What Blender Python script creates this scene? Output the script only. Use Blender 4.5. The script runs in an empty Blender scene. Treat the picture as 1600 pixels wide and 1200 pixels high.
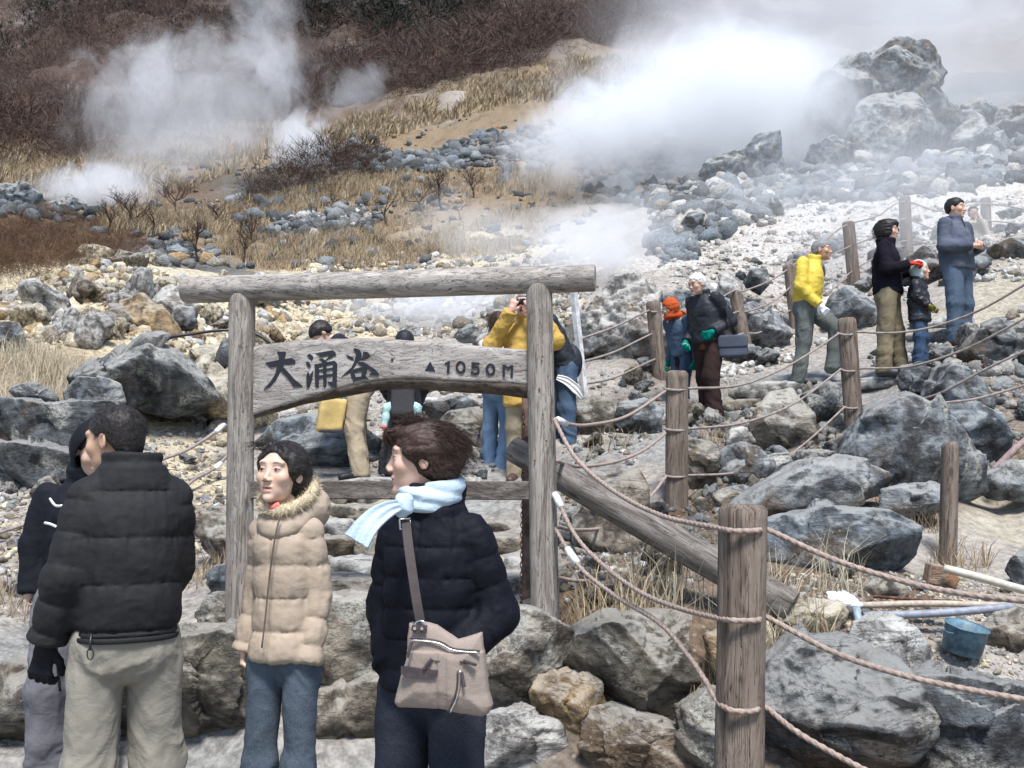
import bpy, math, random
import numpy as np
from mathutils import Vector, Matrix, Euler
rad = math.radians
SC = bpy.context.scene
COL = SC.collection
# ------------------------------------------------ camera, sky, sun, exposure
F = 1570.0; PITCH = rad(5.3); CAMZ = 1.5
cd = bpy.data.cameras.new('camera'); cam = bpy.data.objects.new('camera', cd); COL.objects.link(cam)
cd.sensor_width = 36.0; cd.lens = 36.0*F/1600.0; cd.clip_start = 0.05; cd.clip_end = 3000
cam.location = (0, 0, CAMZ); cam.rotation_euler = (rad(90)+PITCH, 0, 0)
SC.camera = cam
SUN_EL = rad(62); SUN_AZ = rad(9)      # azimuth measured from -Y (behind the camera) towards +X
w = bpy.data.worlds.new('World'); SC.world = w; w.use_nodes = True
nt = w.node_tree; nt.nodes.clear()
sky = nt.nodes.new('ShaderNodeTexSky'); sky.sky_type = 'NISHITA'; sky.sun_disc = False
sky.sun_elevation = SUN_EL; sky.sun_rotation = rad(180)-SUN_AZ
sky.air_density = 1.0; sky.dust_density = 1.2; sky.ozone_density = 1.2; sky.altitude = 1000
bg = nt.nodes.new('ShaderNodeBackground'); bg.inputs['Strength'].default_value = 0.14
wo = nt.nodes.new('ShaderNodeOutputWorld')
nt.links.new(sky.outputs[0], bg.inputs['Color']); nt.links.new(bg.outputs[0], wo.inputs['Surface'])
sd = bpy.data.lights.new('sun', 'SUN'); sd.energy = 3.9; sd.angle = rad(14); sd.color = (1.0, 0.985, 0.965)
sun = bpy.data.objects.new('sun', sd); COL.objects.link(sun)
sv = Vector((math.sin(SUN_AZ)*math.cos(SUN_EL), -math.cos(SUN_AZ)*math.cos(SUN_EL), math.sin(SUN_EL)))
sun.rotation_euler = sv.to_track_quat('Z', 'Y').to_euler()
SC.view_settings.view_transform = 'Standard'; SC.view_settings.look = 'None'
SC.view_settings.exposure = 0.66; SC.view_settings.gamma = 1.0
SC.render.resolution_x = 1024; SC.render.resolution_y = 768
cy = SC.cycles
cy.use_denoising = True; cy.max_bounces = 6; cy.diffuse_bounces = 3; cy.glossy_bounces = 2
cy.volume_bounces = 4; cy.volume_max_steps = 64; cy.volume_step_rate = 1.0; cy.transparent_max_bounces = 8
cy.use_adaptive_sampling = True; cy.adaptive_threshold = 0.02
CP, SP = math.cos(PITCH), math.sin(PITCH)
def P(px, py, Y):
    a = (px-800)/F; b = (600-py)/F; s = Y/(CP-b*SP)
    return Vector((a*s, Y, CAMZ+(SP+b*CP)*s))
def proj(p):                      # world points (N,3) -> pixels of the 1600x1200 photograph
    p = np.asarray(p, float).reshape(-1, 3); z = p[:, 2]-CAMZ
    f = p[:, 1]*CP+z*SP; u = -p[:, 1]*SP+z*CP
    return 800+F*p[:, 0]/f, 600-F*u/f
# ------------------------------------------------ numpy noise
def _h(ix, iy, iz, s):
    n = (ix*374761393+iy*668265263+iz*2147483647+s*1274126177) & 0xffffffff
    n = ((n ^ (n >> 13))*1274126177) & 0xffffffff
    return ((n ^ (n >> 16)) & 0xffff)/65535.0
def vnoise(p, s=0):
    p = np.asarray(p, float); f = np.floor(p); i = f.astype(np.int64); t = p-f; t = t*t*(3-2*t)
    x, y, z = i[..., 0], i[..., 1], i[..., 2]; u, v, q = t[..., 0], t[..., 1], t[..., 2]; r = 0
    for dx in (0, 1):
        wx = u if dx else 1-u
        for dy in (0, 1):
            wy = v if dy else 1-v
            for dz in (0, 1): r = r+_h(x+dx, y+dy, z+dz, s)*wx*wy*(q if dz else 1-q)
    return r*2-1
def fbm(p, o=4, s=0, g=0.5):
    a = 1.0; r = 0; p = np.asarray(p, float)
    for k in range(o): r = r+a*vnoise(p, s+k); p = p*2.03+7.1; a *= g
    return r
def ridge(p, o=4, s=0):
    a = 1.0; r = 0; p = np.asarray(p, float)
    for k in range(o): r = r+a*(1-2*np.abs(vnoise(p, s+k))); p = p*2.03+3.3; a *= 0.5
    return r
# ------------------------------------------------ objects
def tag(o, label=None, cat=None, group=None, kind=None):
    if label: o['label'] = label
    if cat: o['category'] = cat
    if group: o['group'] = group
    if kind: o['kind'] = kind
    return o
def empty(name, loc, rz=0, label=None, cat=None, group=None):
    o = bpy.data.objects.new(name, None); COL.objects.link(o); o.location = loc; o.rotation_euler = (0, 0, rz)
    o.empty_display_size = 0.1
    return tag(o, label, cat, group)
def mesh_np(name, V, Fq, mat, parent=None, smooth=True, attr=None, loc=None):
    V = np.asarray(V, np.float32); me = bpy.data.meshes.new(name)
    if isinstance(Fq, np.ndarray):
        n = Fq.shape[1]; me.vertices.add(len(V)); me.vertices.foreach_set('co', V.ravel())
        me.loops.add(Fq.size); me.loops.foreach_set('vertex_index', Fq.astype(np.int32).ravel())
        me.polygons.add(len(Fq)); me.polygons.foreach_set('loop_start', np.arange(0, Fq.size, n, dtype=np.int32))
        me.polygons.foreach_set('loop_total', np.full(len(Fq), n, np.int32)); me.update(calc_edges=True)
    else: me.from_pydata([tuple(map(float, v)) for v in V], [], Fq); me.update()
    if smooth: me.polygons.foreach_set('use_smooth', np.ones(len(me.polygons), bool))
    if attr is not None:
        ca = me.color_attributes.new('col', 'FLOAT_COLOR', 'POINT')
        c = np.ones((len(V), 4), np.float32); c[:, :3] = attr; ca.data.foreach_set('color', c.ravel())
    me.validate(); 
    if mat: me.materials.append(mat)
    o = bpy.data.objects.new(name, me); COL.objects.link(o)
    if parent: o.parent = parent
    if loc is not None: o.location = loc
    return o
class MB:                          # collects shapes of one part
    def __init__(s): s.v = []; s.f = []
    def add(s, V, Fs): b = len(s.v); s.v += [tuple(map(float, v)) for v in V]; s.f += [tuple(int(i)+b for i in f) for f in Fs]; return s
    def box(s, c, d, R=None, bev=0.0):
        hx, hy, hz = d[0]/2, d[1]/2, d[2]/2; b = min(bev, hx*.9, hy*.9, hz*.9)
        if b <= 0:
            V = [Vector((x, y, z)) for x in (-hx, hx) for y in (-hy, hy) for z in (-hz, hz)]
            Fs = [(0, 1, 3, 2), (4, 6, 7, 5), (0, 4, 5, 1), (2, 3, 7, 6), (0, 2, 6, 4), (1, 5, 7, 3)]
        else:
            V = []; I = {}
            for x in (-1, 1):
                for y in (-1, 1):
                    for z in (-1, 1):
                        for ax in range(3):
                            q = [x*(hx-b), y*(hy-b), z*(hz-b)]; q[ax] += (x, y, z)[ax]*b; I[(x, y, z, ax)] = len(V); V.append(Vector(q))
            Fs = []
            for ax in range(3):
                o1, o2 = [k for k in range(3) if k != ax]
                for sg in (-1, 1):
                    q = []
                    for a, c_ in ((-1, -1), (1, -1), (1, 1), (-1, 1)):
                        t = [0, 0, 0]; t[ax] = sg; t[o1] = a; t[o2] = c_; q.append(I[(*t, ax)])
                    if (sg > 0) == (ax == 1): q.reverse()
                    Fs.append(q)
            for o1, o2, ax in ((0, 1, 2), (0, 2, 1), (1, 2, 0)):
                for a in (-1, 1):
                    for c_ in (-1, 1):
                        t = [0, 0, 0]; t[o1] = a; t[o2] = c_; lo = list(t); hi = list(t); lo[ax] = -1; hi[ax] = 1
                        q = [I[(*lo, o1)], I[(*hi, o1)], I[(*hi, o2)], I[(*lo, o2)]]
                        n = (V[q[1]]-V[q[0]]).cross(V[q[2]]-V[q[0]])
                        if n.dot(Vector(t)) < 0: q.reverse()
                        Fs.append(q)
            for x in (-1, 1):
                for y in (-1, 1):
                    for z in (-1, 1):
                        q = [I[(x, y, z, k)] for k in range(3)]
                        if x*y*z < 0: q.reverse()
                        Fs.append(q)
        c = Vector(c); return s.add([c+((R @ v) if R else v) for v in V], Fs)
    def tube(s, pts, r, n=10, cap=True, twist=None, sub=0):
        pts = [Vector(p) for p in pts]
        if sub: pts = spline(pts, sub)
        m = len(pts); rs = r if isinstance(r, (list, tuple, np.ndarray)) else [r]*m
        if len(rs) != m: rs = np.interp(np.linspace(0, 1, m), np.linspace(0, 1, len(rs)), rs)
        b = len(s.v); up = None; L = 0
        for i, p in enumerate(pts):
            t = (pts[min(i+1, m-1)]-pts[max(i-1, 0)]).normalized()
            if up is None:
                up = Vector((0, 0, 1)) if abs(t.z) < .9 else Vector((1, 0, 0))
            x = (up-t*up.dot(t)).normalized(); y = t.cross(x); up = x
            if i: L += (p-pts[i-1]).length
            for k in range(n):
                a = 2*math.pi*k/n; rr = rs[i]
                if twist: rr *= 1+twist[0]*(abs(math.cos(1.5*a-twist[1]*L*1.5))-0.6)
                q = p+(x*math.cos(a)+y*math.sin(a))*rr; s.v.append(tuple(q))
        for i in range(m-1):
            for k in range(n):
                s.f.append((b+i*n+k, b+i*n+(k+1) % n, b+(i+1)*n+(k+1) % n, b+(i+1)*n+k))
        if cap: s.f.append(tuple(b+k for k in reversed(range(n)))); s.f.append(tuple(b+(m-1)*n+k for k in range(n)))
        return s
    def build(s, name, mat, parent=None, smooth=False, loc=None):
        if loc is not None: v = [tuple(Vector(q)-Vector(loc)) for q in s.v]
        else: v = s.v
        return mesh_np(name, v, s.f, mat, parent, smooth, loc=loc)
def spline(pts, sub):
    out = []; n = len(pts)
    for i in range(n-1):
        p0, p1, p2, p3 = pts[max(i-1, 0)], pts[i], pts[i+1], pts[min(i+2, n-1)]
        for k in range(sub):
            t = k/sub
            out.append(0.5*((2*p1)+(p2-p0)*t+(2*p0-5*p1+4*p2-p3)*t*t+(3*p1-p0-3*p2+p3)*t**3))
    out.append(pts[-1]); return out
def autosmooth(o, ang=35):
    me = o.data; me.polygons.foreach_set('use_smooth', np.ones(len(me.polygons), bool))
    try: me.set_sharp_from_angle(angle=rad(ang))
    except Exception: pass
    return o
# ------------------------------------------------ SDF tools
def A(v): return np.array(v, np.float32)
def smin(a, b, k):
    h = np.clip(0.5+0.5*(b-a)/k, 0, 1); return b*(1-h)+a*h-k*h*(1-h)
def smax(a, b, k): return -smin(-a, -b, k)
def ell(p, c, r, M=None):
    q = p-A(c)
    if M is not None: q = q@M
    r = A(r); k0 = np.linalg.norm(q/r, axis=1); k1 = np.linalg.norm(q/(r*r), axis=1)+1e-9
    return k0*(k0-1)/k1
def capt(p, a, b, ra, rb):
    a = A(a); b = A(b); ab = b-a; t = np.clip(((p-a)@ab)/max(float(ab@ab), 1e-9), 0, 1)
    return np.linalg.norm(p-a-t[:, None]*ab, axis=1)-(ra+(rb-ra)*t)
def capT(p, a, b, ra, rb):
    a = A(a); b = A(b); ab = b-a; t = np.clip(((p-a)@ab)/max(float(ab@ab), 1e-9), 0, 1)
    return np.linalg.norm(p-a-t[:, None]*ab, axis=1)-(ra+(rb-ra)*t), t
def chain(p, pts, rs, k=0.02):
    d = None
    for i in range(len(pts)-1):
        e = capt(p, pts[i], pts[i+1], rs[i], rs[i+1]); d = e if d is None else smin(d, e, k)
    return d
def surf(fn, lo, hi, h, margin=0.03):
    lo = np.array(lo, float); hi = np.array(hi, float); B = 4
    nb = np.ceil((hi-lo)/(h*B)).astype(int)+1; n = nb*B
    cx = [lo[i]+(np.arange(nb[i])*B+(B-1)/2)*h for i in range(3)]
    C = np.stack(np.meshgrid(*cx, indexing='ij'), -1).reshape(-1, 3).astype(np.float32)
    dc = fn(C); act = np.abs(dc) < (B*h*0.87+margin)
    D = np.repeat(np.repeat(np.repeat(dc.reshape(nb), B, 0), B, 1), B, 2).astype(np.float32)
    bi = np.argwhere(act.reshape(nb)); off = np.stack(np.meshgrid(*[np.arange(B)]*3, indexing='ij'), -1).reshape(-1, 3)
    idx = (bi[:, None, :]*B+off[None]).reshape(-1, 3)
    pts = (lo+idx*h).astype(np.float32)
    for s in range(0, len(pts), 400000):
        D[tuple(idx[s:s+400000].T)] = fn(pts[s:s+400000])
    D[0], D[-1], D[:, 0], D[:, -1], D[:, :, 0], D[:, :, -1] = [np.maximum(x, 1e-3) for x in (D[0], D[-1], D[:, 0], D[:, -1], D[:, :, 0], D[:, :, -1])]
    I = D < 0; c = np.zeros(tuple(n-1), np.int8)
    for dx in (0, 1):
        for dy in (0, 1):
            for dz in (0, 1): c += I[dx:n[0]-1+dx, dy:n[1]-1+dy, dz:n[2]-1+dz]
    ci = np.argwhere((c > 0) & (c < 8)); M = np.full(c.shape, -1, np.int64); M[tuple(ci.T)] = np.arange(len(ci))
    acc = np.zeros((len(ci), 3)); cnt = np.zeros(len(ci))
    co = [(x, y, z) for x in (0, 1) for y in (0, 1) for z in (0, 1)]
    for a in co:
        for ax in range(3):
            if a[ax]: continue
            b = list(a); b[ax] = 1
            va = D[tuple((ci+a).T)]; vb = D[tuple((ci+b).T)]; m = (va < 0) != (vb < 0)
            t = np.where(m, va/np.where(m, va-vb, 1), 0); q = np.array(a, float)[None]+t[:, None]*(np.array(b)-a)
            acc += q*m[:, None]; cnt += m
    V = lo+(ci+acc/cnt[:, None])*h
    Q = []
    for ax in range(3):
        o1, o2 = (ax+1) % 3, (ax+2) % 3
        sl0 = [slice(None)]*3; sl1 = [slice(None)]*3; sl0[ax] = slice(0, -1); sl1[ax] = slice(1, None)
        e0, e1 = I[tuple(sl0)], I[tuple(sl1)]; ed = np.argwhere(e0 != e1)
        ok = (ed[:, o1] > 0) & (ed[:, o2] > 0) & (ed[:, o1] < n[o1]-1) & (ed[:, o2] < n[o2]-1); ed = ed[ok]
        s = e0[tuple(ed.T)]; u = np.zeros(3, int); v = np.zeros(3, int); u[o1] = 1; v[o2] = 1
        q = np.stack([M[tuple((ed-u-v).T)], M[tuple((ed-v).T)], M[tuple(ed.T)], M[tuple((ed-u).T)]], 1)
        q[~s] = q[~s][:, ::-1]; Q.append(q)
    Q = np.concatenate(Q); Q = Q[(Q >= 0).all(1)]
    return V, Q
def vnormals(V, Q):
    a, b, c, d = V[Q[:, 0]], V[Q[:, 1]], V[Q[:, 2]], V[Q[:, 3]]; fn_ = np.cross(c-a, d-b); N = np.zeros_like(V)
    for k in range(4): np.add.at(N, Q[:, k], fn_)
    return N/(np.linalg.norm(N, axis=1)[:, None]+1e-12)
# ------------------------------------------------ node helpers
class NT:
    def __init__(s, name):
        s.m = bpy.data.materials.new(name); s.m.use_nodes = True; s.t = s.m.node_tree; s.t.nodes.clear()
        s.out = s.t.nodes.new('ShaderNodeOutputMaterial')
    def n(s, ty, **kw):
        x = s.t.nodes.new('ShaderNode'+ty)
        for k, v in kw.items():
            if k.startswith('i_'):
                key = k[2:]; key = int(key) if key.isdigit() else key.replace('_', ' ')
                s.set(x.inputs[key], v)
            else: setattr(x, k, v)
        return x
    def set(s, sock, v):
        if isinstance(v, bpy.types.NodeSocket): s.t.links.new(v, sock)
        elif isinstance(v, bpy.types.Node): s.t.links.new(v.outputs[0], sock)
        else: sock.default_value = v
    def noise(s, vec, scale, detail=4, rough=0.55, dist=0.0):
        x = s.n('TexNoise', i_Scale=scale, i_Detail=detail, i_Roughness=rough, i_Distortion=dist); s.set(x.inputs['Vector'], vec); return x.outputs['Fac']
    def ramp(s, f, lo, hi, a=0.0, b=1.0):
        x = s.n('MapRange', i_1=lo, i_2=hi, i_3=a, i_4=b, interpolation_type='SMOOTHSTEP'); s.set(x.inputs[0], f); return x.outputs[0]
    def math(s, op, a, b=0.0, c=0.0):
        x = s.n('Math', operation=op); s.set(x.inputs[0], a); s.set(x.inputs[1], b); s.set(x.inputs[2], c); return x.outputs[0]
    def mix(s, f, a, b, bt='MIX'):
        x = s.n('Mix', data_type='RGBA', blend_type=bt, clamp_factor=True)
        s.set(x.inputs[0], f)
        for k, v in ((6, a), (7, b)): s.set(x.inputs[k], (*v, 1.0) if isinstance(v, tuple) and len(v) == 3 else v)
        return x.outputs[2]
    def vmath(s, op, a, b):
        x = s.n('VectorMath', operation=op); s.set(x.inputs[0], a); s.set(x.inputs[1], b); return x.outputs[0]
    def bump(s, h, strength, dist, nrm=None):
        x = s.n('Bump', i_Strength=strength, i_Distance=dist); s.set(x.inputs['Height'], h)
        if nrm: s.set(x.inputs['Normal'], nrm)
        return x.outputs[0]
    def bsdf(s, col, rough=0.8, spec=0.3, nrm=None, metal=0.0, sheen=0.0):
        x = s.n('BsdfPrincipled'); s.set(x.inputs['Base Color'], (*col, 1.0) if isinstance(col, tuple) and len(col) == 3 else col)
        s.set(x.inputs['Roughness'], rough); x.inputs['Specular IOR Level'].default_value = spec; x.inputs['Metallic'].default_value = metal
        if sheen: x.inputs['Sheen Weight'].default_value = sheen
        if nrm: s.set(x.inputs['Normal'], nrm)
        s.t.links.new(x.outputs[0], s.out.inputs['Surface']); return x
    def coord(s, which='Object', rnd=True):
        c = s.n('TexCoord').outputs[which]
        if rnd:
            r = s.n('ObjectInfo').outputs['Random']; k = s.math('MULTIPLY', r, 71.0)
            cb = s.n('CombineXYZ'); s.set(cb.inputs[0], k); s.set(cb.inputs[1], k); s.set(cb.inputs[2], k)
            c = s.vmath('ADD', c, cb.outputs[0])
        return c
# ------------------------------------------------ materials
def m_rock(name='rock', scale=1.0):
    t = NT(name); c = t.coord('Object')
    oc = t.n('ObjectInfo'); tint = oc.outputs['Color']
    n1 = t.noise(c, 1.7*scale, 6, .62, .5); n2 = t.noise(c, 5.5*scale, 7, .66, .25); n3 = t.noise(c, 38*scale, 5, .72); n4 = t.noise(c, 1.1*scale, 5, .6, 1.2); n5 = t.noise(c, 2.9*scale, 5, .62, .8)
    dark = t.mix(1.0, tint, (0.24, 0.225, 0.22), 'MULTIPLY'); lite = t.mix(1.0, tint, (1.35, 1.33, 1.30), 'MULTIPLY')
    base = t.mix(t.ramp(n2, .36, .66), dark, lite)
    base = t.mix(t.math('MULTIPLY', t.ramp(n1, .50, .66), .55), base, (0.155, 0.10, 0.055))       # ochre stain
    base = t.mix(t.math('MULTIPLY', t.ramp(n5, .54, .66), .45), base, (0.06, 0.06, 0.062))         # dark crust
    base = t.mix(t.math('MULTIPLY', t.ramp(n4, .57, .66), t.math('MULTIPLY', t.ramp(n3, .34, .58), .8)), base, (0.42, 0.41, 0.36)) # pale lichen
    mpc = t.n('Mapping'); t.set(mpc.inputs[0], c); mpc.inputs['Rotation'].default_value = (.6, .5, .3); mpc.inputs['Scale'].default_value = (1.2*scale, 1.2*scale, 7*scale)
    st_ = t.noise(mpc.outputs[0], 1.0, 6, .65, 1.6)
    crack = t.ramp(t.math('ABSOLUTE', t.math('SUBTRACT', st_, .5)), .0, .012)
    base = t.mix(t.math('MULTIPLY', t.math('SUBTRACT', 1.0, crack), .55), base, (0.035, 0.03, 0.027))
    vor = t.n('TexVoronoi', i_Scale=30*scale); t.set(vor.inputs['Vector'], c)
    spk = t.math('MULTIPLY', t.ramp(vor.outputs['Distance'], .26, .12), t.ramp(n1, .46, .60)); base = t.mix(t.math('MULTIPLY', spk, .35), base, (0.40, 0.38, 0.34))
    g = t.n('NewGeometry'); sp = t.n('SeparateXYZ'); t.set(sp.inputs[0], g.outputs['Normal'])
    up_pale = t.math('MULTIPLY', t.ramp(t.math('ADD', sp.outputs[2], t.math('MULTIPLY', n2, 1.0)), .92, 1.25), .58)
    base = t.mix(up_pale, base, t.mix(.6, tint, (0.50, 0.48, 0.43)))                                   # paler tone on upward faces, broken up by noise
    hgt = t.math('ADD', t.math('MULTIPLY', n2, 1.0), t.math('ADD', t.math('MULTIPLY', n3, .22), t.math('MULTIPLY', crack, .10)))
    nb = t.bump(hgt, .9, .06/scale)
    t.bsdf(base, t.math('ADD', .62, t.math('MULTIPLY', n3, .3)), .28, nb); return t.m
def m_ground():
    t = NT('soil'); c = t.n('TexCoord').outputs['Object']; at = t.n('Attribute', attribute_name='col').outputs['Color']
    n1 = t.noise(c, 1.1, 6, .62, .3); n2 = t.noise(c, 14, 6, .7); n3 = t.noise(c, .12, 6, .6)
    d = t.mix(1.0, at, (0.55, 0.53, 0.52), 'MULTIPLY'); l = t.mix(1.0, at, (1.45, 1.42, 1.38), 'MULTIPLY')
    b = t.mix(t.ramp(n2, .28, .72), d, l); b = t.mix(t.math('MULTIPLY', t.ramp(n1, .48, .7), .55), b, t.mix(1.0, at, (0.5, 0.42, 0.34), 'MULTIPLY'))
    b = t.mix(t.math('MULTIPLY', t.ramp(n3, .5, .65), .3), b, (0.33, 0.31, 0.28))
    v = t.n('TexVoronoi', i_Scale=22.0); t.set(v.inputs['Vector'], c)
    b = t.mix(t.math('MULTIPLY', t.ramp(v.outputs['Distance'], .32, .16), .30), b, (0.42, 0.40, 0.36))
    h = t.math('ADD', n2, t.math('SUBTRACT', 1.0, v.outputs['Distance']))
    t.bsdf(b, .93, .15, t.bump(h, .6, .03)); return t.m
def m_wood(name, axis, ca=(0.30, 0.275, 0.25), cb=(0.135, 0.118, 0.105), sc=1.0):
    t = NT(name); c = t.coord('Object'); mp = t.n('Mapping'); t.set(mp.inputs[0], c)
    s = [16*sc]*3; s[axis] = .7*sc; mp.inputs['Scale'].default_value = s; v = mp.outputs[0]; wv = t.n('TexNoise', i_Scale=2.2, i_Detail=2.0); t.set(wv.inputs['Vector'], c)
    v = t.vmath('ADD', v, t.vmath('MULTIPLY', wv.outputs['Color'], (3.2, 3.2, 3.2)))
    n1 = t.noise(v, 1.0, 6, .65, .6); n2 = t.noise(v, 4.5, 5, .7, .3); n3 = t.noise(c, 1.7, 4, .6)
    b = t.mix(t.ramp(n1, .34, .66), cb, ca); b = t.mix(t.math('MULTIPLY', t.ramp(n3, .45, .7), .4), b, (ca[0]*.68, ca[1]*.62, ca[2]*.58))
    mq = t.n('Mapping'); t.set(mq.inputs[0], c); sq = [30*sc]*3; sq[axis] = .9*sc; mq.inputs['Scale'].default_value = sq; n6 = t.noise(mq.outputs[0], 1.0, 4, .7, 1.8)
    cr = t.math('MULTIPLY', t.ramp(n2, .30, .38), t.ramp(t.math('ABSOLUTE', t.math('SUBTRACT', n6, .47)), .0, .018)); b = t.mix(t.math('SUBTRACT', 1.0, cr), b, (cb[0]*.28, cb[1]*.26, cb[2]*.25))
    kn = t.n('TexVoronoi', i_Scale=1.0); m2 = t.n('Mapping'); t.set(m2.inputs[0], c); s2 = [5.0]*3; s2[axis] = 2.2; m2.inputs['Scale'].default_value = s2
    t.set(kn.inputs['Vector'], m2.outputs[0]); b = t.mix(t.math('MULTIPLY', t.ramp(kn.outputs['Distance'], .11, .05), .7), b, (.05, .04, .033))
    t.bsdf(b, .82, .22, t.bump(t.math('ADD', t.math('MULTIPLY', n1, .6), t.math('ADD', n2, t.math('MULTIPLY', cr, .6))), .7, .008)); return t.m
def m_cloth(name, col, rough=.85, spec=.15, bump=.35, fine=900.0, fold=9.0, var=.25, sheen=0.0, heather=0.0, streak=None):
    t = NT(name); c = t.coord('Object', False)
    n1 = t.noise(c, fold, 4, .6, .8); n2 = t.noise(c, fine*.25, 2, .6); n3 = t.noise(c, 2.5, 3, .5)
    mp = t.n('Mapping'); t.set(mp.inputs[0], c); mp.inputs['Scale'].default_value = streak or (13, 13, 20); n4 = t.noise(mp.outputs[0], 1.0, 4, .6, 1.2)
    dk = tuple(x*(1-var) for x in col); lt = tuple(min(1, x*(1+var)) for x in col)
    b = t.mix(t.ramp(n3, .35, .65), dk, lt)
    if heather: b = t.mix(t.math('MULTIPLY', t.ramp(n2, .3, .7), heather), b, tuple(min(1, x*2.2+.04) for x in col))
    nb = t.bump(t.math('ADD', n1, t.math('MULTIPLY', n4, .5)), bump*.8, .016); nb = t.bump(n2, .12, .0015, nb)
    t.bsdf(b, rough, spec, nb, sheen=sheen); return t.m
def m_plain(name, col, rough=.6, spec=.4, metal=0.0, var=.2, scale=30.0, bump=.15):
    t = NT(name); c = t.coord('Object'); n = t.noise(c, scale, 4, .6)
    b = t.mix(t.ramp(n, .35, .65), tuple(x*(1-var) for x in col), tuple(min(1, x*(1+var)) for x in col))
    t.bsdf(b, rough, spec, t.bump(n, bump, .01), metal); return t.m
def m_skin():
    t = NT('skin'); c = t.coord('Object'); at = t.n('Attribute', attribute_name='col').outputs['Color']
    n = t.noise(c, 30, 4, .6); n2 = t.noise(c, 260, 2, .6)
    b = t.mix(t.math('MULTIPLY', t.ramp(n, .4, .7), .25), at, t.mix(1.0, at, (1.05, .78, .70), 'MULTIPLY'))
    x = t.bsdf(b, .48, .38, t.bump(n2, .12, .001)); x.inputs['Subsurface Weight'].default_value = .12
    x.inputs['Subsurface Radius'].default_value = (.012, .005, .003); x.inputs['Subsurface Scale'].default_value = 1.0; return t.m
def m_hair(name, col):
    t = NT(name); c = t.coord('Object', False); mp = t.n('Mapping'); t.set(mp.inputs[0], c); mp.inputs['Scale'].default_value = (60, 25, 90)
    n = t.noise(mp.outputs[0], 1.5, 4, .6, .4); b = t.mix(t.ramp(n, .35, .65), tuple(x*.55 for x in col), tuple(min(1, x*1.6) for x in col))
    t.bsdf(b, .5, .25, t.bump(n, .5, .004)); return t.m
def m_grass(name, a, b):
    t = NT(name); c = t.n('TexCoord').outputs['Object']; n = t.noise(c, .9, 3, .6); n2 = t.noise(c, 12, 3, .6)
    k = t.mix(t.ramp(n, .35, .65), a, b); k = t.mix(t.math('MULTIPLY', t.ramp(n2, .4, .7), .5), k, tuple(x*.5 for x in a))
    t.bsdf(k, .8, .15); return t.m
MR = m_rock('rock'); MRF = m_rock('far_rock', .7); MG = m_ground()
MWz = m_wood('weathered_wood_upright', 2, (0.37, 0.33, 0.285), (0.20, 0.17, 0.145)); MWx = m_wood('weathered_wood_level', 0, (0.47, 0.43, 0.39), (0.24, 0.215, 0.19))
MWp = m_wood('fence_post_wood', 2, (0.25, 0.20, 0.16), (0.12, 0.09, 0.07)); MWd = m_wood('dark_rail_wood', 0, (0.22, 0.19, 0.165), (0.085, 0.07, 0.06))
MWb = m_wood('board_wood', 0, (0.42, 0.385, 0.355), (0.27, 0.24, 0.215), .8); MWs = m_wood('board_bark', 0, (0.17, 0.13, 0.105), (0.07, 0.053, 0.043), .8)
MROPE = m_plain('rope_fibre', (0.31, 0.24, 0.20), .85, .15, var=.22, scale=60); MROPEF = m_plain('far_rope_fibre', (0.27, 0.225, 0.20), .9, .1, var=.2, scale=20)
MINK = m_plain('carved_black_paint', (0.012, 0.013, 0.018), .45, .4, scale=60)
MSKIN = m_skin()
MWHITE = m_plain('white_tape', (.72, .72, .70), .6, .3); MMETAL = m_plain('grey_metal', (.42, .43, .44), .4, .5, .7); MRUST = m_plain('rusty_metal', (.12, .06, .04), .8, .3, .2, .5)
MBLACK = m_plain('black_plastic', (.012, .012, .013), .4, .4); MCHROME = m_plain('bright_metal', (.7, .69, .66), .25, .6, 1.0)
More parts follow.
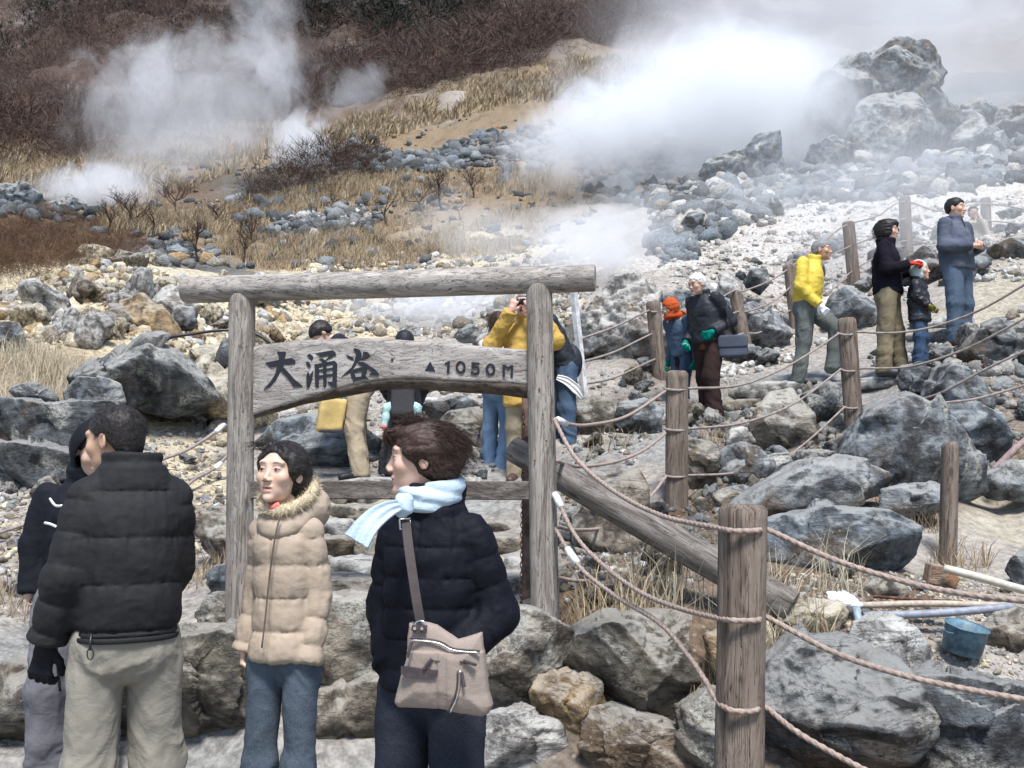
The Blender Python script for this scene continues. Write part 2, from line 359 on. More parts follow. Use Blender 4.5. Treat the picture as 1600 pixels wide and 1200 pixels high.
# ------------------------------------------------ terrain
PAV, GRV, YEL, GRS, FOR, ASH, SND, DRK, BRN = ((.22, .22, .21), (.30, .275, .245), (.46, .40, .28), (.205, .155, .10), (.085, .058, .047), (.42, .40, .37), (.33, .30, .235), (.085, .085, .082), (.125, .088, .060))
CPT = [ # px, py, depth, soil
 (-600, 1470, 3.2, PAV), (0, 1470, 3.2, PAV), (800, 1470, 3.2, PAV), (1600, 1470, 3.2, PAV), (2300, 1470, 3.2, PAV),
 (-400, 1215, 5.0, PAV), (300, 1215, 5.0, PAV), (700, 1208, 5.05, PAV), (1050, 1208, 5.05, PAV),
 (1160, 1290, 4.2, BRN), (1300, 1225, 4.65, BRN), (1500, 1215, 4.65, BRN), (1800, 1200, 4.6, BRN), (1300, 1045, 5.0, GRV), (1500, 1060, 5.0, GRV),
 (300, 1000, 5.65, GRV), (420, 995, 5.65, GRV), (640, 985, 5.65, GRV), (860, 985, 5.5, BRN), (1000, 985, 5.3, BRN), (1080, 985, 5.2, BRN),
 (0, 1015, 6.3, PAV), (100, 990, 6.6, PAV), (-300, 1000, 6.4, PAV), (0, 900, 7.0, GRV), (-300, 880, 7.2, GRV), (100, 860, 7.6, GRV), (300, 880, 7.2, GRV),
 (450, 942, 6.3, GRV), (620, 940, 6.3, GRV), (780, 940, 6.2, GRV), (540, 866, 7.5, GRV), (720, 866, 7.5, GRV), (560, 796, 8.8, SND), (740, 755, 9.2, PAV), (500, 755, 9.4, PAV), (620, 745, 9.8, GRV),
 (0, 790, 8.2, GRV), (200, 760, 8.8, BRN), (-300, 760, 8.6, GRV), (320, 740, 9.6, YEL), (420, 710, 10.2, GRV), (300, 660, 10.8, YEL),
 (0, 700, 9.2, BRN), (100, 620, 10.0, GRS), (0, 570, 11.0, GRS), (-300, 600, 10.5, GRS), (250, 580, 12.0, YEL), (420, 620, 12.5, YEL), (620, 640, 12.0, GRV), (740, 620, 12.2, GRV), (560, 580, 14.0, GRV),
 (30, 500, 13.5, YEL), (200, 500, 14.5, YEL), (330, 500, 16.0, YEL), (150, 430, 18.0, YEL), (240, 425, 18.5, YEL), (-100, 480, 16, YEL), (0, 465, 17, YEL), (340, 440, 19.5, YEL), (450, 470, 19.0, YEL), (500, 520, 17.0, YEL),
 (640, 500, 18.5, GRV), (740, 510, 17.5, GRV), (850, 500, 17.0, GRV), (640, 450, 24, YEL), (500, 430, 26, YEL), (850, 430, 26, GRV),
 (0, 400, 24, FOR), (-300, 400, 24, FOR), (150, 400, 27, BRN), (60, 345, 36, BRN), (250, 350, 38, BRN), (300, 415, 25, DRK), (420, 400, 30, GRS), (600, 400, 30, GRS), (760, 400, 30, YEL), (900, 380, 32, GRV),
 (400, 330, 44, GRS), (560, 320, 46, GRS), (760, 320, 42, GRS), (900, 300, 44, GRS), (0, 300, 48, DRK), (130, 330, 44, BRN), (250, 300, 54, BRN), (420, 265, 58, GRS), (600, 270, 55, GRS), (780, 270, 52, GRS), (950, 250, 52, GRS),
 (0, 265, 62, BRN), (200, 260, 66, BRN), (-300, 260, 62, BRN), (350, 225, 74, BRN), (500, 205, 78, BRN), (650, 215, 68, GRS), (800, 190, 70, GRS), (700, 150, 88, GRS), (850, 110, 98, GRS), (1000, 90, 100, GRS), (800, 125, 94, BRN), (620, 170, 84, BRN), (900, 150, 80, DRK), (760, 170, 76, GRV), (450, 285, 54, DRK), (560, 250, 62, DRK), (1000, 200, 60, GRS), (1100, 230, 50, DRK),
 (1200, 100, 95, GRV), (1500, 60, 100, BRN), (1900, 60, 100, BRN), (-600, 200, 90, FOR), (0, 240, 84, FOR), (200, 235, 92, FOR), (400, 195, 96, FOR), (550, 165, 104, FOR), (750, 115, 120, FOR), (950, 60, 135, FOR), (1200, 40, 150, FOR),
 (100, 180, 130, FOR), (0, 130, 160, FOR), (300, 80, 190, FOR), (500, 60, 200, FOR), (800, 40, 200, FOR), (300, -100, 300, FOR), (800, -100, 300, FOR), (-300, -50, 350, FOR), (1300, -100, 300, FOR), (1900, -100, 300, FOR),
 (920, 900, 5.9, BRN), (1020, 900, 5.9, BRN), (950, 760, 8.2, GRV), (900, 680, 10.0, GRV), (1020, 690, 9.6, PAV), (1120, 668, 10.7, PAV), (940, 640, 11.0, GRV), (880, 720, 9.4, PAV),
 (1100, 830, 7.6, BRN), (1000, 820, 7.4, BRN), (1180, 720, 9.2, BRN), (1160, 900, 6.0, BRN), (1200, 640, 10.9, GRV), (1170, 615, 11.5, PAV), (1260, 605, 11.3, PAV), (1300, 720, 8.9, BRN), (1330, 715, 8.6, BRN),
 (1250, 900, 5.7, BRN), (1320, 1000, 5.1, BRN), (1400, 940, 5.6, BRN), (1540, 1035, 5.1, GRV), (1560, 900, 6.3, GRV), (1480, 890, 6.5, GRV), (1560, 830, 7.3, SND), (1800, 830, 7.3, SND), (1560, 790, 8.2, SND), (1440, 770, 7.8, BRN), (1700, 1030, 5.1, GRV),
 (1400, 592, 10.4, PAV), (1330, 605, 10.8, PAV), (1450, 570, 10.6, GRV), (1500, 545, 11.7, PAV), (1500, 640, 9.2, BRN), (1600, 600, 9.4, BRN), (1800, 600, 9, BRN), (1600, 700, 8.4, BRN), (1560, 500, 12.6, SND), (1700, 460, 13, SND), (1560, 440, 14.2, SND), (1500, 430, 15, GRV),
 (960, 590, 12.0, GRV), (1080, 590, 12.5, BRN), (900, 600, 12.3, GRV), (960, 520, 13.8, DRK), (1060, 520, 13.6, GRV), (1000, 440, 16.5, GRV), (1180, 560, 13.2, GRV), (1180, 500, 14.6, GRV), (1280, 520, 14, GRV), (1380, 520, 13.4, GRV),
 (1100, 420, 18.0, ASH), (1200, 420, 17.5, ASH), (1320, 440, 16.5, ASH), (1440, 430, 16.0, GRV), (1200, 350, 23.0, ASH), (1300, 310, 28, ASH), (1400, 320, 24, ASH), (1400, 380, 18.5, ASH), (1500, 370, 18.5, ASH), (1700, 330, 19, ASH), (1560, 280, 26, ASH), (1100, 340, 27, GRV),
 (1100, 290, 36, DRK), (1250, 285, 36, DRK), (1400, 270, 38, DRK), (1550, 200, 48, DRK), (1700, 180, 50, DRK), (1000, 330, 30, GRV),
 (-800, 1000, 6.2, PAV), (2300, 700, 8, BRN), (2300, 300, 25, ASH), (-800, 500, 14, YEL), (-800, 350, 40, FOR)]
_Q = np.array([tuple(P(a, b, y)) for a, b, y, c in CPT]); _C = np.array([c for *_, c in CPT])
def _uv(x, y): yy = np.maximum(y, 1.0)+1.5; return np.stack([x/yy*1.3, np.log(yy)], -1)
_U = _uv(_Q[:, 0], _Q[:, 1]); _T = (_Q[:, 2]-1.5)/(_Q[:, 1]+1.5)
_D = np.linalg.norm(_U[:, None]-_U[None], axis=2)
_W = np.linalg.solve(-_D+np.eye(len(_U))*0.004, _T-_T.mean())
def ground(x, y, rough=True):
    x = np.asarray(x, float); y = np.asarray(y, float); sh = x.shape; x = x.ravel(); y = y.ravel(); out = np.zeros(len(x))
    for s in range(0, len(x), 60000):
        U = _uv(x[s:s+60000], y[s:s+60000]); d = np.linalg.norm(U[:, None]-_U[None], axis=2)
        out[s:s+60000] = (-d)@_W+_T.mean()
    yy = np.maximum(y, 1.0)+1.5; z = out*yy+1.5
    flat = np.clip((5.02-y)/.25, 0, 1)*np.clip((1.05-x)/.3+0, 0, 1); z = z*(1-flat)
    if rough:
        p = np.stack([x, y, z*0], -1)
        a1 = np.clip((y-5.2)/2, 0, 1)*.05; a2 = np.clip((y-11)/8, 0, 1)*.28; a3 = np.clip((y-36)/40, 0, 1)*1.5; a4 = np.clip((y-110)/60, 0, 1)*7
        z = z+a1*fbm(p*2.2, 3, 5)+a2*fbm(p*.6, 4, 9)+a3*fbm(p*.14, 4, 21)+a4*ridge(p*.022, 4, 33)
    return z.reshape(sh)
def gz(x, y): return float(ground(np.array([x]), np.array([y]))[0])
def terrain():
    a = np.concatenate([np.linspace(-1.7, -.62, 60)[:-1], np.linspace(-.62, .62, 470), np.linspace(.62, 1.7, 60)[1:]])
    Y = np.concatenate([np.linspace(-5, 3, 12)[:-1], np.exp(np.linspace(np.log(3), np.log(430), 560))])
    YY, AA = np.meshgrid(Y, a, indexing='ij'); X = AA*(YY+6); Z = ground(X, YY); n, m = X.shape
    Vt = np.stack([X, YY, Z], -1).reshape(-1, 3); i = np.arange((n-1)*(m-1)); r = (i//(m-1))*m+i % (m-1)
    Fq = np.stack([r, r+1, r+m+1, r+m], 1)
    pts = Vt[:, :2]; col = np.zeros((len(Vt), 3))
    wob = np.stack([fbm(Vt*[.35, .35, 0], 3, 3), fbm(Vt*[.35, .35, 0], 3, 8)], -1)
    for s in range(0, len(Vt), 60000):
        U = _uv(pts[s:s+60000, 0], pts[s:s+60000, 1])+wob[s:s+60000]*.022; d = np.linalg.norm(U[:, None]-_U[None], axis=2)
        k = 1/(d+.004)**5; k /= k.sum(1)[:, None]; col[s:s+60000] = k@_C
    o = mesh_np('ground', Vt, Fq, MG, attr=col); tag(o, kind='structure'); return o
terrain()
_HY = np.exp(np.linspace(np.log(3.0), np.log(420), 1500))
def hit(px, py):                   # where the ray through a pixel meets the ground
    q = [P(px, py, 1.0)]; d = Vector(q[0])-Vector((0, 0, CAMZ)); X = d.x*_HY; Z = CAMZ+d.z*_HY
    g = ground(X, _HY); k = np.argmax(g >= Z); return Vector((X[k], _HY[k], g[k]))
# ------------------------------------------------ rocks
import bmesh
_ico = {}
def ico(k):
    if k not in _ico:
        bm = bmesh.new(); bmesh.ops.create_icosphere(bm, subdivisions=k, radius=1); bm.verts.ensure_lookup_table()
        _ico[k] = (np.array([v.co[:] for v in bm.verts]), np.array([[v.index for v in f.verts] for f in bm.faces])); bm.free()
    return _ico[k]
def rock_shape(seed, k=5, dims=(1, 1, 1), planes=16, outline=None, amp=.05, pn=16, depth=None, crag=0.0):
    rs = np.random.RandomState(seed); D, Fc = ico(k); acc = np.zeros(len(D))
    if outline is not None:        # outline: (n,2) in metres round the centre; the rock is cut by planes in front, behind and above
        th = np.arctan2(D[:, 2], D[:, 0]); rho = np.hypot(D[:, 0], D[:, 2])
        oa = np.arctan2(outline[:, 1], outline[:, 0]); rr = []
        n = len(outline); tg = np.linspace(-np.pi, np.pi, 181)
        for a in tg:
            c, s = math.cos(a), math.sin(a); best = 1e-3
            for i in range(n):
                p, q = outline[i], outline[(i+1) % n]; e = q-p; den = c*e[1]-s*e[0]
                if abs(den) < 1e-9: continue
                tt = (p[0]*e[1]-p[1]*e[0])/den; u = (p[0]*s-p[1]*c)/den*-1 if False else ((c*p[1]-s*p[0])/(-den) if False else None)
                hx, hy = c*tt, s*tt; L2 = e@e; uu = ((hx-p[0])*e[0]+(hy-p[1])*e[1])/L2
                if tt > 0 and -.001 <= uu <= 1.001: best = max(best, tt)
            rr.append(best)
        R = np.interp(th, tg, rr); acc += (rho/R)**pn*(rho > 1e-6)
        ext = np.abs(outline).max(0); dz = depth or min(ext)*1.0; dims = (ext[0], dz, ext[1])
        for i in range(planes):
            sy = -1 if i % 3 else 1; nn = np.array([rs.uniform(-.75, .75), sy*rs.uniform(.5, 1.1), rs.uniform(-.75, .8)]); nn /= np.linalg.norm(nn)
            sup = np.linalg.norm(nn*np.array([ext[0]*.72, dz, ext[1]*.72])); h = sup*rs.uniform(.60, .98); acc += (np.maximum(D@nn, 0)/h)**pn
        acc += (np.abs(D[:, 1])/dz)**pn
    else:
        for i in range(planes):
            nn = rs.normal(size=3); nn /= np.linalg.norm(nn); h = np.linalg.norm(nn*np.array(dims))*rs.uniform(.46, .80); acc += (np.maximum(D@nn, 0)/h)**pn
        acc += (np.linalg.norm(D/np.array(dims), axis=1)*.93)**pn*.5
    r = acc**(-1/pn); V = D*r[:, None]; S = float(np.mean(dims))
    f = 1.6/S; off = rs.uniform(0, 50, 3)
    r2 = fbm(V*f+off, 2, seed % 97)*amp*.35+ridge(V*f*3.4+off, 4, seed % 89)*amp*.34+fbm(V*f*9+off, 3, seed % 83)*amp*.2
    ns = 20 if outline is not None else 18; sd3 = rs.normal(size=(ns, 3)); sd3 /= np.linalg.norm(sd3, axis=1)[:, None]; Dw = D+np.stack([fbm(D*2.2+k*9, 2, 5) for k in (0, 1, 2)], -1)*.05
    ci = np.argmax(Dw@sd3.T, 1); big = .55 if outline is not None else 1.0; ao = rs.uniform(-1, 1, ns)*.022*big; tv = rs.normal(size=(ns, 3))*.17*big; r2 = r2+ao[ci]+np.einsum('ij,ij->i', tv[ci], D-sd3[ci])
    if crag: r2 += -np.abs(vnoise(V*f*1.6+off, 7))*crag*.4+ridge(V*f*4.1+off, 4, 11)*crag*.22
    return V*(1+r2/np.maximum(r/S, .3))[:, None] if True else V, Fc
NB = [0]
TG = dict(g=(.175, .19, .20), d=(.095, .103, .11), b=(.13, .155, .175), t=(.22, .19, .15), y=(.50, .44, .32), o=(.30, .215, .12), w=(.46, .455, .43), m=(.14, .125, .10), l=(.37, .36, .34), k=(.05, .055, .058))
def boulder(label, pts, Y, tint='g', depth=None, k=5, amp=.042, crag=0.0, seed=None, planes=15, pn=80, name='boulder', mat=None, cat=None, group=None):
    NB[0] += 1; seed = seed or 100+NB[0]; w3 = [P(x, y, Y) for x, y in pts]
    c = sum(w3, Vector())/len(w3); ol = np.array([(p.x-c.x, p.z-c.z) for p in w3])*1.085
    dp = depth if depth else min(np.ptp(ol[:, 0]), np.ptp(ol[:, 1]))*.55
    V, Fc = rock_shape(seed, k, outline=ol, amp=amp, depth=dp, crag=crag, planes=planes, pn=pn)
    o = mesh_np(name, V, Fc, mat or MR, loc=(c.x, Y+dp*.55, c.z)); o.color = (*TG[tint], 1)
    tag(o, label, cat or name, group); return o
B = boulder
# foreground retaining wall
B('dark brown boulder at the far lower left behind the dark hooded visitor', [(-60, 1070), (0, 1040), (50, 1045), (90, 1060), (110, 1215), (-60, 1215)], 5.15, 'm')
B('broad dark olive boulder between the two men and the woman in the beige coat', [(150, 1030), (250, 1005), (330, 1000), (395, 1003), (415, 1060), (418, 1190), (330, 1215), (160, 1215)], 5.1, 'm', depth=.38, k=6)
B('small brown boulder beside the foot of the left sign post', [(305, 960), (325, 932), (350, 930), (372, 990), (345, 1002), (310, 1000)], 5.9, 'm')
B('tan topped boulder with a dark face between the two women', [(400, 985), (450, 950), (520, 936), (575, 940), (610, 960), (620, 1060), (560, 1085), (505, 1070), (430, 1075)], 5.2, 't', depth=.4)
B('pale fissured boulder at the ground between the legs of the two women', [(420, 1110), (505, 1088), (560, 1068), (640, 1075), (680, 1215), (430, 1215)], 5.05, 't', depth=.4)
B('grey and tan boulder right of the canvas shoulder bag', [(735, 990), (790, 958), (835, 966), (892, 1000), (888, 1045), (835, 1108), (795, 1118), (740, 1100)], 5.1, 't', k=6)
B('small round brown boulder wedged below the right sign post', [(833, 1090), (850, 1065), (890, 1056), (935, 1075), (946, 1110), (925, 1145), (890, 1150), (840, 1120)], 4.98, 'o')
B('pale tan boulder at the bottom right of the navy coat', [(715, 1150), (765, 1122), (820, 1120), (870, 1135), (886, 1170), (885, 1220), (720, 1220)], 4.9, 'l')
B('big tan topped boulder with a dark mossy face left of the nearest fence post', [(893, 1045), (910, 1000), (960, 977), (1050, 975), (1130, 983), (1140, 1080), (1085, 1128), (1000, 1132), (925, 1085)], 5.0, 'm', depth=.42, k=6)
B('light grey tan boulder at the bottom edge left of the nearest fence post', [(893, 1185), (920, 1128), (965, 1118), (1050, 1145), (1115, 1185), (1120, 1220), (890, 1220)], 4.8, 't', k=6)
B('very large dark speckled boulder right of the nearest fence post at the bottom edge', [(1180, 1110), (1235, 1050), (1290, 1020), (1360, 1022), (1415, 1060), (1440, 1140), (1445, 1330), (1175, 1330)], 4.55, 'd', depth=.45, k=6)
B('dark brown cleft boulder in the bottom right corner', [(1442, 1075), (1500, 1068), (1600, 1085), (1680, 1100), (1680, 1330), (1455, 1330), (1438, 1140)], 4.5, 'd', depth=.4, k=6)
B('whitish grey boulder left of the blue pot', [(1338, 1012), (1352, 980), (1415, 962), (1458, 968), (1470, 1030), (1452, 1062), (1400, 1055), (1345, 1040)], 4.95, 'w', k=6)
B('flat yellowish tan boulder behind the nearest fence post', [(1180, 975), (1215, 948), (1265, 934), (1320, 945), (1342, 985), (1335, 1008), (1250, 1000), (1190, 1005)], 5.15, 'y')
B('tan and violet boulder right of the blue pot', [(1530, 1005), (1560, 965), (1610, 950), (1660, 960), (1660, 1030), (1580, 1028), (1540, 1025)], 5.2, 't')
B('big mottled boulder with white patches behind the nearest fence post', [(1190, 835), (1240, 812), (1300, 799), (1395, 803), (1438, 822), (1445, 880), (1415, 898), (1340, 905), (1310, 922), (1230, 915), (1190, 895)], 6.0, 'b', depth=.5, k=6)
B('small tan stone under the mottled boulder', [(1330, 930), (1375, 905), (1420, 895), (1422, 930), (1390, 945), (1340, 945)], 5.65, 't', k=4)
B('pointed grey slab with a pale sloping top', [(1165, 795), (1225, 755), (1285, 722), (1325, 711), (1385, 728), (1422, 745), (1405, 772), (1330, 785), (1230, 803)], 7.1, 'g', depth=.5)
B('low flat grey boulder left of the slim wooden post', [(1360, 800), (1375, 768), (1440, 757), (1495, 760), (1508, 780), (1480, 808), (1420, 812)], 7.1, 'g')
B('huge grey pyramid boulder right of the fence', [(1348, 712), (1385, 645), (1430, 611), (1470, 622), (1530, 690), (1550, 762), (1515, 793), (1470, 785), (1425, 768), (1372, 745)], 7.6, 'g', depth=.62, k=6, planes=10, pn=26)
B('grey boulder leaning behind the pyramid boulder', [(1462, 650), (1480, 632), (1530, 628), (1575, 655), (1588, 700), (1560, 728), (1530, 720), (1490, 680)], 8.3, 'b')
B('sharp streaked boulder below the kerb of the upper path', [(1455, 650), (1470, 610), (1495, 568), (1540, 590), (1572, 640), (1560, 668), (1500, 660)], 8.9, 'g', k=5)
B('dark boulder under the upper right steps', [(1530, 545), (1545, 510), (1575, 498), (1640, 515), (1640, 580), (1575, 572), (1540, 565)], 10.2, 'd')
B('small round grey boulder at the feet of the child', [(1408, 592), (1415, 572), (1438, 567), (1462, 578), (1466, 600), (1445, 610), (1415, 606)], 9.7, 'g')
B('smooth grey boulder at the right edge above the sandy patch', [(1546, 775), (1552, 740), (1590, 722), (1660, 720), (1660, 780), (1570, 782)], 7.7, 'g')
B('grey boulder at the right edge beside the sandy patch', [(1575, 912), (1590, 870), (1640, 850), (1680, 880), (1680, 930), (1600, 930)], 6.0, 'g')
B('tall tan block below the feet of the man in the yellow jacket', [(1178, 705), (1190, 645), (1212, 612), (1252, 603), (1270, 640), (1274, 700), (1240, 722), (1200, 715)], 9.3, 't', k=5)
B('dark boulder left of the second fence post', [(1262, 660), (1268, 615), (1300, 595), (1326, 600), (1330, 660), (1300, 682), (1270, 680)], 9.8, 'k')
B('round dark grey boulder between the fence posts below the lower rope', [(1120, 750), (1130, 706), (1165, 695), (1205, 702), (1222, 738), (1200, 766), (1150, 770)], 8.4, 'g')
B('small white stone right of the fence post', [(1138, 695), (1145, 672), (1175, 668), (1182, 690), (1165, 704)], 8.9, 'w', k=4)
B('pale flat stone under the white one', [(1192, 728), (1200, 712), (1238, 708), (1246, 724), (1225, 738)], 8.6, 'w', k=4)
B('tall tan block beside the middle fence post', [(1070, 700), (1078, 666), (1108, 664), (1122, 700), (1120, 780), (1095, 795), (1072, 780)], 8.3, 't')
B('rounded tan boulder right of the middle post foot', [(1086, 800), (1098, 780), (1135, 767), (1182, 775), (1198, 800), (1180, 822), (1110, 825)], 7.9, 't')
B('tilted grey brown slab under the diagonal log', [(900, 860), (905, 815), (940, 765), (1000, 738), (1015, 770), (1008, 830), (1022, 890), (1010, 945), (960, 948), (905, 905)], 6.6, 't', depth=.4, k=5)
B('dark mossy boulder under the white pole', [(868, 665), (880, 630), (915, 617), (955, 628), (965, 665), (940, 692), (885, 690)], 9.9, 'm')
B('grey boulder left of the middle fence post', [(960, 660), (972, 632), (1010, 622), (1035, 640), (1034, 672), (1000, 682), (970, 678)], 9.9, 'g')
B('low grey stone beside the stone stairs', [(880, 790), (900, 735), (950, 715), (1000, 722), (1005, 752), (950, 790), (910, 810)], 8.2, 'g', k=4)
B('tall dark rock below the navy trousers of the backpacker', [(868, 860), (880, 800), (905, 790), (915, 840), (905, 890), (880, 900)], 6.9, 'd')
B('brown stone behind the foot of the nearest fence post', [(1075, 1120), (1120, 1085), (1185, 1095), (1200, 1240), (1080, 1240)], 4.7, 'm')
B('rusty brown stone between the mossy boulder and the nearest post', [(1110, 1000), (1150, 985), (1195, 1010), (1195, 1085), (1130, 1080)], 4.95, 'o', k=4)
B('olive stone at the foot of the right sign post', [(800, 1010), (830, 985), (890, 980), (925, 1000), (900, 1050), (840, 1050)], 5.3, 'm', k=4)
B('grey stone between the navy coat and the low wall', [(560, 1010), (600, 975), (680, 965), (750, 980), (760, 1090), (600, 1100)], 5.3, 't')
# left side
B('big dark flat topped boulder above the two men', [(42, 572), (70, 550), (150, 556), (208, 530), (250, 548), (288, 588), (298, 612), (266, 638), (230, 643), (190, 632), (140, 610), (80, 600)], 9.8, 'd', depth=.75, k=6, planes=9)
B('pale ledge stone in front of the big dark boulder', [(75, 618), (110, 590), (160, 592), (200, 605), (190, 630), (130, 632)], 9.5, 'g')
B('small dark boulder in the dry grass at the left', [(6, 620), (20, 602), (50, 598), (78, 615), (80, 630), (30, 632)], 9.6, 'd')
B('long dark layered boulder behind the hooded visitor', [(-60, 622), (10, 622), (80, 634), (150, 627), (195, 650), (150, 688), (110, 706), (-60, 698)], 9.0, 'd', depth=.6, k=6)
B('lower dark layered boulder at the left edge', [(-60, 698), (0, 690), (60, 698), (110, 715), (112, 742), (40, 765), (-60, 760)], 8.5, 'd', depth=.5)
B('small olive stone beside the shoulder of the hooded visitor', [(44, 780), (55, 752), (72, 743), (84, 760), (70, 790), (52, 792)], 7.9, 'm', k=4)
B('grey boulder at the left edge above the paved path', [(-50, 965), (-20, 915), (30, 905), (62, 930), (60, 965), (0, 975)], 6.9, 'g')
B('slanted ochre slab in the yellow rubble', [(158, 485), (180, 465), (215, 458), (262, 500), (276, 526), (245, 533), (190, 510)], 13.5, 'o')
B('bright white boulder in the yellow rubble', [(230, 470), (245, 448), (275, 447), (300, 480), (292, 500), (260, 498)], 14.4, 'w')
B('grey boulder under the white boulder', [(256, 505), (275, 476), (296, 478), (303, 500), (292, 514), (268, 514)], 13.8, 'g', k=4)
B('dark boulder against the left sign post', [(333, 560), (342, 532), (365, 520), (385, 545), (380, 572), (350, 574)], 11.0, 'd', k=4)
B('grey boulder at the left edge under the rubble', [(-40, 560), (-20, 505), (15, 503), (32, 530), (25, 558)], 11.5, 'g')
B('tan boulder left of the left sign post', [(300, 875), (305, 815), (325, 795), (370, 795), (378, 860), (350, 885)], 7.0, 't')
B('low grey kerb stone left of the left sign post', [(300, 925), (320, 888), (380, 878), (400, 905), (370, 930)], 6.5, 'g')
B('large grey blue outcrop behind the woman in the beige coat', [(392, 750), (398, 690), (430, 658), (480, 652), (540, 660), (590, 690), (600, 745), (500, 760), (440, 765)], 10.0, 'b', depth=.5)
B('brown boulder right of the grey baby carrier', [(668, 745), (676, 680), (700, 645), (745, 636), (762, 670), (765, 725), (720, 755)], 10.2, 'm')
B('dark grey slab above the brown boulder', [(640, 650), (670, 630), (730, 616), (752, 626), (740, 645), (690, 655)], 11.0, 'b')
B('smooth grey boulder at the edge of the steam pool', [(712, 520), (722, 506), (750, 506), (762, 522), (745, 534), (720, 533)], 14.0, 'g', k=4)
B('pale grey boulder beside the dark haired woman', [(738, 540), (752, 522), (778, 520), (792, 545), (770, 556)], 13.2, 'l', k=4)
# stone steps between the sign posts
STEPS = [(380, 800, 905, 935, 6.15), (385, 800, 872, 898, 6.7), (400, 800, 842, 866, 7.3), (410, 800, 815, 836, 7.9), (420, 805, 790, 808, 8.5), (430, 810, 768, 784, 9.0)]
rr = random.Random(5)
for i, (xa, xb, ya, yb, Y) in enumerate(STEPS):
    x = xa+rr.uniform(-10, 10)
    while x < xb:
        wd = rr.uniform(55, 120)*(6.15/Y)**.5; jy = rr.uniform(-2, 2)
        B('squared pale stone edging the steps behind the sign', [(x, ya+jy+3), (x+4, ya+jy), (x+wd-6, ya+jy), (x+wd-1, ya+jy+4), (x+wd-2, yb), (x+wd-6, yb+6), (x+4, yb+6), (x, yb)], Y, rr.choice('tlty'), depth=.3, k=4, amp=.035, pn=22, name='step_stone', cat='step stone', group='stones edging the steps behind the sign', seed=rr.randint(1, 9999)); x += wd
# right outcrops and middle distance
B('craggy pale grey outcrop left of the far fence', [(898, 610), (905, 545), (930, 480), (958, 440), (982, 426), (1008, 448), (1032, 480), (1046, 540), (1040, 610), (980, 630)], 13.0, 'l', depth=1.0, k=6, amp=.10, crag=.22)
B('craggy grey outcrop behind the old man', [(1050, 560), (1052, 500), (1075, 470), (1110, 455), (1135, 480), (1140, 560), (1095, 590)], 13.8, 'g', depth=.9, amp=.1, crag=.2)
B('rounded grey rock behind the old man at his bag', [(1140, 540), (1150, 490), (1185, 470), (1222, 480), (1238, 520), (1225, 555), (1170, 565)], 13.6, 'g', amp=.08, crag=.08)
B('dark rounded rock above the far fence rope', [(1168, 440), (1178, 420), (1200, 418), (1204, 440), (1190, 458)], 15.2, 'd', k=4)
B('pale boulder right of the far fence in the steam', [(1120, 470), (1130, 430), (1150, 420), (1170, 440), (1168, 475), (1140, 485)], 15, 'l', k=4)
B('hazy outcrop behind the man in the yellow jacket', [(1300, 500), (1312, 455), (1345, 440), (1370, 455), (1372, 500), (1335, 520)], 13.8, 'g')
B('hazy dark boulder behind the child in the pale hood', [(1420, 440), (1430, 390), (1470, 372), (1482, 420), (1478, 450), (1440, 452)], 15.5, 'd')
B('hazy dark boulder right of the man in the grey fleece', [(1545, 430), (1555, 385), (1600, 368), (1660, 375), (1660, 430), (1590, 440)], 15.5, 'd')
B('towering lava outcrop at the upper right in the steam', [(1283, 200), (1284, 128), (1300, 108), (1340, 97), (1362, 92), (1378, 82), (1400, 74), (1440, 80), (1460, 100), (1500, 150), (1520, 190), (1500, 250), (1450, 285), (1370, 300), (1310, 270)], 42, 'g', depth=3.0, k=6, amp=.045, crag=.10, planes=8, pn=40, mat=MRF)
B('broken left shoulder block of the lava outcrop', [(1284, 172), (1284, 128), (1302, 106), (1345, 97), (1364, 112), (1366, 178), (1320, 192)], 40.5, 'd', k=5, amp=.04, mat=MRF)
B('crest block on top of the lava outcrop', [(1360, 112), (1378, 84), (1402, 73), (1446, 80), (1463, 104), (1455, 134), (1390, 138)], 40.8, 'g', k=5, amp=.05, mat=MRF)
B('bulging middle face of the lava outcrop', [(1338, 205), (1362, 122), (1440, 128), (1480, 190), (1470, 255), (1400, 275), (1348, 255)], 39.8, 'g', k=5, amp=.04, planes=10, mat=MRF)
B('right cheek block of the lava outcrop', [(1452, 145), (1480, 118), (1506, 150), (1512, 190), (1492, 240), (1458, 235)], 40.2, 'd', k=5, amp=.05, mat=MRF)
B('tumbled block below the right cheek of the outcrop', [(1470, 262), (1482, 232), (1515, 228), (1528, 258), (1505, 280)], 38, 'g', k=4, mat=MRF)
B('leaning slab below the lava outcrop', [(1420, 262), (1450, 240), (1478, 246), (1480, 268), (1440, 280)], 36.5, 'l', k=4, mat=MRF)
B('broad broken block at the right foot of the lava outcrop', [(1498, 250), (1505, 190), (1540, 178), (1590, 205), (1600, 255), (1550, 275)], 39.5, 'g', k=5, amp=.05, mat=MRF)
B('dark slab at the right edge beyond the lava outcrop', [(1560, 190), (1575, 150), (1620, 160), (1660, 200), (1640, 230), (1580, 225)], 43, 'd', k=5, amp=.05, mat=MRF)
B('square grey block on the shoulder of the lava outcrop', [(1512, 200), (1514, 155), (1530, 147), (1556, 150), (1562, 185), (1545, 205)], 42, 'b', k=4, mat=MRF)
B('dark wedge rock right of the lava outcrop', [(1490, 225), (1500, 165), (1525, 170), (1580, 200), (1585, 225), (1540, 240)], 41, 'b', k=4, mat=MRF)
B('steep grey rock left of the lava outcrop', [(1165, 290), (1168, 225), (1185, 208), (1218, 207), (1222, 240), (1240, 280), (1210, 300)], 37, 'b', k=5, amp=.08, mat=MRF)
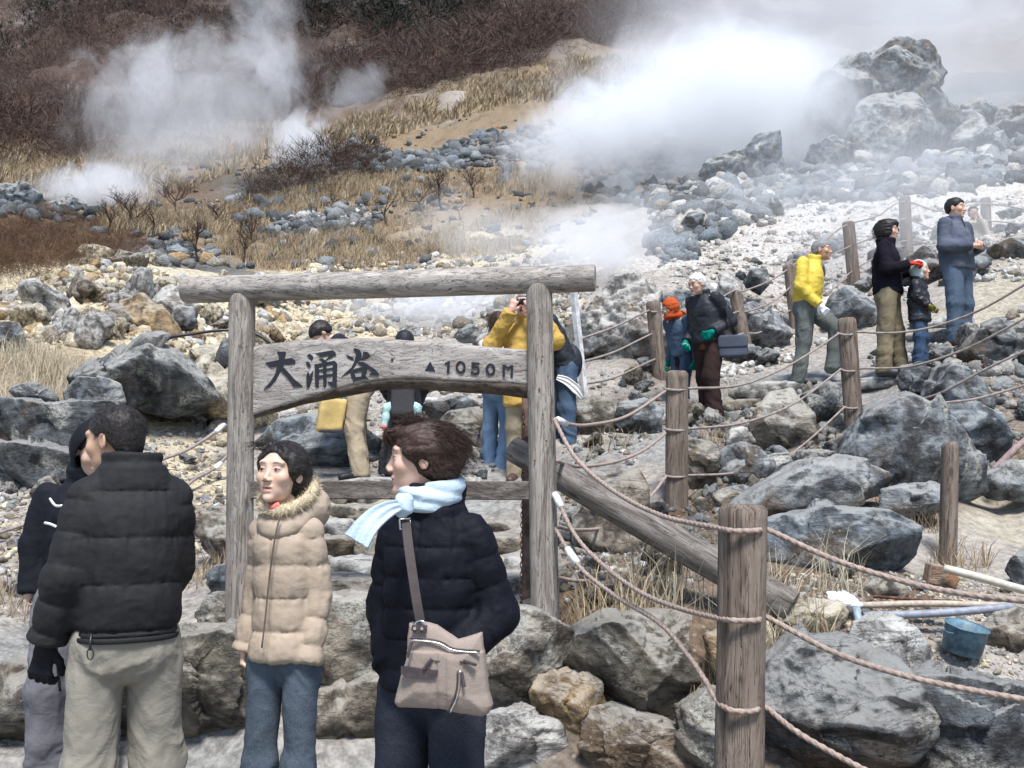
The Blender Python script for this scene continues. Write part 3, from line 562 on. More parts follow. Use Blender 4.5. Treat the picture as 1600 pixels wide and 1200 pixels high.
B('low grey rock at the left foot of the outcrop in the steam', [(1104, 270), (1110, 245), (1135, 236), (1170, 232), (1185, 270), (1170, 300), (1115, 290)], 37, 'b', k=5, amp=.08, mat=MRF)
B('rounded grey rock before the lava outcrop', [(1262, 255), (1275, 225), (1305, 210), (1335, 225), (1345, 255), (1310, 270), (1275, 268)], 38, 'b', k=5, amp=.08, mat=MRF)
B('long low grey rock before the lava outcrop', [(1225, 300), (1250, 275), (1310, 262), (1352, 272), (1365, 295), (1300, 310)], 34, 'b', k=5, amp=.08, mat=MRF)
B('blue grey outcrop beside the left steam vent', [(50, 330), (62, 305), (95, 300), (125, 318), (136, 342), (100, 352), (60, 350)], 42, 'b', k=5, amp=.1, crag=.15, mat=MRF)
B('dark blue outcrop at the left edge under the steam', [(-40, 320), (-20, 292), (30, 288), (60, 305), (58, 335), (0, 340)], 43, 'b', k=5, amp=.1, crag=.15, mat=MRF)
B('black boulder above the yellow rubble', [(135, 405), (142, 385), (165, 378), (180, 392), (176, 412), (150, 415)], 25, 'k', k=4, mat=MRF)
B('black boulder under the log at the grass edge', [(300, 428), (312, 410), (340, 402), (360, 412), (358, 432), (325, 438)], 26, 'k', k=4, mat=MRF)
B('round boulder on the skyline of the grass slope', [(398, 262), (398, 236), (415, 227), (430, 235), (430, 258), (415, 268)], 60, 'd', k=4, mat=MRF)
B('dark craggy rock at the left of the slope band', [(350, 300), (365, 270), (400, 258), (440, 265), (458, 285), (440, 305), (390, 312)], 56, 'd', k=5, amp=.1, crag=.2, mat=MRF)
B('lone black boulder on the grass slope', [(556, 305), (560, 292), (572, 288), (583, 298), (580, 307)], 48, 'k', k=3, mat=MRF)
# scattered stones: individuals in zones, the rest as loose rubble
def inpoly(x, y, poly):
    poly = np.array(poly, float); r = np.zeros(len(x), bool); n = len(poly)
    for i in range(n):
        (x1, y1), (x2, y2) = poly[i], poly[(i+1) % n]
        c = ((y1 > y) != (y2 > y)) & (x < (x2-x1)*(y-y1)/((y2-y1) if y2 != y1 else 1e-9)+x1); r ^= c
    return r
def plan_points(poly, n, Y0, Y1, seed):
    rs = np.random.RandomState(seed); out = []; got = 0
    for _ in range(60):
        m = n*6; Y = Y0*(Y1/Y0)**rs.rand(m); X = rs.uniform(-.62, .62, m)*(Y+1); Z = ground(X, Y)
        px, py = proj(np.stack([X, Y, Z], 1)); k = inpoly(px, py, poly); out.append(np.stack([X, Y, Z], 1)[k]); got += k.sum()
        if got >= n: break
    return np.concatenate(out)[:n]
LIB = [rock_shape(900+i, 4, (1, rr.uniform(.6, 1), rr.uniform(.45, .75)), 15, amp=.045, pn=90) for i in range(7)]
LIBME = []
for V, Fc in LIB:
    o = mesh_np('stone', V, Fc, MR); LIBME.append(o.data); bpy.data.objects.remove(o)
def stones(poly, n, Y0, Y1, s0, s1, tints, label, group, seed, sink=.2):
    r = random.Random(seed); pts = plan_points(poly, n, Y0, Y1, seed)
    for p in pts:
        s = s0*(s1/s0)**(r.random()**1.8)
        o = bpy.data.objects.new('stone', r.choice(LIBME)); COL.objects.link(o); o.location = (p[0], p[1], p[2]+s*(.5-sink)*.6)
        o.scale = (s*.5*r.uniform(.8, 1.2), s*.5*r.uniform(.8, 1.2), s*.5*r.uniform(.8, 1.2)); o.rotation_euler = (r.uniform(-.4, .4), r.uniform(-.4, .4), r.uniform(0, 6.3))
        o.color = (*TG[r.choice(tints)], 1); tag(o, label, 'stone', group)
def rubble(name, poly, n, Y0, Y1, s0, s1, cols, seed, lod=2, mat=None, flat=.7, patch=0):
    rs = np.random.RandomState(seed); pts = plan_points(poly, n, Y0, Y1, seed)
    if patch: pts = pts[fbm(pts*[patch, patch, 0], 3, seed) > -.22]
    n = len(pts)
    libs = [rock_shape(700+i+seed, lod, (1, rs.uniform(.7, 1), rs.uniform(.5, .9)), 14, amp=.07, pn=90) for i in range(5)]
    VV = []; FF = []; CC = []; b = 0
    for k, (V, Fc) in enumerate(libs):
        sel = pts[k::5]; m = len(sel)
        if not m: continue
        s = s0*(s1/s0)**(rs.rand(m)**2.2)*.5; a = rs.uniform(0, 6.283, m); sc = rs.uniform(.7, 1.2, (m, 3))*s[:, None]; sc[:, 2] *= flat+.3
        tl = rs.uniform(-.6, .6, m); q = V[None]*sc[:, None, :]
        ct, st = np.cos(tl)[:, None], np.sin(tl)[:, None]; y_, z_ = q[..., 1]*ct-q[..., 2]*st, q[..., 1]*st+q[..., 2]*ct
        ca, sa = np.cos(a)[:, None], np.sin(a)[:, None]; x2, y2 = q[..., 0]*ca-y_*sa, q[..., 0]*sa+y_*ca
        w3 = np.stack([x2+sel[:, 0:1], y2+sel[:, 1:2], z_+sel[:, 2:3]+s[:, None]*.12], -1)
        VV.append(w3.reshape(-1, 3)); FF.append((Fc[None]+(np.arange(m)*len(V))[:, None, None]+b).reshape(-1, 3)); b += m*len(V)
        c = np.array([TG[x] for x in cols])[rs.randint(0, len(cols), m)]*rs.uniform(.75, 1.25, (m, 1)); CC.append(np.repeat(c, len(V), 0))
    o = mesh_np(name, np.concatenate(VV), np.concatenate(FF), mat or MG, attr=np.concatenate(CC), smooth=False)
    tag(o, kind='stuff'); return o
ZY = [(-20, 470), (60, 440), (140, 415), (230, 418), (300, 440), (480, 470), (520, 520), (500, 640), (330, 700), (290, 640), (300, 600), (250, 545), (200, 530), (80, 545), (-20, 500)]
ZL = [(-20, 720), (110, 740), (330, 650), (360, 800), (300, 900), (60, 900), (-20, 900)]
ZC = [(420, 640), (500, 560), (850, 560), (860, 640), (760, 750), (650, 740), (560, 750)]
ZR = [(1040, 380), (1160, 330), (1300, 300), (1480, 320), (1620, 300), (1620, 440), (1480, 440), (1250, 560), (1130, 600), (1060, 500)]
ZG = [(880, 600), (1060, 560), (1060, 640), (960, 760), (1130, 830), (1060, 960), (880, 960), (880, 700)]
ZB = [(1200, 900), (1480, 895), (1620, 930), (1620, 1080), (1450, 1070), (1330, 1010), (1200, 1000)]
ZW = [(1060, 640), (1330, 600), (1360, 720), (1200, 800), (1060, 830)]
ZX = [(1350, 560), (1620, 480), (1620, 740), (1540, 760), (1500, 660)]
stones(ZY, 85, 10, 20, .3, 1.25, 'yytlyow', 'angular pale stone lying in the yellow rubble slope', 'angular stones of the yellow rubble slope', 11)
stones(ZL, 22, 6.6, 10, .1, .38, 'gtlt', 'loose stone on the gravel bank behind the two men', 'loose stones on the gravel bank behind the two men', 12)
stones(ZC, 22, 9, 15, .15, .55, 'gltb', 'grey stone on the bank between the sign posts', 'grey stones on the bank between the sign posts', 13)
stones(ZR, 45, 12, 30, .3, 1.3, 'gglbd', 'grey stone on the whitish ash slope behind the far fence', 'grey stones on the whitish ash slope', 14)
stones(ZG, 26, 5.6, 12.5, .15, .5, 'gtlm', 'stone beside the stairs under the fence ropes', 'stones beside the stairs under the fence ropes', 15)
stones(ZW, 26, 7, 12, .2, .55, 'gtld', 'stone packed into the bank below the stairs', 'stones packed into the bank below the stairs', 16)
stones(ZX, 16, 7.5, 13, .2, .7, 'gdlb', 'grey stone on the bank right of the fence', 'grey stones on the bank right of the fence', 17)
stones(ZB, 10, 4.8, 6.5, .08, .22, 'tlyg', 'small stone on the gravel near the blue pot', 'small stones on the gravel near the blue pot', 18)
rubble('yellow_rubble', ZY, 3800, 10, 20.5, .05, .42, 'yyytwlo', 31)
rubble('pool_gravel', [(470, 396), (900, 378), (940, 440), (870, 530), (500, 525)], 4200, 14, 36, .05, .45, 'ytwlgt', 39)
rubble('slope_rocks', [(-20, 270), (350, 225), (650, 180), (1010, 95), (1040, 200), (930, 340), (800, 410), (300, 425), (180, 380)], 2600, 22, 105, .10, .9, 'dkgdto', 48)
rubble('crest_rocks', [(330, 330), (480, 235), (760, 230), (860, 280), (600, 345), (420, 400)], 700, 28, 75, .2, 1.4, 'dkg', 49)
rubble('bank_gravel', ZL, 3000, 6.6, 10.5, .015, .13, 'ltgty', 32)
rubble('middle_gravel', ZC, 1800, 9, 15, .03, .22, 'lgtw', 33)
rubble('ash_scree', ZR, 4600, 12, 32, .04, .32, 'wwlwt', 34)
rubble('stair_gravel', ZG, 2200, 5.6, 13, .02, .14, 'ltmg', 35)
rubble('pot_gravel', ZB, 3000, 4.6, 6.6, .012, .06, 'tlyg', 36)
rubble('bank_scree', ZW, 1200, 7, 12, .04, .25, 'gdtm', 37)
rubble('right_scree', ZX, 1000, 7.5, 13.5, .04, .3, 'gdtl', 38)
for nm, poly, n, Y0, Y1, s0, s1, c_, sd_ in (
    ('upper_scree', [(560, 210), (640, 165), (800, 140), (1010, 130), (1060, 210), (900, 260), (760, 250), (700, 270), (560, 270), (480, 275), (470, 240)], 12000, 45, 95, .15, 1.6, 'dkgdb', 41),
    ('left_scree', [(350, 320), (360, 260), (480, 235), (560, 245), (520, 285), (440, 320)], 2600, 45, 75, .15, 1.0, 'dkb', 42),
    ('lower_scree', [(430, 370), (460, 335), (560, 330), (590, 350), (500, 405), (430, 395)], 800, 26, 44, .12, .9, 'dkgl', 43),
    ('dark_scree', [(180, 400), (200, 370), (290, 360), (300, 400), (250, 425), (190, 420)], 800, 20, 40, .12, .8, 'kdkg', 44),
    ('outcrop_scree', [(1010, 300), (1100, 240), (1400, 250), (1500, 170), (1620, 130), (1620, 280), (1450, 310), (1250, 320), (1090, 400), (1030, 420)], 3500, 18, 52, .15, 1.3, 'gbdgl', 45),
    ('edge_scree', [(-20, 340), (0, 290), (150, 330), (150, 345), (40, 350)], 260, 34, 48, .3, 1.4, 'bdk', 46),
    ('crag_scree', [(900, 240), (1060, 195), (1080, 250), (1040, 330), (900, 300)], 2200, 26, 60, .15, 1.0, 'dgkt', 47)):
    rubble(nm, poly, n, Y0, Y1, s0, s1, c_, sd_, patch=.16 if sd_ in (41, 42) else 0)
# ------------------------------------------------ the wooden name sign
def log_mesh(name, a, b, ra, rb, mat, parent=None, n=28, m=40, seed=1, wob=.004, bev=.008, sq=0.0):
    a, b = Vector(a), Vector(b); ax = (b-a); L = ax.length; R = ax.to_track_quat('Z', 'Y').to_matrix()
    horizontal = abs(ax.normalized().z) < .8
    ts = np.concatenate([[0, bev/L*.35], np.linspace(bev/L, 1-bev/L, m), [1-bev/L*.35, 1]]); V = []; k = 0
    for i, t in enumerate(ts):
        r = ra+(rb-ra)*t; e = min(t, 1-t)*L
        if e < bev: r -= (bev-e)*.8
        for j in range(n):
            q = 2*math.pi*j/n; f = 1.0
            V.append((math.cos(q)*r*f, math.sin(q)*r*f, t*L))
    V = np.array(V); nz = fbm(V*[3, 3, .9]+seed*5.3, 3, seed)*wob+fbm(V*[34, 34, 1.2]+seed, 2, seed+3)*wob*.45
    rr_ = np.hypot(V[:, 0], V[:, 1])[:, None]; V[:, :2] *= 1+(nz[:, None]/np.maximum(rr_, 1e-4))
    bend = fbm(np.stack([V[:, 2]*.8, V[:, 2]*0+seed, V[:, 2]*0], -1), 2, seed)*wob*2; V[:, 0] += bend
    V = V@np.array(R).T+np.array(a); M_ = len(ts); Fs = []
    for i in range(M_-1):
        for j in range(n): Fs.append((i*n+j, i*n+(j+1) % n, (i+1)*n+(j+1) % n, (i+1)*n+j))
    Fs.append(tuple(reversed(range(n)))); Fs.append(tuple((M_-1)*n+j for j in range(n)))
    o = mesh_np(name, V, Fs, mat, parent); return autosmooth(o, 50)
YL, YR = 5.70, 5.40
XL_, XR_ = P(377, 600, YL).x, P(848, 600, YR).x; SM = (YR-YL)/(XR_-XL_)
def S3(px, py, off=0.0, base=0.0):         # on the vertical plane of the sign; off > 0 comes out of the board
    b = (600-py)/F; k = (px-800)/F/(CP-b*SP); Y = (YL-SM*XL_)/(1-SM*k); p = P(px, py, Y); nrm = Vector((SM, -1, 0)).normalized()
    return p+nrm*(off+base)
sign = empty('name_sign', S3(610, 995), 0, 'weathered wooden name sign with a round top log and a carved wavy board reading 1050M', 'sign')
SB = Vector(sign.location)
def W(o): o.location = -SB+o.location; return o
FB = -.0                                  # board front lies just ahead of the posts' middle
lp = log_mesh('post', S3(373, 1015), S3(378, 458), .0745, .0745, MWz, seed=2, wob=.003); lp.parent = sign; W(lp)
rp = log_mesh('post', S3(853, 1010), S3(842, 446), .0775, .071, MWz, seed=5, wob=.003); rp.parent = sign; W(rp)
tl_ = log_mesh('top_log', S3(289, 454), S3(930, 434), .0785, .0735, MWx, seed=8, wob=.0035, m=70); tl_.parent = sign; W(tl_)
BL = [(393, 540, 648, 653), (414, 537, 641, 646), (440, 534, 633, 640), (469, 531, 624, 631), (500, 529.5, 614, 625), (524, 528.5, 606, 621), (560, 528, 598, 614), (592, 528, 592, 608), (625, 530, 590, 607), (647, 532, 590, 607.5), (675, 533, 591, 609), (702, 535, 593, 611), (730, 538, 594, 613), (757, 541, 595, 614.5), (785, 543, 596.5, 616.5), (823, 546, 600, 622), (828, 546.5, 601, 622.5)]
bx = np.linspace(393, 828, 150); bt, br, bb = [np.interp(bx, [r[0] for r in BL], [r[k] for r in BL]) for k in (1, 2, 3)]
V = []; Fs = []; NR = 22
for i, x in enumerate(bx):
    col = [S3(x, bt[i]+2, -.055), S3(x, bt[i], -.02), S3(x, bt[i]+2.5, -.004), S3(x, bt[i]+8, 0)]
    for k in range(1, NR): col.append(S3(x, bt[i]+8+(br[i]-bt[i]-8)*k/NR, 0))
    col += [S3(x, br[i], -.002), S3(x, br[i]+1.5, -.008)]
    V += col
NC = len(V)//len(bx)
for i in range(len(bx)-1):
    for k in range(NC-1): q = i*NC+k; Fs.append((q, q+1, q+NC+1, q+NC))
V = np.array(V); nn_ = np.array([SM, -1, 0])/math.hypot(SM, 1)
V += nn_*(fbm(V*[4, 4, 16], 4, 4)*.0035)[:, None]*((np.arange(len(V)) % NC) > 2)[:, None]
Fs.append(tuple(range(NC-1, -1, -1))); Fs.append(tuple((len(bx)-1)*NC+k for k in range(NC)))
bd = mesh_np('board', V-np.array(SB), Fs, MWb, sign); autosmooth(bd, 60)
V = []; Fs = []
for i, x in enumerate(bx):
    j = 1.2*math.sin(x*.13)+.8*math.sin(x*.37)
    V += [S3(x, br[i]+1.2, -.0075), S3(x, (br[i]*.7+bb[i]*.3)+j*.5, -.006), S3(x, (br[i]+bb[i])/2+j, -.014), S3(x, bb[i]-1, -.04), S3(x, bb[i], -.055), S3(x, bt[i]+2, -.056)]
for i in range(len(bx)-1):
    for k in range(5): q = i*6+k; Fs.append((q, q+1, q+7, q+6))
be = mesh_np('bark_edge', np.array(V)-np.array(SB), Fs, MWs, sign); autosmooth(be, 60)
NG = [0]
def glyph(name, polys, sc, ox, oy, lab):
    V = []; Fs = []
    for poly in polys:
        NG[0] += 1; off = .0050+(NG[0] % 9)*.00035; b = len(V)
        pts = [S3(ox+u/sc, oy+v/sc, off) for u, v in poly]; V += pts; V += [p-Vector((SM, -1, 0)).normalized()*.006 for p in pts]; n = len(pts)
        Fs.append(tuple(range(b, b+n)))
        for i in range(n): Fs.append((b+i, b+(i+1) % n, b+n+(i+1) % n, b+n+i))
    o = mesh_np(name, np.array([tuple(v) for v in V])-np.array(SB), Fs, MINK, sign, smooth=False); o['label'] = lab; return o
def stroke(pts, wd):
    L = []; Rr = []
    for i, p in enumerate(pts):
        a = pts[max(i-1, 0)]; c = pts[min(i+1, len(pts)-1)]; dx, dy = c[0]-a[0], c[1]-a[1]; l = math.hypot(dx, dy) or 1
        L.append((p[0]-dy/l*wd/2, p[1]+dx/l*wd/2)); Rr.append((p[0]+dy/l*wd/2, p[1]-dx/l*wd/2))
    return [[L[i], L[i+1], Rr[i+1], Rr[i]] for i in range(len(pts)-1)]
K = 13.333
glyph('carved_character', [[(200, 490), (460, 440), (600, 415), (760, 395), (825, 450), (820, 500), (560, 525), (300, 585)], [(445, 255), (620, 265), (630, 300), (600, 400), (585, 500), (565, 560), (485, 560), (485, 420), (485, 340), (450, 290)], [(455, 545), (570, 545), (500, 680), (400, 860), (290, 990), (165, 1045), (300, 900), (400, 740)], [(560, 560), (640, 650), (800, 830), (975, 975), (850, 990), (790, 980), (700, 850), (500, 630)]], K, 400, 530, 'black carved character 大')
glyph('carved_character', [[(1070, 340), (1120, 305), (1180, 340), (1200, 390), (1165, 445), (1130, 400)], [(1045, 475), (1090, 465), (1140, 530), (1140, 600), (1080, 560)], [(1090, 650), (1120, 780), (1110, 1010), (1065, 1000), (1055, 800)], [(1115, 775), (1200, 650), (1180, 800), (1112, 1010), (1100, 900)],
    [(1250, 300), (1420, 262), (1600, 232), (1655, 270), (1668, 340), (1610, 345), (1500, 325), (1360, 365)], [(1560, 320), (1640, 330), (1540, 410), (1450, 440)], [(1320, 420), (1390, 400), (1500, 480), (1430, 500), (1390, 480)],
    [(1225, 520), (1320, 520), (1310, 990), (1270, 1010), (1240, 980)], [(1240, 525), (1460, 480), (1640, 450), (1690, 500), (1690, 530), (1600, 530), (1320, 575)], [(1605, 500), (1700, 515), (1685, 980), (1640, 1010), (1590, 1000), (1500, 890), (1600, 890)], [(1400, 490), (1475, 490), (1475, 930), (1440, 1015), (1410, 940)], [(1300, 635), (1610, 595), (1610, 640), (1300, 680)], [(1300, 760), (1610, 715), (1610, 765), (1300, 825)]], K, 400, 530, 'black carved character 涌')
glyph('carved_character', [[(555, 335), (600, 340), (690, 385), (715, 440), (670, 440), (595, 400)], [(700, 205), (740, 188), (820, 215), (865, 280), (870, 350), (830, 430), (745, 400), (755, 300)], [(735, 390), (840, 410), (790, 480), (735, 560), (650, 690), (560, 740), (450, 790), (560, 680), (660, 590), (720, 470)], [(895, 290), (915, 258), (1000, 270), (1050, 340), (960, 410), (880, 440), (820, 435), (880, 380), (910, 320)],
    [(800, 470), (920, 480), (1050, 560), (1160, 640), (1240, 730), (1110, 690), (1070, 640), (980, 600), (860, 560), (790, 510)], [(1110, 680), (1240, 730), (1210, 745), (1030, 738), (1040, 720)], [(640, 660), (760, 610), (900, 580), (990, 600), (980, 650), (880, 665), (720, 690)], [(640, 700), (715, 680), (745, 790), (760, 860), (710, 865), (670, 800)], [(880, 620), (985, 620), (950, 780), (870, 785)], [(700, 800), (870, 775), (960, 775), (1015, 830), (900, 835), (720, 868)]], K, 500, 530, 'black carved character 谷')
K = 8.889
def ringpts(cx, cy, rx, ry, a0=0, a1=360, n=20): return [(cx+rx*math.cos(rad(a0+(a1-a0)*i/n)), cy+ry*math.sin(rad(a0+(a1-a0)*i/n))) for i in range(n+1)]
glyph('carved_mark', [[(200, 130), (270, 272), (125, 262)]], K, 650, 550, 'black carved triangle')
glyph('carved_digit', [[(400, 160), (450, 126), (474, 128), (466, 292), (430, 290), (436, 168), (405, 182)]], K, 650, 550, 'black carved 1')
glyph('carved_digit', stroke(ringpts(623, 213, 54, 72), 30), K, 650, 550, 'black carved 0')
glyph('carved_digit', [[(775, 142), (885, 150), (880, 178), (775, 170)], [(775, 150), (803, 152), (800, 225), (772, 225)]]+stroke([(785, 222), (815, 205), (845, 208), (870, 232), (872, 268), (850, 298), (815, 302), (785, 290), (768, 275)], 28), K, 650, 550, 'black carved 5')
glyph('carved_digit', stroke(ringpts(1037, 243, 52, 70), 30), K, 650, 550, 'black carved 0 nearest the letter')
glyph('carved_letter', [[(1205, 178), (1238, 180), (1238, 346), (1205, 346)], [(1320, 185), (1352, 185), (1346, 352), (1314, 350)], [(1205, 178), (1240, 178), (1290, 215), (1285, 245)], [(1345, 185), (1320, 183), (1275, 218), (1285, 245)]], K, 650, 550, 'black carved M')
mb = MB()
a_, b_ = S3(392, 767), S3(832, 765); ax = (b_-a_); R3 = Matrix.Rotation(math.atan2(ax.y, ax.x), 3, 'Z')
mb.box((a_+b_)/2-SB, (ax.length, .045, .10), R3, .006); rl = mb.build('lower_rail', MWd, sign)
for px, py in ((860, 560), (855, 610), (848, 720), (841, 518), (866, 690)):
    kb = MB(); c = S3(px-9, py, .079)-SB; kb.tube([c, c+Vector((SM, -1, 0)).normalized()*.004], [.006, .005], 8); kb.build('nail', MRUST, sign)
kb = MB(); c = S3(613, 562, .002)-SB; kb.tube([c, c+Vector((SM, -1, 0)).normalized()*.004], [.009, .007], 10); kb.build('nail', MRUST, sign)
# diagonal log, thin prop post, chain
dl = log_mesh('leaning_log', P(800, 692, 5.75)+Vector((0, 0, -.03)), P(1236, 948, 5.15), .079, .092, m_wood('leaning_wood', 2, (0.25, .225, .20), (.10, .085, .075)), seed=14)
bpy.data.objects.remove(dl)
def thing_log(name, label, cat, a, b, ra, rb, mat, **kw):
    base = Vector(a); o = log_mesh(name, Vector((0, 0, 0)), Vector(b)-base, ra, rb, mat, **kw); o.location = base
    return tag(o, label, cat)
def log_local(name, label, cat, a, b, ra, rb, mat, group=None, **kw):     # built along its own z axis, then turned
    a, b = Vector(a), Vector(b); o = log_mesh(name, (0, 0, 0), (0, 0, (b-a).length), ra, rb, mat, **kw)
    o.location = a; o.rotation_mode = 'QUATERNION'; o.rotation_quaternion = (b-a).to_track_quat('Z', 'Y'); return tag(o, label, cat, group)
log_local('leaning_log', 'thick round log leaning down from the right sign post to the rocks', 'log', P(1236, 950, 5.2), P(800, 700, 5.82), .092, .078, m_wood('leaning_wood', 2, (0.27, .24, .215), (.11, .095, .082)), seed=14, wob=.005)
pp = empty('prop_post', P(822, 900, 6.0), 0, 'thin rusty brown post standing behind the right sign post', 'post')
mb = MB().box(P(822, 770, 6.0)-Vector(pp.location), (.05, .05, 1.55), None, .005); mb.build('shaft', m_plain('rusty_timber', (.13, .09, .07), .85, .2, var=.5, scale=9), pp)
c0 = P(826, 687, 5.95)-Vector(pp.location); MB().tube([c0+Vector((-.01, -.16, 0)), c0+Vector((-.01, -.10, 0))], [.016, .016], 8).build('bolt', MRUST, pp)
def chain_thing(px, y0, y1, Y, label):
    a, b = P(px, y0, Y), P(px-4, y1, Y); m = MB(); L = (b-a).length; n = int(L/.028)
    o = empty('chain', b, 0, label, 'chain')
    for i in range(n):
        c = a+(b-a)*(i+.5)/n-b; pts = [c+Vector((math.cos(t)*.0085*(1 if i % 2 else .1), math.cos(t)*.0085*(.1 if i % 2 else 1), math.sin(t)*.02)) for t in np.linspace(0, 2*math.pi, 11)]
        m = MB().tube(pts, .003, 5, False); l = m.build('link', MRUST, o, True)
    return o
chain_thing(818, 640, 965, 5.85, 'thin rusty chain hanging beside the right sign post')
# ------------------------------------------------ fence posts
def fpost(label, pt, pb, Y, r, below=.5, n=26, mat=None, seed=1, lean=None, group=None):
    t, b = P(*pt, Y), P(*pb, Y); d = (b-t).normalized(); b = b+d*below
    return log_local('fence_post', label, 'fence post', b, t, r*1.03, r, mat or MWp, group, seed=seed, n=n, wob=.004, bev=.022)
fpost('nearest thick brown fence post with three rope wraps', (1161, 788), (1155, 1200), 3.9, .0895, .4, n=40, seed=21)
fpost('fence post before the legs of the old man, three ropes round it', (1058, 580), (1057, 806), 8.0, .088, seed=22)
fpost('fence post at the front foot of the man in the yellow jacket', (1323, 497), (1338, 712), 9.4, .082, seed=23)
fpost('slim weathered post with a cracked top by the sandy patch', (1485, 691), (1481, 888), 6.6, .0565, .15, seed=24)
GH = 'far fence posts along the upper path'
fpost('far fence post behind the woman in the orange headscarf', (1020, 471), (1036, 640), 12.2, .085, seed=25, group=GH)
fpost('far fence post right behind the old man', (1148, 455), (1172, 570), 13.4, .08, seed=26, group=GH)
fpost('far fence post at the back of the man in the yellow jacket', (1233, 414), (1240, 480), 14.5, .08, seed=27, group=GH)
fpost('tall hazy fence post between the yellow jacket and the dark coat', (1325, 347), (1335, 448), 16.5, .10, seed=28, group=GH)
fpost('hazy fence post above the dark coated woman', (1413, 308), (1419, 440), 17.5, .10, seed=29, group=GH)
fpost('farthest hazy fence post behind the man in the grey fleece', (1540, 309), (1543, 390), 18.0, .09, seed=30, group=GH)
wp = empty('white_pole', P(912, 614, 10.2), 0, 'slanting white pole standing right of the sign', 'pole')
mb = MB(); mb.tube([P(913, 618, 10.2)-Vector(wp.location), P(896, 452, 10.2)-Vector(wp.location)], .040, 4); mb.build('shaft', m_plain('flaking_white_paint', (.55, .54, .52), .7, .3, var=.25, scale=14), wp)
# ------------------------------------------------ ropes
def rope(label, pts, r=.0102, step=.0055, near=True, group=None, name='rope', mat=None, cat='rope', ends=()):
    w3 = spline([P(*p) for p in pts], 14); out = [w3[0]]; acc = 0
    for a, b in zip(w3, w3[1:]):
        d = (b-a).length
        while acc+d >= step: t = (step-acc)/d; a = a+(b-a)*t; d = (b-a).length; acc = 0; out.append(a)
        acc += d
    o = MB().tube(out, r, 12 if near else 6, True, (.34, 62.0) if near else None).build(name, mat or (MROPE if near else MROPEF), smooth=True, loc=out[0])
    tag(o, label, cat, group)
    for (a, b, rr2, m) in ends:
        k = MB().tube([P(*a)-out[0], P(*b)-out[0]], rr2, 8).build('tape', m, o, True)
    return o
g1 = 'ropes from the sign to the nearest post'
rope('top rope sagging from the sign past the top of the nearest post', [(866, 655, 5.32), (900, 716, 5.1), (960, 768, 4.75), (1035, 806, 4.3), (1122, 825, 3.9), (1140, 829, 3.805), (1160, 830, 3.79), (1185, 829, 3.81), (1200, 828, 3.9), (1300, 873, 3.75), (1400, 905, 3.6), (1500, 927, 3.5), (1640, 943, 3.35)])
rope('middle rope sagging from the sign round the middle of the nearest post', [(868, 774, 5.32), (900, 838, 5.1), (945, 885, 4.85), (1000, 925, 4.5), (1060, 950, 4.2), (1122, 966, 3.9), (1140, 969, 3.805), (1160, 970, 3.79), (1185, 969, 3.81), (1193, 962, 3.9), (1300, 1018, 3.72), (1400, 1052, 3.58), (1500, 1075, 3.45), (1640, 1100, 3.3)], ends=[((867, 772, 5.33), (877, 792, 5.25), .019, MWHITE)])
rope('lowest rope with white tape, sagging from the sign to the bottom right', [(868, 826, 5.32), (905, 885, 5.05), (960, 930, 4.75), (1030, 973, 4.35), (1072, 1020, 4.15), (1100, 1060, 4.0), (1121, 1096, 3.9), (1140, 1109, 3.805), (1160, 1112, 3.79), (1182, 1110, 3.81), (1190, 1100, 3.9), (1240, 1140, 3.75), (1300, 1176, 3.65), (1380, 1218, 3.5)], ends=[((887, 858, 5.16), (902, 880, 5.07), .02, MWHITE)])
rope('upper rope with a taped end from the sign to the middle fence post', [(866, 655, 5.42), (885, 662, 5.9), (920, 664, 6.4), (980, 650, 7.2), (1040, 611, 7.95)], .0108, .012, ends=[((872, 656, 5.5), (884, 662, 5.85), .02, MWHITE)])
rope('second rope from the sign to the middle fence post', [(870, 720, 5.45), (905, 729, 6.2), (960, 722, 7.0), (1005, 704, 7.5), (1040, 677, 7.95)], .0108, .012)
rope('third rope from the sign to the middle fence post', [(870, 822, 5.42), (900, 828, 6.0), (950, 822, 6.9), (1005, 788, 7.5), (1042, 743, 7.95)], .0108, .012)
rope('lowest short rope from the sign under the leaning log', [(870, 902, 5.42), (905, 908, 5.7), (945, 902, 6.0), (990, 878, 6.4), (1028, 842, 6.9)], .0108, .012, ends=[((936, 905, 5.92), (946, 902, 6.02), .02, MWHITE)])
def span(label, pts): rope(label, pts, .0108, .02, False)
def wr(y, dx=0): return [(1038, y, 8.0), (1046, y+2, 7.93), (1058, y+3, 7.9), (1070, y+2, 7.93), (1076, y, 8.0)]
span('top rope from the middle post up to the second post', wr(607)+[(1160, 601, 8.5), (1240, 567, 9.0), (1311, 521, 9.35)])
span('second rope from the middle post up to the second post', wr(670)+[(1160, 661, 8.5), (1240, 631, 9.0), (1315, 576, 9.35)])
span('third rope from the middle post up to the second post', wr(743)+[(1160, 737, 8.5), (1240, 706, 9.0), (1320, 636, 9.35)])
span('lowest rope from behind the middle post up to the second post', [(1180, 765, 8.3), (1240, 742, 8.8), (1290, 722, 9.1), (1328, 697, 9.35)])
def wr3(x, y): return [(x-18, y+3, 9.4), (x-8, y+6, 9.32), (x+4, y+6, 9.31), (x+14, y+2, 9.4)]
span('top rope rising right from the second post to the picture edge', wr3(1326, 517)+[(1400, 520, 9.2), (1464, 509, 9.0), (1540, 480, 8.7), (1640, 420, 8.3)])
span('second rope rising right from the second post across the streaked boulder', wr3(1330, 574)+[(1420, 573, 9.1), (1500, 549, 8.8), (1560, 520, 8.5), (1640, 475, 8.2)])
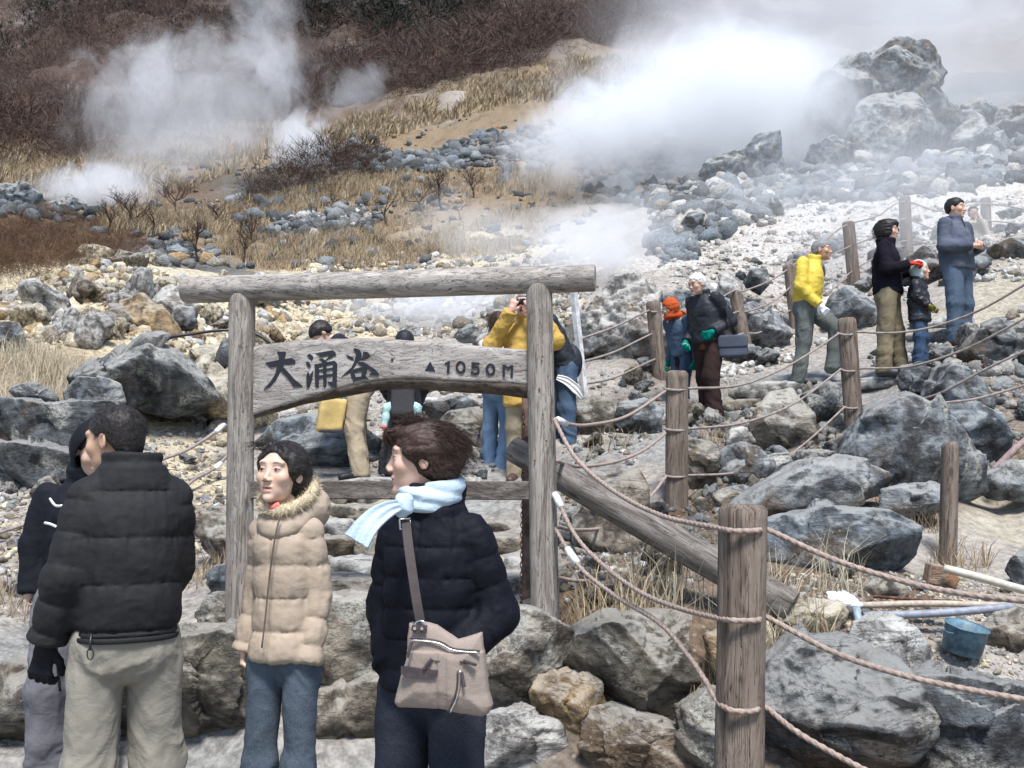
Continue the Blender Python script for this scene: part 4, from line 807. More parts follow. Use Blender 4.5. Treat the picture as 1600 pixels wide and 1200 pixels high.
span('third rope rising right from the second post', wr3(1334, 632)+[(1420, 627, 9.0), (1470, 614, 8.7), (1540, 577, 8.4), (1640, 530, 8.1)])
span('lowest rope rising right over the pyramid boulder', [(1345, 697, 9.4), (1370, 680, 8.9), (1400, 652, 8.3), (1460, 632, 8.0), (1530, 622, 7.9), (1640, 590, 7.7)])
g2 = 'far ropes along the upper path'
def far(label, pts): rope(label, pts, .0130, .05, False)
far('far top rope from the white pole up past the orange headscarf and the old man', [(905, 530, 10.2), (960, 511, 11), (1012, 486, 12.1), (1020, 488, 12.08), (1035, 486, 12.2), (1090, 484, 12.7), (1145, 455, 13.3), (1160, 455, 13.4), (1200, 440, 13.9), (1232, 420, 14.5), (1290, 375, 15.5), (1322, 352, 16.4), (1370, 338, 17), (1412, 315, 17.4), (1470, 330, 17.6), (1540, 318, 17.9), (1640, 335, 18)])
far('far middle rope from the white pole up behind the old man', [(908, 566, 10.2), (960, 550, 11), (1016, 523, 12.1), (1030, 522, 12.2), (1090, 510, 12.7), (1150, 488, 13.3), (1170, 486, 13.4), (1210, 470, 13.9), (1236, 448, 14.5), (1290, 405, 15.5), (1328, 385, 16.4), (1380, 365, 17), (1414, 342, 17.4), (1470, 360, 17.6), (1541, 345, 17.9), (1640, 358, 18)])
far('far lower rope from the white pole up to the yellow jacket', [(912, 600, 10.2), (960, 590, 11), (1022, 562, 12.1), (1035, 562, 12.2), (1100, 545, 12.7), (1158, 522, 13.3), (1190, 518, 13.5), (1236, 484, 14.5), (1300, 452, 15.5), (1330, 425, 16.4), (1380, 395, 17), (1416, 376, 17.4), (1480, 385, 17.6), (1541, 372, 17.9)])
rope('thin rope behind the left sign post above the gravel bank', [(240, 722, 9.2), (290, 704, 9.4), (330, 680, 9.7), (352, 664, 10), (395, 700, 10), (440, 685, 10.2), (500, 655, 10.4), (548, 632, 10.6)], .016, .02, False, ends=[((338, 674, 9.75), (350, 664, 9.98), .024, MWHITE)])
rope('lower thin rope behind the left sign post', [(262, 790, 8.6), (300, 752, 8.9), (330, 735, 9.2), (356, 712, 9.5)], .016, .02, False, ends=[((336, 732, 9.25), (345, 724, 9.35), .024, MWHITE)])
rope('upper rope at the left edge behind the hooded visitor', [(-40, 842, 7.4), (0, 832, 7.5), (62, 810, 7.7), (130, 778, 7.9)], .013, .02, False)
rope('lower rope at the left edge behind the hooded visitor', [(-40, 905, 7.1), (0, 893, 7.2), (62, 872, 7.4), (130, 840, 7.6)], .013, .02, False)
rope('thin rope on the grey bank between the sign posts', [(640, 662, 11.2), (700, 658, 11.4), (760, 650, 11.6), (840, 628, 11.8)], .016, .03, False)
rope('black cable looping over the yellow rubble to the left sign post', [(292, 598, 11.6), (262, 580, 11.9), (248, 555, 12.2), (262, 530, 12.6), (300, 522, 12.8), (352, 516, 13), (400, 522, 13), (425, 540, 13)], .02, .04, False, name='cable', mat=MBLACK, cat='cable')
rope('dark pipe lying on the rubble left of the left sign post', [(296, 600, 11.3), (330, 608, 11.4), (400, 618, 11.5)], .035, .05, False, name='pipe', mat=m_plain('dark_pipe', (.09, .09, .10), .5), cat='pipe')
rope('white pipe lying on the bank behind the sign', [(655, 624, 11.9), (700, 627, 11.9), (766, 633, 11.9)], .035, .05, False, name='pipe', mat=m_plain('pale_pipe', (.45, .45, .44), .5), cat='pipe')
# ------------------------------------------------ things on the ground at the right
rope('cream plastic pipe with a square end at the right edge', [(1475, 888, 5.9), (1530, 902, 5.8), (1600, 922, 5.6), (1700, 945, 5.4)], .024, .05, False, name='pipe', mat=m_plain('cream_pipe', (.55, .50, .41), .5, .4, var=.12), cat='pipe')
rope('flat tan pole lying above the grey pipe', [(1345, 946, 5.35), (1450, 943, 5.35), (1600, 947, 5.35), (1700, 950, 5.35)], .017, .06, False, name='pole', mat=m_plain('tan_pole', (.40, .33, .26), .7, .3), cat='pole')
rope('grey pipe lying behind the blue pot', [(1350, 962, 5.28), (1450, 959, 5.28), (1530, 953, 5.28), (1600, 945, 5.28)], .021, .06, False, name='pipe', mat=m_plain('grey_pipe', (.25, .26, .30), .5, .4), cat='pipe')
rope('rusty bar lying above the tan pole', [(1365, 932, 5.5), (1440, 937, 5.5), (1520, 941, 5.5)], .009, .06, False, name='bar', mat=MRUST, cat='metal bar')
rope('reddish pipe along the right edge beside the upper path', [(1530, 600, 10), (1570, 603, 10), (1660, 606, 10)], .035, .05, False, name='pipe', mat=m_plain('red_pipe', (.20, .10, .09), .6), cat='pipe')
rope('dusty pink hose curving down at the right edge', [(1655, 655, 8.3), (1600, 690, 8.2), (1575, 712, 8.1), (1552, 735, 8.0)], .03, .04, False, name='hose', mat=m_plain('pink_hose', (.25, .17, .16), .7), cat='hose')
rope('short bluish pipe end between the tan and white boulders', [(1338, 950, 5.15), (1342, 975, 5.1), (1341, 1000, 5.05)], .02, .04, False, name='pipe', mat=m_plain('blue_pipe', (.25, .31, .35), .6), cat='pipe')
pot = empty('blue_pot', P(1502, 1018, 5.12), 0, 'dented blue metal pot lying tilted on the gravel at the right', 'pot')
MPOT = m_plain('worn_blue_enamel', (.085, .15, .19), .55, .4, .1, .45, 14, .3); pr = [(0, .0), (.094, .0), (.1, .01), (.108, .13), (.111, .134), (.106, .134), (.097, .012), (0, .008)]
V = [(r*math.cos(t), r*math.sin(t)*.96, z) for r, z in pr for t in np.linspace(0, 2*math.pi, 33)[:-1]]; Fs = [(i*32+j, i*32+(j+1) % 32, (i+1)*32+(j+1) % 32, (i+1)*32+j) for i in range(len(pr)-1) for j in range(32)]
body = mesh_np('pot_body', V, Fs, MPOT, pot); MB().tube([(.1101*math.cos(t), .106*math.sin(t), .134) for t in np.linspace(0, 2*math.pi, 33)], .004, 6, False).build('rim', MPOT, pot, True)
MB().tube([(-.108, -.03, .10), (-.135, -.02, .10), (-.135, .02, .10), (-.108, .03, .10)], .005, 6, sub=4).build('handle', MPOT, pot, True)
pot.rotation_euler = (rad(14), rad(6), rad(20)); pot.scale = (.97, .97, 1.0)
sh = empty('timber_block', P(1470, 905, 6.0), 0, 'split tan timber block at the foot of the slim post', 'timber block')
mb = MB().box((0, 0, .02), (.17, .10, .12), Matrix.Rotation(rad(12), 3, 'Y'), .008); mb.build('block', m_wood('split_timber', 0, (.42, .33, .25), (.22, .14, .09)), sh)
MB().box((.045, -.055, -.005), (.06, .02, .08), Matrix.Rotation(rad(35), 3, 'Y'), .006).build('split_face', m_plain('raw_timber', (.24, .13, .07), .8), sh)
o = log_local('rusty_stake', 'short rusty metal stake behind the nearest fence post', 'stake', P(1222, 965, 5.6), P(1216, 893, 5.6), .06, .06, MRUST, n=4, seed=3, wob=.001, bev=.004)
V, Fc = rock_shape(77, 4, (.08, .05, .05), 9, amp=.35, pn=8); o = mesh_np('plastic_bag', V, Fc, MWHITE, loc=P(1318, 942, 5.3)); tag(o, 'crumpled white plastic bag among the stones at the pole ends', 'plastic bag')
V = np.array(V); 
# ------------------------------------------------ people
def rotz(a): c, s = math.cos(a), math.sin(a); return np.array([[c, -s, 0], [s, c, 0], [0, 0, 1]])
def rotx(a): c, s = math.cos(a), math.sin(a); return np.array([[1, 0, 0], [0, c, -s], [0, s, c]])
def roty(a): c, s = math.cos(a), math.sin(a); return np.array([[c, 0, s], [0, 1, 0], [-s, 0, c]])
def joints(H, lean=0, side=0, **o):
    J = dict(pel=(0, 0, .93), wst=(0, 0, 1.08), chs=(0, -.005, 1.27), nk=(0, .012, 1.455), hd=(0, -.012, 1.583), shL=(.168, .005, 1.385), shR=(-.168, .005, 1.385),
             elL=(.225, .035, 1.12), elR=(-.225, .035, 1.12), wrL=(.235, -.03, .875), wrR=(-.235, -.03, .875), hipL=(.085, 0, .89), hipR=(-.085, 0, .89),
             knL=(.10, -.015, .49), knR=(-.10, -.015, .49), anL=(.105, .02, .09), anR=(-.105, .02, .09))
    J.update(o); s = H/1.7; R = rotx(rad(lean))@roty(rad(side)); J = {k: np.array(v, float) for k, v in J.items()}
    if lean or side:
        for k in ('wst', 'chs', 'nk', 'hd', 'shL', 'shR', 'elL', 'elR', 'wrL', 'wrR'):
            if k not in o or k in ('hd',): J[k] = J['pel']+R@(J[k]-J['pel'])
    J = {k: v*s for k, v in J.items()}; J['s'] = s; return J
def head_sdf(q, s, male=False, mouth=0.0):
    q = q/s; a = A((abs(1), 1, 1)); m = q.copy(); m[:, 0] = np.abs(m[:, 0])
    d = ell(q, (0, .016, .036), (.075, .094, .083)); d = smin(d, ell(q, (0, -.022, -.026), (.060, .066, .084)), .03)
    d = smin(d, ell(q, (0, -.036, -.066), (.047 if male else .042, .046, .040)), .025); d = smin(d, ell(q, (0, -.074, -.097), (.020, .019, .016)), .018)
    d = smin(d, ell(m, (.042, -.060, -.018), (.022, .022, .022)), .025); d = smin(d, ell(m, (.028, -.073, .036), (.024, .013, .012)), .02)
    d = smax(d, -ell(m, (.031, -.103, .011), (.018, .018, .012)), .014); d = smin(d, ell(m, (.031, -.0755, .010), (.0145, .0125, .0115)), .006)
    d = smin(d, capt(q, (0, -.082, .014), (0, -.102, -.020), .0065, .0080), .014); d = smin(d, ell(q, (0, -.101, -.024), (.0095, .0095, .0085)), .007); d = smin(d, ell(m, (.012, -.097, -.030), (.008, .010, .007)), .006)
    d = smin(d, ell(q, (0, -.089, -.054), (.020, .008, .0055)), .008); d = smin(d, ell(q, (0, -.086, -.067-mouth), (.016, .009, .0065)), .008)
    d = smax(d, -ell(q, (0, -.099, -.0600-mouth*.5), (.019, .010, .0016+mouth*.5)), .003)
    e = ell(m, (.077, .010, -.004), (.007, .019, .031), rotz(rad(-18)).astype(np.float32)); e = smax(e, -ell(m, (.086, .006, .0), (.005, .011, .019)), .004); d = smin(d, e, .008)
    return d*s
def head_cols(q, s, skin, lip, brow, eyes=1.0, iris=(.03, .02, .015)):
    q = q/s; n = len(q); c = np.tile(np.array(skin), (n, 1)); x = np.abs(q[:, 0]); y = q[:, 1]; z = q[:, 2]; front = y < -.045
    def bl(mask, col): c[:] = c*(1-mask[:, None])+np.array(col)*mask[:, None]
    g = lambda cx, cz, rx, rz_, k=3: np.clip(k*(1-np.sqrt(((x-cx)/rx)**2+((z-cz)/rz_)**2)), 0, 1)*front
    bl(g(.040, -.028, .028, .022, 1)*.35, (skin[0], skin[1]*.72, skin[2]*.68)); bl(g(0, -.028, .016, .012, 1)*.3, (skin[0], skin[1]*.7, skin[2]*.65))
    bl(g(0, -.0545, .022, .0060)*.8, lip); bl(g(0, -.067, .019, .0075)*.8, lip); bl(g(0, -.0603, .022, .0026), (.06, .015, .012))
    ang = z-(.036-((x-.030)/.03)**2*.007); bl(np.clip(3*(1-np.sqrt(((x-.032)/.022)**2+(ang/.0048)**2)), 0, 1)*front*.8, brow)
    bl(g(.031, .0085, .0150, .0042)*eyes, (.36, .32, .30)); bl(g(.031, .0090, .0070, .0055), iris); zz = z-(.0145-((x-.031)/.016)**2*.004)
    bl(np.clip(3*(1-np.sqrt(((x-.032)/.018)**2+(zz/.0034)**2)), 0, 1)*front, (.025, .016, .014)); bl(g(.0085, -.0350, .0050, .0032), (.10, .035, .03))
    return c
def hand_sdf(p, w, dr, pn, s=1.0, curl=25, side=1, rr_=.0085, spread=6):
    w = A(w); dr = A(dr); dr /= np.linalg.norm(dr); pn = A(pn); pn = pn-dr*(pn@dr); pn /= np.linalg.norm(pn); xa = np.cross(dr, pn)*side
    L = lambda a, b, c: w+(dr*a+xa*b+pn*c)*s
    d = capt(p, w, L(.03, 0, 0), .022*s, .024*s)
    for b in (-.026, -.009, .009, .026): d = smin(d, capt(p, L(.02, b*.6, 0), L(.085, b, 0), .013*s, .0115*s), .010)
    for i, (b, ln, a) in enumerate(((-.028, .062, -1.4), (-.0095, .078, -.4), (.0095, .073, .5), (.027, .066, 1.3))):
        an = 0; q0 = np.array((.085, b)); u = rad(a*spread); c0 = 0.0; prev = L(.083, b, 0); pos = np.array((.083, b, 0.0)); dirb = np.array((math.cos(u), math.sin(u)))
        cu = curl*(1+.18*(1-i)*.5)
        for k, fr in enumerate((.45, .32, .23)):
            an += rad(cu*(.9, 1.25, .9)[k]); st = ln*fr*1.05; pos = pos+np.array((dirb[0]*math.cos(an)*st, dirb[1]*math.cos(an)*st, math.sin(an)*st))
            cur = L(*pos); d = smin(d, capt(p, prev, cur, rr_*s*(1-.07*k), rr_*s*(.95-.09*k)), .0035); prev = cur
    t0, t1, t2, t3 = L(.018, .022, .006), L(.045, .044, .018), L(.070, .052, .030), L(.090, .050, .042)
    d = smin(d, chain(p, [t0, t1, t2, t3], [.015*s, .0125*s, .0105*s, .0085*s], .006), .010); return d
def person(label, loc, rz, J, skin=(.55, .36, .27), lip=(.40, .13, .12), brow=(.03, .02, .018), hy=0, hp=0, hr=0, hs=1.0, h=.0045, male=False, mouth=0.0, eyes=1.0, hands=None, group=None, gc=0, tr=.8):
    e = empty('person', loc, rad(rz), label, 'person', group); s = J['s']; HS = s*hs; e_ = {}
    HR = (rotz(rad(hy))@rotx(rad(hp))@roty(rad(hr))); HRf = HR.astype(np.float32); hd = A(J['hd']); e_['HR'] = HR
    hd_f = hands or {}
    def fn(p):
        d = chain(p, [J['pel'], J['wst'], J['chs'], J['nk']-np.array([0, 0, .06])*s], [.10*s*tr, .09*s*tr, .10*s*tr, .07*s*tr], .05)
        d = smin(d, capt(p, J['shL'], J['shR'], .038*s, .038*s), .05); d = smin(d, capt(p, J['nk']-np.array([0, -.01, .05])*s, J['hd']+HR@np.array([0, .02, -.05])*s, .056*s if male else .048*s, .050*s if male else .043*s), .03)
        for k in 'LR':
            d = smin(d, chain(p, [J['sh'+k], J['el'+k], J['wr'+k]], [.042*s, .034*s, .024*s], .02), .03)
            d = smin(d, chain(p, [J['hip'+k], J['kn'+k], J['an'+k]], [.078*s*tr, .050*s*tr, .036*s*tr], .03), .03)
            d = smin(d, capt(p, J['an'+k]-np.array([0, 0, .03])*s, J['an'+k]+np.array([0, -.13, -.055])*s, .03*s, .025*s), .03)
            w = A(J['wr'+k]); m = np.linalg.norm(p-w, axis=1) < .26*s
            if m.any():
                g = hd_f.get(k, ((J['wr'+k]-J['el'+k]), (-1 if k == 'L' else 1, 0, 0), 22)); g = tuple(g)+(1.0,) if len(g) == 3 else g; q = p[m]
                if gc: g = (J['wr'+k]-J['el'+k], (-1 if k == 'L' else 1, 0, 0) if gc > 0 else (0, 0, -1), abs(gc), .85)
                d[m] = smin(d[m], hand_sdf(q, w, g[0], g[1], s*g[3], g[2], 1 if k == 'L' else -1, .0085 if h < .006 else .0105), .01)
        m = np.linalg.norm(p-hd, axis=1) < .24*s
        if m.any(): q = ((p[m]-hd)@HRf); d[m] = smin(d[m], head_sdf(q, HS, male, mouth), .012)
        return d
    al = np.array([J[k] for k in J if k != 's']); lo = al.min(0)-.17*s; hi = al.max(0)+.17*s; lo[2] = -.01; hi[2] = max(hi[2], J['hd'][2]+.15*s)
    lo[0] -= .05; lo[1] -= .1
    V, Q = surf(fn, lo, hi, h, .012); q = (V-J['hd'])@HR; c = np.tile(np.array(skin), (len(V), 1)); m = np.linalg.norm(q, axis=1) < .17*s
    c[m] = head_cols(q[m], HS, skin, lip, brow, eyes); mesh_np('body', V, Q, MSKIN, e, attr=c); return e, HR
def frame(J):
    z = J['nk']-J['pel']; L = np.linalg.norm(z); z = z/L; x = J['shL']-J['shR']; x = x-z*(x@z); x /= np.linalg.norm(x); y = np.cross(z, x); return np.stack([x, y, z], 1), L
def puff(t, sp, t0=0.0): return np.abs(np.sin(np.pi*(t-t0)/sp))**.34
def jacket(e, J, mat, hem=-.06, sec=None, slv=(.068, .062, .052), pf=None, spf=None, collar=None, cuff=.0, h=.007, folds=.006, name='jacket', hemfl=0.0, disp=True, front=None, k=.03, sup=2.4, top=None, seed=3):
    s = J['s']; Bm, L = frame(J); Bf = Bm.astype(np.float32); pel = A(J['pel'])
    sec = sec or [(-.15, .185, .135), (0, .178, .13), (.16, .165, .122), (.32, .182, .13), (.42, .165, .118), (.48, .10, .085), (.53, .062, .062)]
    T = np.array([r[0] for r in sec])*s*L/(.526*s); RX = np.array([r[1] for r in sec])*s; RY = np.array([r[2] for r in sec])*s; tt = top or T[-1]
    wr = {k: J['wr'+k]+(J['wr'+k]-J['el'+k])/np.linalg.norm(J['wr'+k]-J['el'+k])*cuff for k in 'LR'}
    def fn(p):
        q = (p-pel)@Bf; t = q[:, 2]; rx = np.interp(t, T, RX).astype(np.float32); ry = np.interp(t, T, RY).astype(np.float32)
        if pf: dd = pf[1]*puff(t, pf[0], pf[2]); 
        else: dd = 0
        kk = (np.abs(q[:, 0]/rx)**sup+np.abs(q[:, 1]/ry)**sup)**(1/sup); d = (kk-1)*np.minimum(rx, ry)*.95-dd
        if front is not None: d = d+.006*np.exp(-((q[:, 0]-front)/.007)**2)*(q[:, 1] < 0)
        d = smax(d, hem*s-t, .018); d = smax(d, t-tt, .02)
        for kx in 'LR':
            a, b, c = J['sh'+kx], J['el'+kx], wr[kx]; L1 = float(np.linalg.norm(b-a)); L2 = float(np.linalg.norm(c-b))
            d1, t1 = capT(p, a, b, slv[0]*s, slv[1]*s); d2, t2 = capT(p, b, c, slv[1]*s, slv[2]*s)
            if spf: d1 = d1-spf[1]*puff(t1*L1, spf[0], spf[2]); d2 = d2-spf[1]*puff(L1+t2*L2, spf[0], spf[2])
            ax = A((c-b)/L2); d2 = smax(d2, (p-A(c))@ax, .012); d = smin(d, smin(d1, d2, .025), k)
        if collar:
            cz, ch, cr, ct = collar[:4]; c0 = pel+A(Bm[:, 2]*cz*s)+(A(Bm[:, 1]*collar[4]) if len(collar) > 4 else 0); qc = (p-c0)@Bf; ro = np.hypot(qc[:, 0], qc[:, 1]*.95)
            dc = smax(np.abs(ro-cr*s-qc[:, 2]*.12)-ct*s, np.abs(qc[:, 2])-ch*s, .012); d = smin(d, dc, .012)
        return d
    al = np.array([J[x] for x in ('pel', 'nk', 'shL', 'shR', 'elL', 'elR')]+[wr['L'], wr['R']]); lo = al.min(0)-.22*s; hi = al.max(0)+.2*s
    lo[2] = min(lo[2], J['pel'][2]+hem*s-.05)
    V, Q = surf(fn, lo, hi, h, .02)
    if disp and folds:
        N = vnormals(V, Q); q = V/s; dn = fbm(q*[9, 9, 13]+seed, 3, seed)*folds*.7+ridge(q*[13, 13, 17]+seed+fbm(q*5, 2, 3)[:, None]*.7, 3, seed+7)*folds*.45; 
        if pf: tq = (V-J['pel'])@Bm[:, 2]; nr = np.clip(1-puff(tq, pf[0], pf[2])*.8, 0, 1); dn = dn+nr*fbm(q*[55, 55, 9]+seed, 2, 9)*.006
        V = V+N*dn[:, None]
    return mesh_np(name, V, Q, mat, e)
def trousers(e, J, mat, seatr=(.15, .10, .11), rt=(.098, .074, .068, .078), h=.007, folds=.007, waist=.115, hem=.02, seed=5, name='trousers', seat=.02, top=.12):
    s = J['s']; up = (J['wst']-J['pel']); up = up/np.linalg.norm(up)
    def fn(p):
        d = capt(p, J['pel']-np.array([0, 0, .02])*s+np.array([seatr[0]*s*.33, .0, 0]), J['pel']-np.array([0, 0, .02])*s-np.array([seatr[0]*s*.33, 0, 0]), waist*s, waist*s)
        d = smin(d, capt(p, J['pel'], J['pel']+up*top*s, waist*s, (waist-.005)*s), .04)
        d = smin(d, ell(p, J['pel']+np.array([0, .035, -.06])*s, tuple(np.array(seatr)*s)), .04)
        for k in 'LR':
            hp, kn, an = J['hip'+k], J['kn'+k], J['an'+k]; md = kn*.45+an*.55; ln = capt(p, hp, kn, rt[0]*s, rt[1]*s)
            l2 = smin(capt(p, kn, md, rt[1]*s, rt[2]*s), capt(p, md, an-np.array([0, 0, .03])*s, rt[2]*s, rt[3]*s), .03); l2 = smax(l2, hem*s+ (an[2]-.09*s)-p[:, 2], .01)
            lg = smin(ln, l2, .03); d = smin(d, lg, .022)
        return d
    al = np.array([J[x] for x in ('pel', 'hipL', 'hipR', 'knL', 'knR', 'anL', 'anR')]); lo = al.min(0)-.17*s; hi = al.max(0)+.2*s
    V, Q = surf(fn, lo, hi, h, .02); N = vnormals(V, Q); q = V/s
    kz = (J['knL'][2]+J['knR'][2])/2/s; w = .35+1.0*np.exp(-((q[:, 2]-kz)/.13)**2)+1.3*np.exp(-((q[:, 2]-.16)/.12)**2)+.8*np.exp(-((q[:, 2]-.82)/.08)**2)
    sh_ = q+np.stack([q[:, 2]*.25, q[:, 2]*.1, q[:, 0]*.9*np.sign(q[:, 0])+q[:, 1]*.6], 1)*1.0
    dn = ridge(sh_*[8, 8, 10]+seed+fbm(q*3, 2, seed)[:, None]*.9, 3, seed)*folds*.42+fbm(q*[13, 13, 4]+seed, 3, seed+2)*folds*.5
    V = V+N*(dn*w)[:, None]; return mesh_np(name, V, Q, mat, e)
def shoes(e, J, mat, tilt=(0, 0), L=.27):
    s = J['s']
    for k, tl in zip('LR', tilt):
        an = J['an'+k]; Rt = rotx(rad(-tl)); hx = an+Rt@np.array([0, .045, -.045])*s; tx = an+Rt@np.array([0, -.17, -.055])*s; md = an+Rt@np.array([0, -.07, -.035])*s
        def fn(p):
            d = capt(p, hx, md, .040*s, .042*s); d = smin(d, capt(p, md, tx, .042*s, .036*s), .02); d = smin(d, capt(p, an, hx+np.array([0, -.02, .03])*s, .043*s, .04*s), .02)
            q = (p-A(an))@Rt.astype(np.float32); return smax(d, -.088*s-q[:, 2], .008)
        al = np.array([an, hx, tx]); V, Q = surf(fn, al.min(0)-.08, al.max(0)+.08, .007*max(s, .7), .01); mesh_np('shoe', V, Q, mat, e)
def hairline(lowback=-.07, side=-.0, fore=.072): return ([-.12, -.085, -.055, -.02, .02, .045, .07, .12], [fore, fore-.004, .045, side, side-.002, lowback+.015, lowback, lowback])
def hair(e, J, HR, mat, th=.010, hl=None, extra=None, h=.005, amp=.004, hs=1.0, name='hair', seed=4, fr=(30, 12, 60), cut=None):
    s = J['s']*hs; hd = A(J['hd']); HRf = HR.astype(np.float32); hl = hl or hairline()
    def fn(p):
        q = ((p-hd)@HRf)/s; d = ell(q, (0, .018, .038), (.076+th, .095+th, .084+th)); d = smin(d, ell(q, (0, .045, -.01), (.062+th, .06+th, .07+th)), .02)
        d = smax(d, np.interp(q[:, 1], *hl).astype(np.float32)-q[:, 2], .008)
        if extra is not None: d = extra(q, d)
        return d*s
    V, Q = surf(fn, J['hd']-.24*s, J['hd']+.24*s, h, .015); N = vnormals(V, Q); q = (V-J['hd'])@HR/s
    V = V+N*(fbm(q*fr, 3, seed)*amp*s+fbm(q*14, 2, seed+1)*amp*1.2*s)[:, None]; return mesh_np(name, V, Q, mat, e)
def strands(e, J, HR, mat, n, root, flow, L=(.06, .14), r=.0011, name='hair_strands', hs=1.0, seed=1, seg=8, jit=.35):
    rs = np.random.RandomState(seed); s = J['s']*hs; V = []; Fs = []; k = 0
    for _ in range(n):
        p = np.array(root(rs), float); ln = rs.uniform(*L); v = None; jt = rs.normal(size=3)*jit; pts = []
        for i in range(seg+1):
            pts.append(J['hd']+HR@(p*s)); f = np.array(flow(p, i/seg, rs), float)+jt*(.4+.6*i/seg); f /= np.linalg.norm(f)+1e-9; p = p+f*ln/seg
        for i, q in enumerate(pts):
            t = pts[min(i+1, seg)]-pts[max(i-1, 0)]; t /= np.linalg.norm(t)+1e-9; a = np.cross(t, [.3, .2, .93]); a /= np.linalg.norm(a)+1e-9; b = np.cross(t, a); w = r*(1-.75*i/seg)
            V += [q+a*w, q-a*w*.5+b*w*.87, q-a*w*.5-b*w*.87]
        for i in range(seg):
            for j in range(3): Fs.append((k+i*3+j, k+i*3+(j+1) % 3, k+i*3+3+(j+1) % 3, k+i*3+3+j))
        k += 3*(seg+1)
    return mesh_np(name, np.array(V), np.array(Fs), mat, e)
def sdf_part(e, name, fn, lo, hi, h, mat, disp=None, label=None):
    V, Q = surf(fn, lo, hi, h, .02)
    if disp: V = V+vnormals(V, Q)*disp(V)[:, None]
    o = mesh_np(name, V, Q, mat, e)
    if label: o['label'] = label
    return o
def ribbon(e, name, pts, wd, th, mat, up=None, sub=10, rip=0.0, label=None):
    pts = spline([Vector(p) for p in pts], sub); n = len(pts); V = []; Fs = []; wd = np.interp(np.linspace(0, 1, n), np.linspace(0, 1, len(wd)), wd) if isinstance(wd, (list, tuple)) else [wd]*n
    M_ = 13
    for i, p in enumerate(pts):
        t = (pts[min(i+1, n-1)]-pts[max(i-1, 0)]).normalized(); u = Vector(up) if up else Vector((0, -1, 0)); x = t.cross(u).normalized(); y = x.cross(t)
        for j in range(M_): f = j/(M_-1)*2-1; V.append(p+x*f*wd[i]/2+y*(rip*math.sin(f*7+i*.12)*(.4+.6*i/n)+th/2))
        for j in range(M_): f = 1-j/(M_-1)*2; V.append(p+x*f*wd[i]/2+y*(rip*math.sin(f*7+i*.12)*(.4+.6*i/n)-th/2))
    m = 2*M_
    for i in range(n-1):
        for j in range(m): Fs.append((i*m+j, i*m+(j+1) % m, (i+1)*m+(j+1) % m, (i+1)*m+j))
    Fs.append(tuple(range(m))[::-1]); Fs.append(tuple((n-1)*m+j for j in range(m)))
    o = mesh_np(name, [tuple(v) for v in V], Fs, mat, e)
    if label: o['label'] = label
    return o
def worldpt(e, p): return tuple(e.matrix_basis.inverted() @ Vector(p))
def foot(px, py, Y): return P(px, py, Y)
HB = m_hair('black_hair', (.022, .018, .017)); HBR = m_hair('dark_brown_hair', (.040, .022, .016)); HG = m_hair('grey_hair', (.20, .20, .20)); HW = m_hair('white_hair', (.62, .61, .58))
# ---- A: man in the puffy jacket, back to the camera
loc = Vector((P(208, 700, 3.6).x, 3.6, 0))
J = joints(1.765, lean=2, elL=(.200, .03, 1.12), wrL=(.245, -.04, .90), elR=(-.150, -.03, 1.13), wrR=(-.12, -.17, 1.0), hd=(.055, -.045, 1.572), knL=(.105, -.01, .49), knR=(-.11, -.02, .49), anL=(.11, .02, .09), anR=(-.12, .02, .09), shL=(.135, .005, 1.375), shR=(-.135, .005, 1.375))
e, HR = person('man seen from behind in a dark grey puffy jacket and khaki trousers', loc, 208, J, (.50, .31, .21), hy=46, hp=8, male=True, hs=.97, hands={'L': (np.array([.05, .02, -.5]), (-.5, -.9, .1), 42, .3)}, tr=.75)
jk = m_cloth('charcoal_nylon', (.017, .0165, .0175), .75, .22, .30, fold=7, var=.12)
jacket(e, J, jk, hem=-.012, sec=[(-.15, .150, .13), (0, .152, .135), (.13, .153, .138), (.30, .157, .14), (.39, .156, .132), (.44, .144, .12), (.49, .122, .106), (.53, .10, .094), (.56, .088, .088)], slv=(.056, .056, .049), pf=(.158, .017, .010), spf=(.112, .016, .02), collar=(.558, .040, .082, .013, -.005), folds=.005, h=.0065, cuff=-.005, k=.035)
def fnh(p, J=J):
    Bm, L = frame(J); q = (p-A(J['pel']))@Bm.astype(np.float32); k = (np.abs(q[:, 0]/.164)**2.4+np.abs(q[:, 1]/.146)**2.4)**(1/2.4); return smax(np.abs((k-1)*.145)-.008, np.abs(q[:, 2]+.018)-.010, .006)
sdf_part(e, 'jacket_hem', fnh, J['pel']+np.array([-.28, -.24, -.12]), J['pel']+np.array([.28, .24, .08]), .006, jk)
trousers(e, J, m_cloth('khaki_twill', (.27, .245, .20), .9, .1, .55, fold=6, var=.14), rt=(.092, .080, .072, .078), waist=.103, folds=.012, h=.007, seed=9, top=.10)
hair(e, J, HR, HB, .007, hairline(-.062, .012, .066), h=.0045, amp=.0022, hs=.97, fr=(60, 60, 60), seed=11)
def rt_(rs):
    while True:
        v = rs.normal(size=3); v /= np.linalg.norm(v); v[2] = abs(v[2])*1.0-.25; v[1] = v[1]+.25; q = np.array([0, .018, .038])+v/np.linalg.norm(v)*np.array([.080, .099, .088])
        if q[1] > -.025 or q[2] > .085: return q
strands(e, J, HR, HB, 700, lambda rs: rt_(rs), lambda p, t, rs: ((p-np.array([0, .01, .0]))*6+np.array([0, -.2, -.9])), (.014, .028), .0007, seg=3, jit=.12, seed=2)
shoes(e, J, MBLACK)
w = J['wrL']; d0 = J['wrL']-J['elL']; d0 = d0/np.linalg.norm(d0)
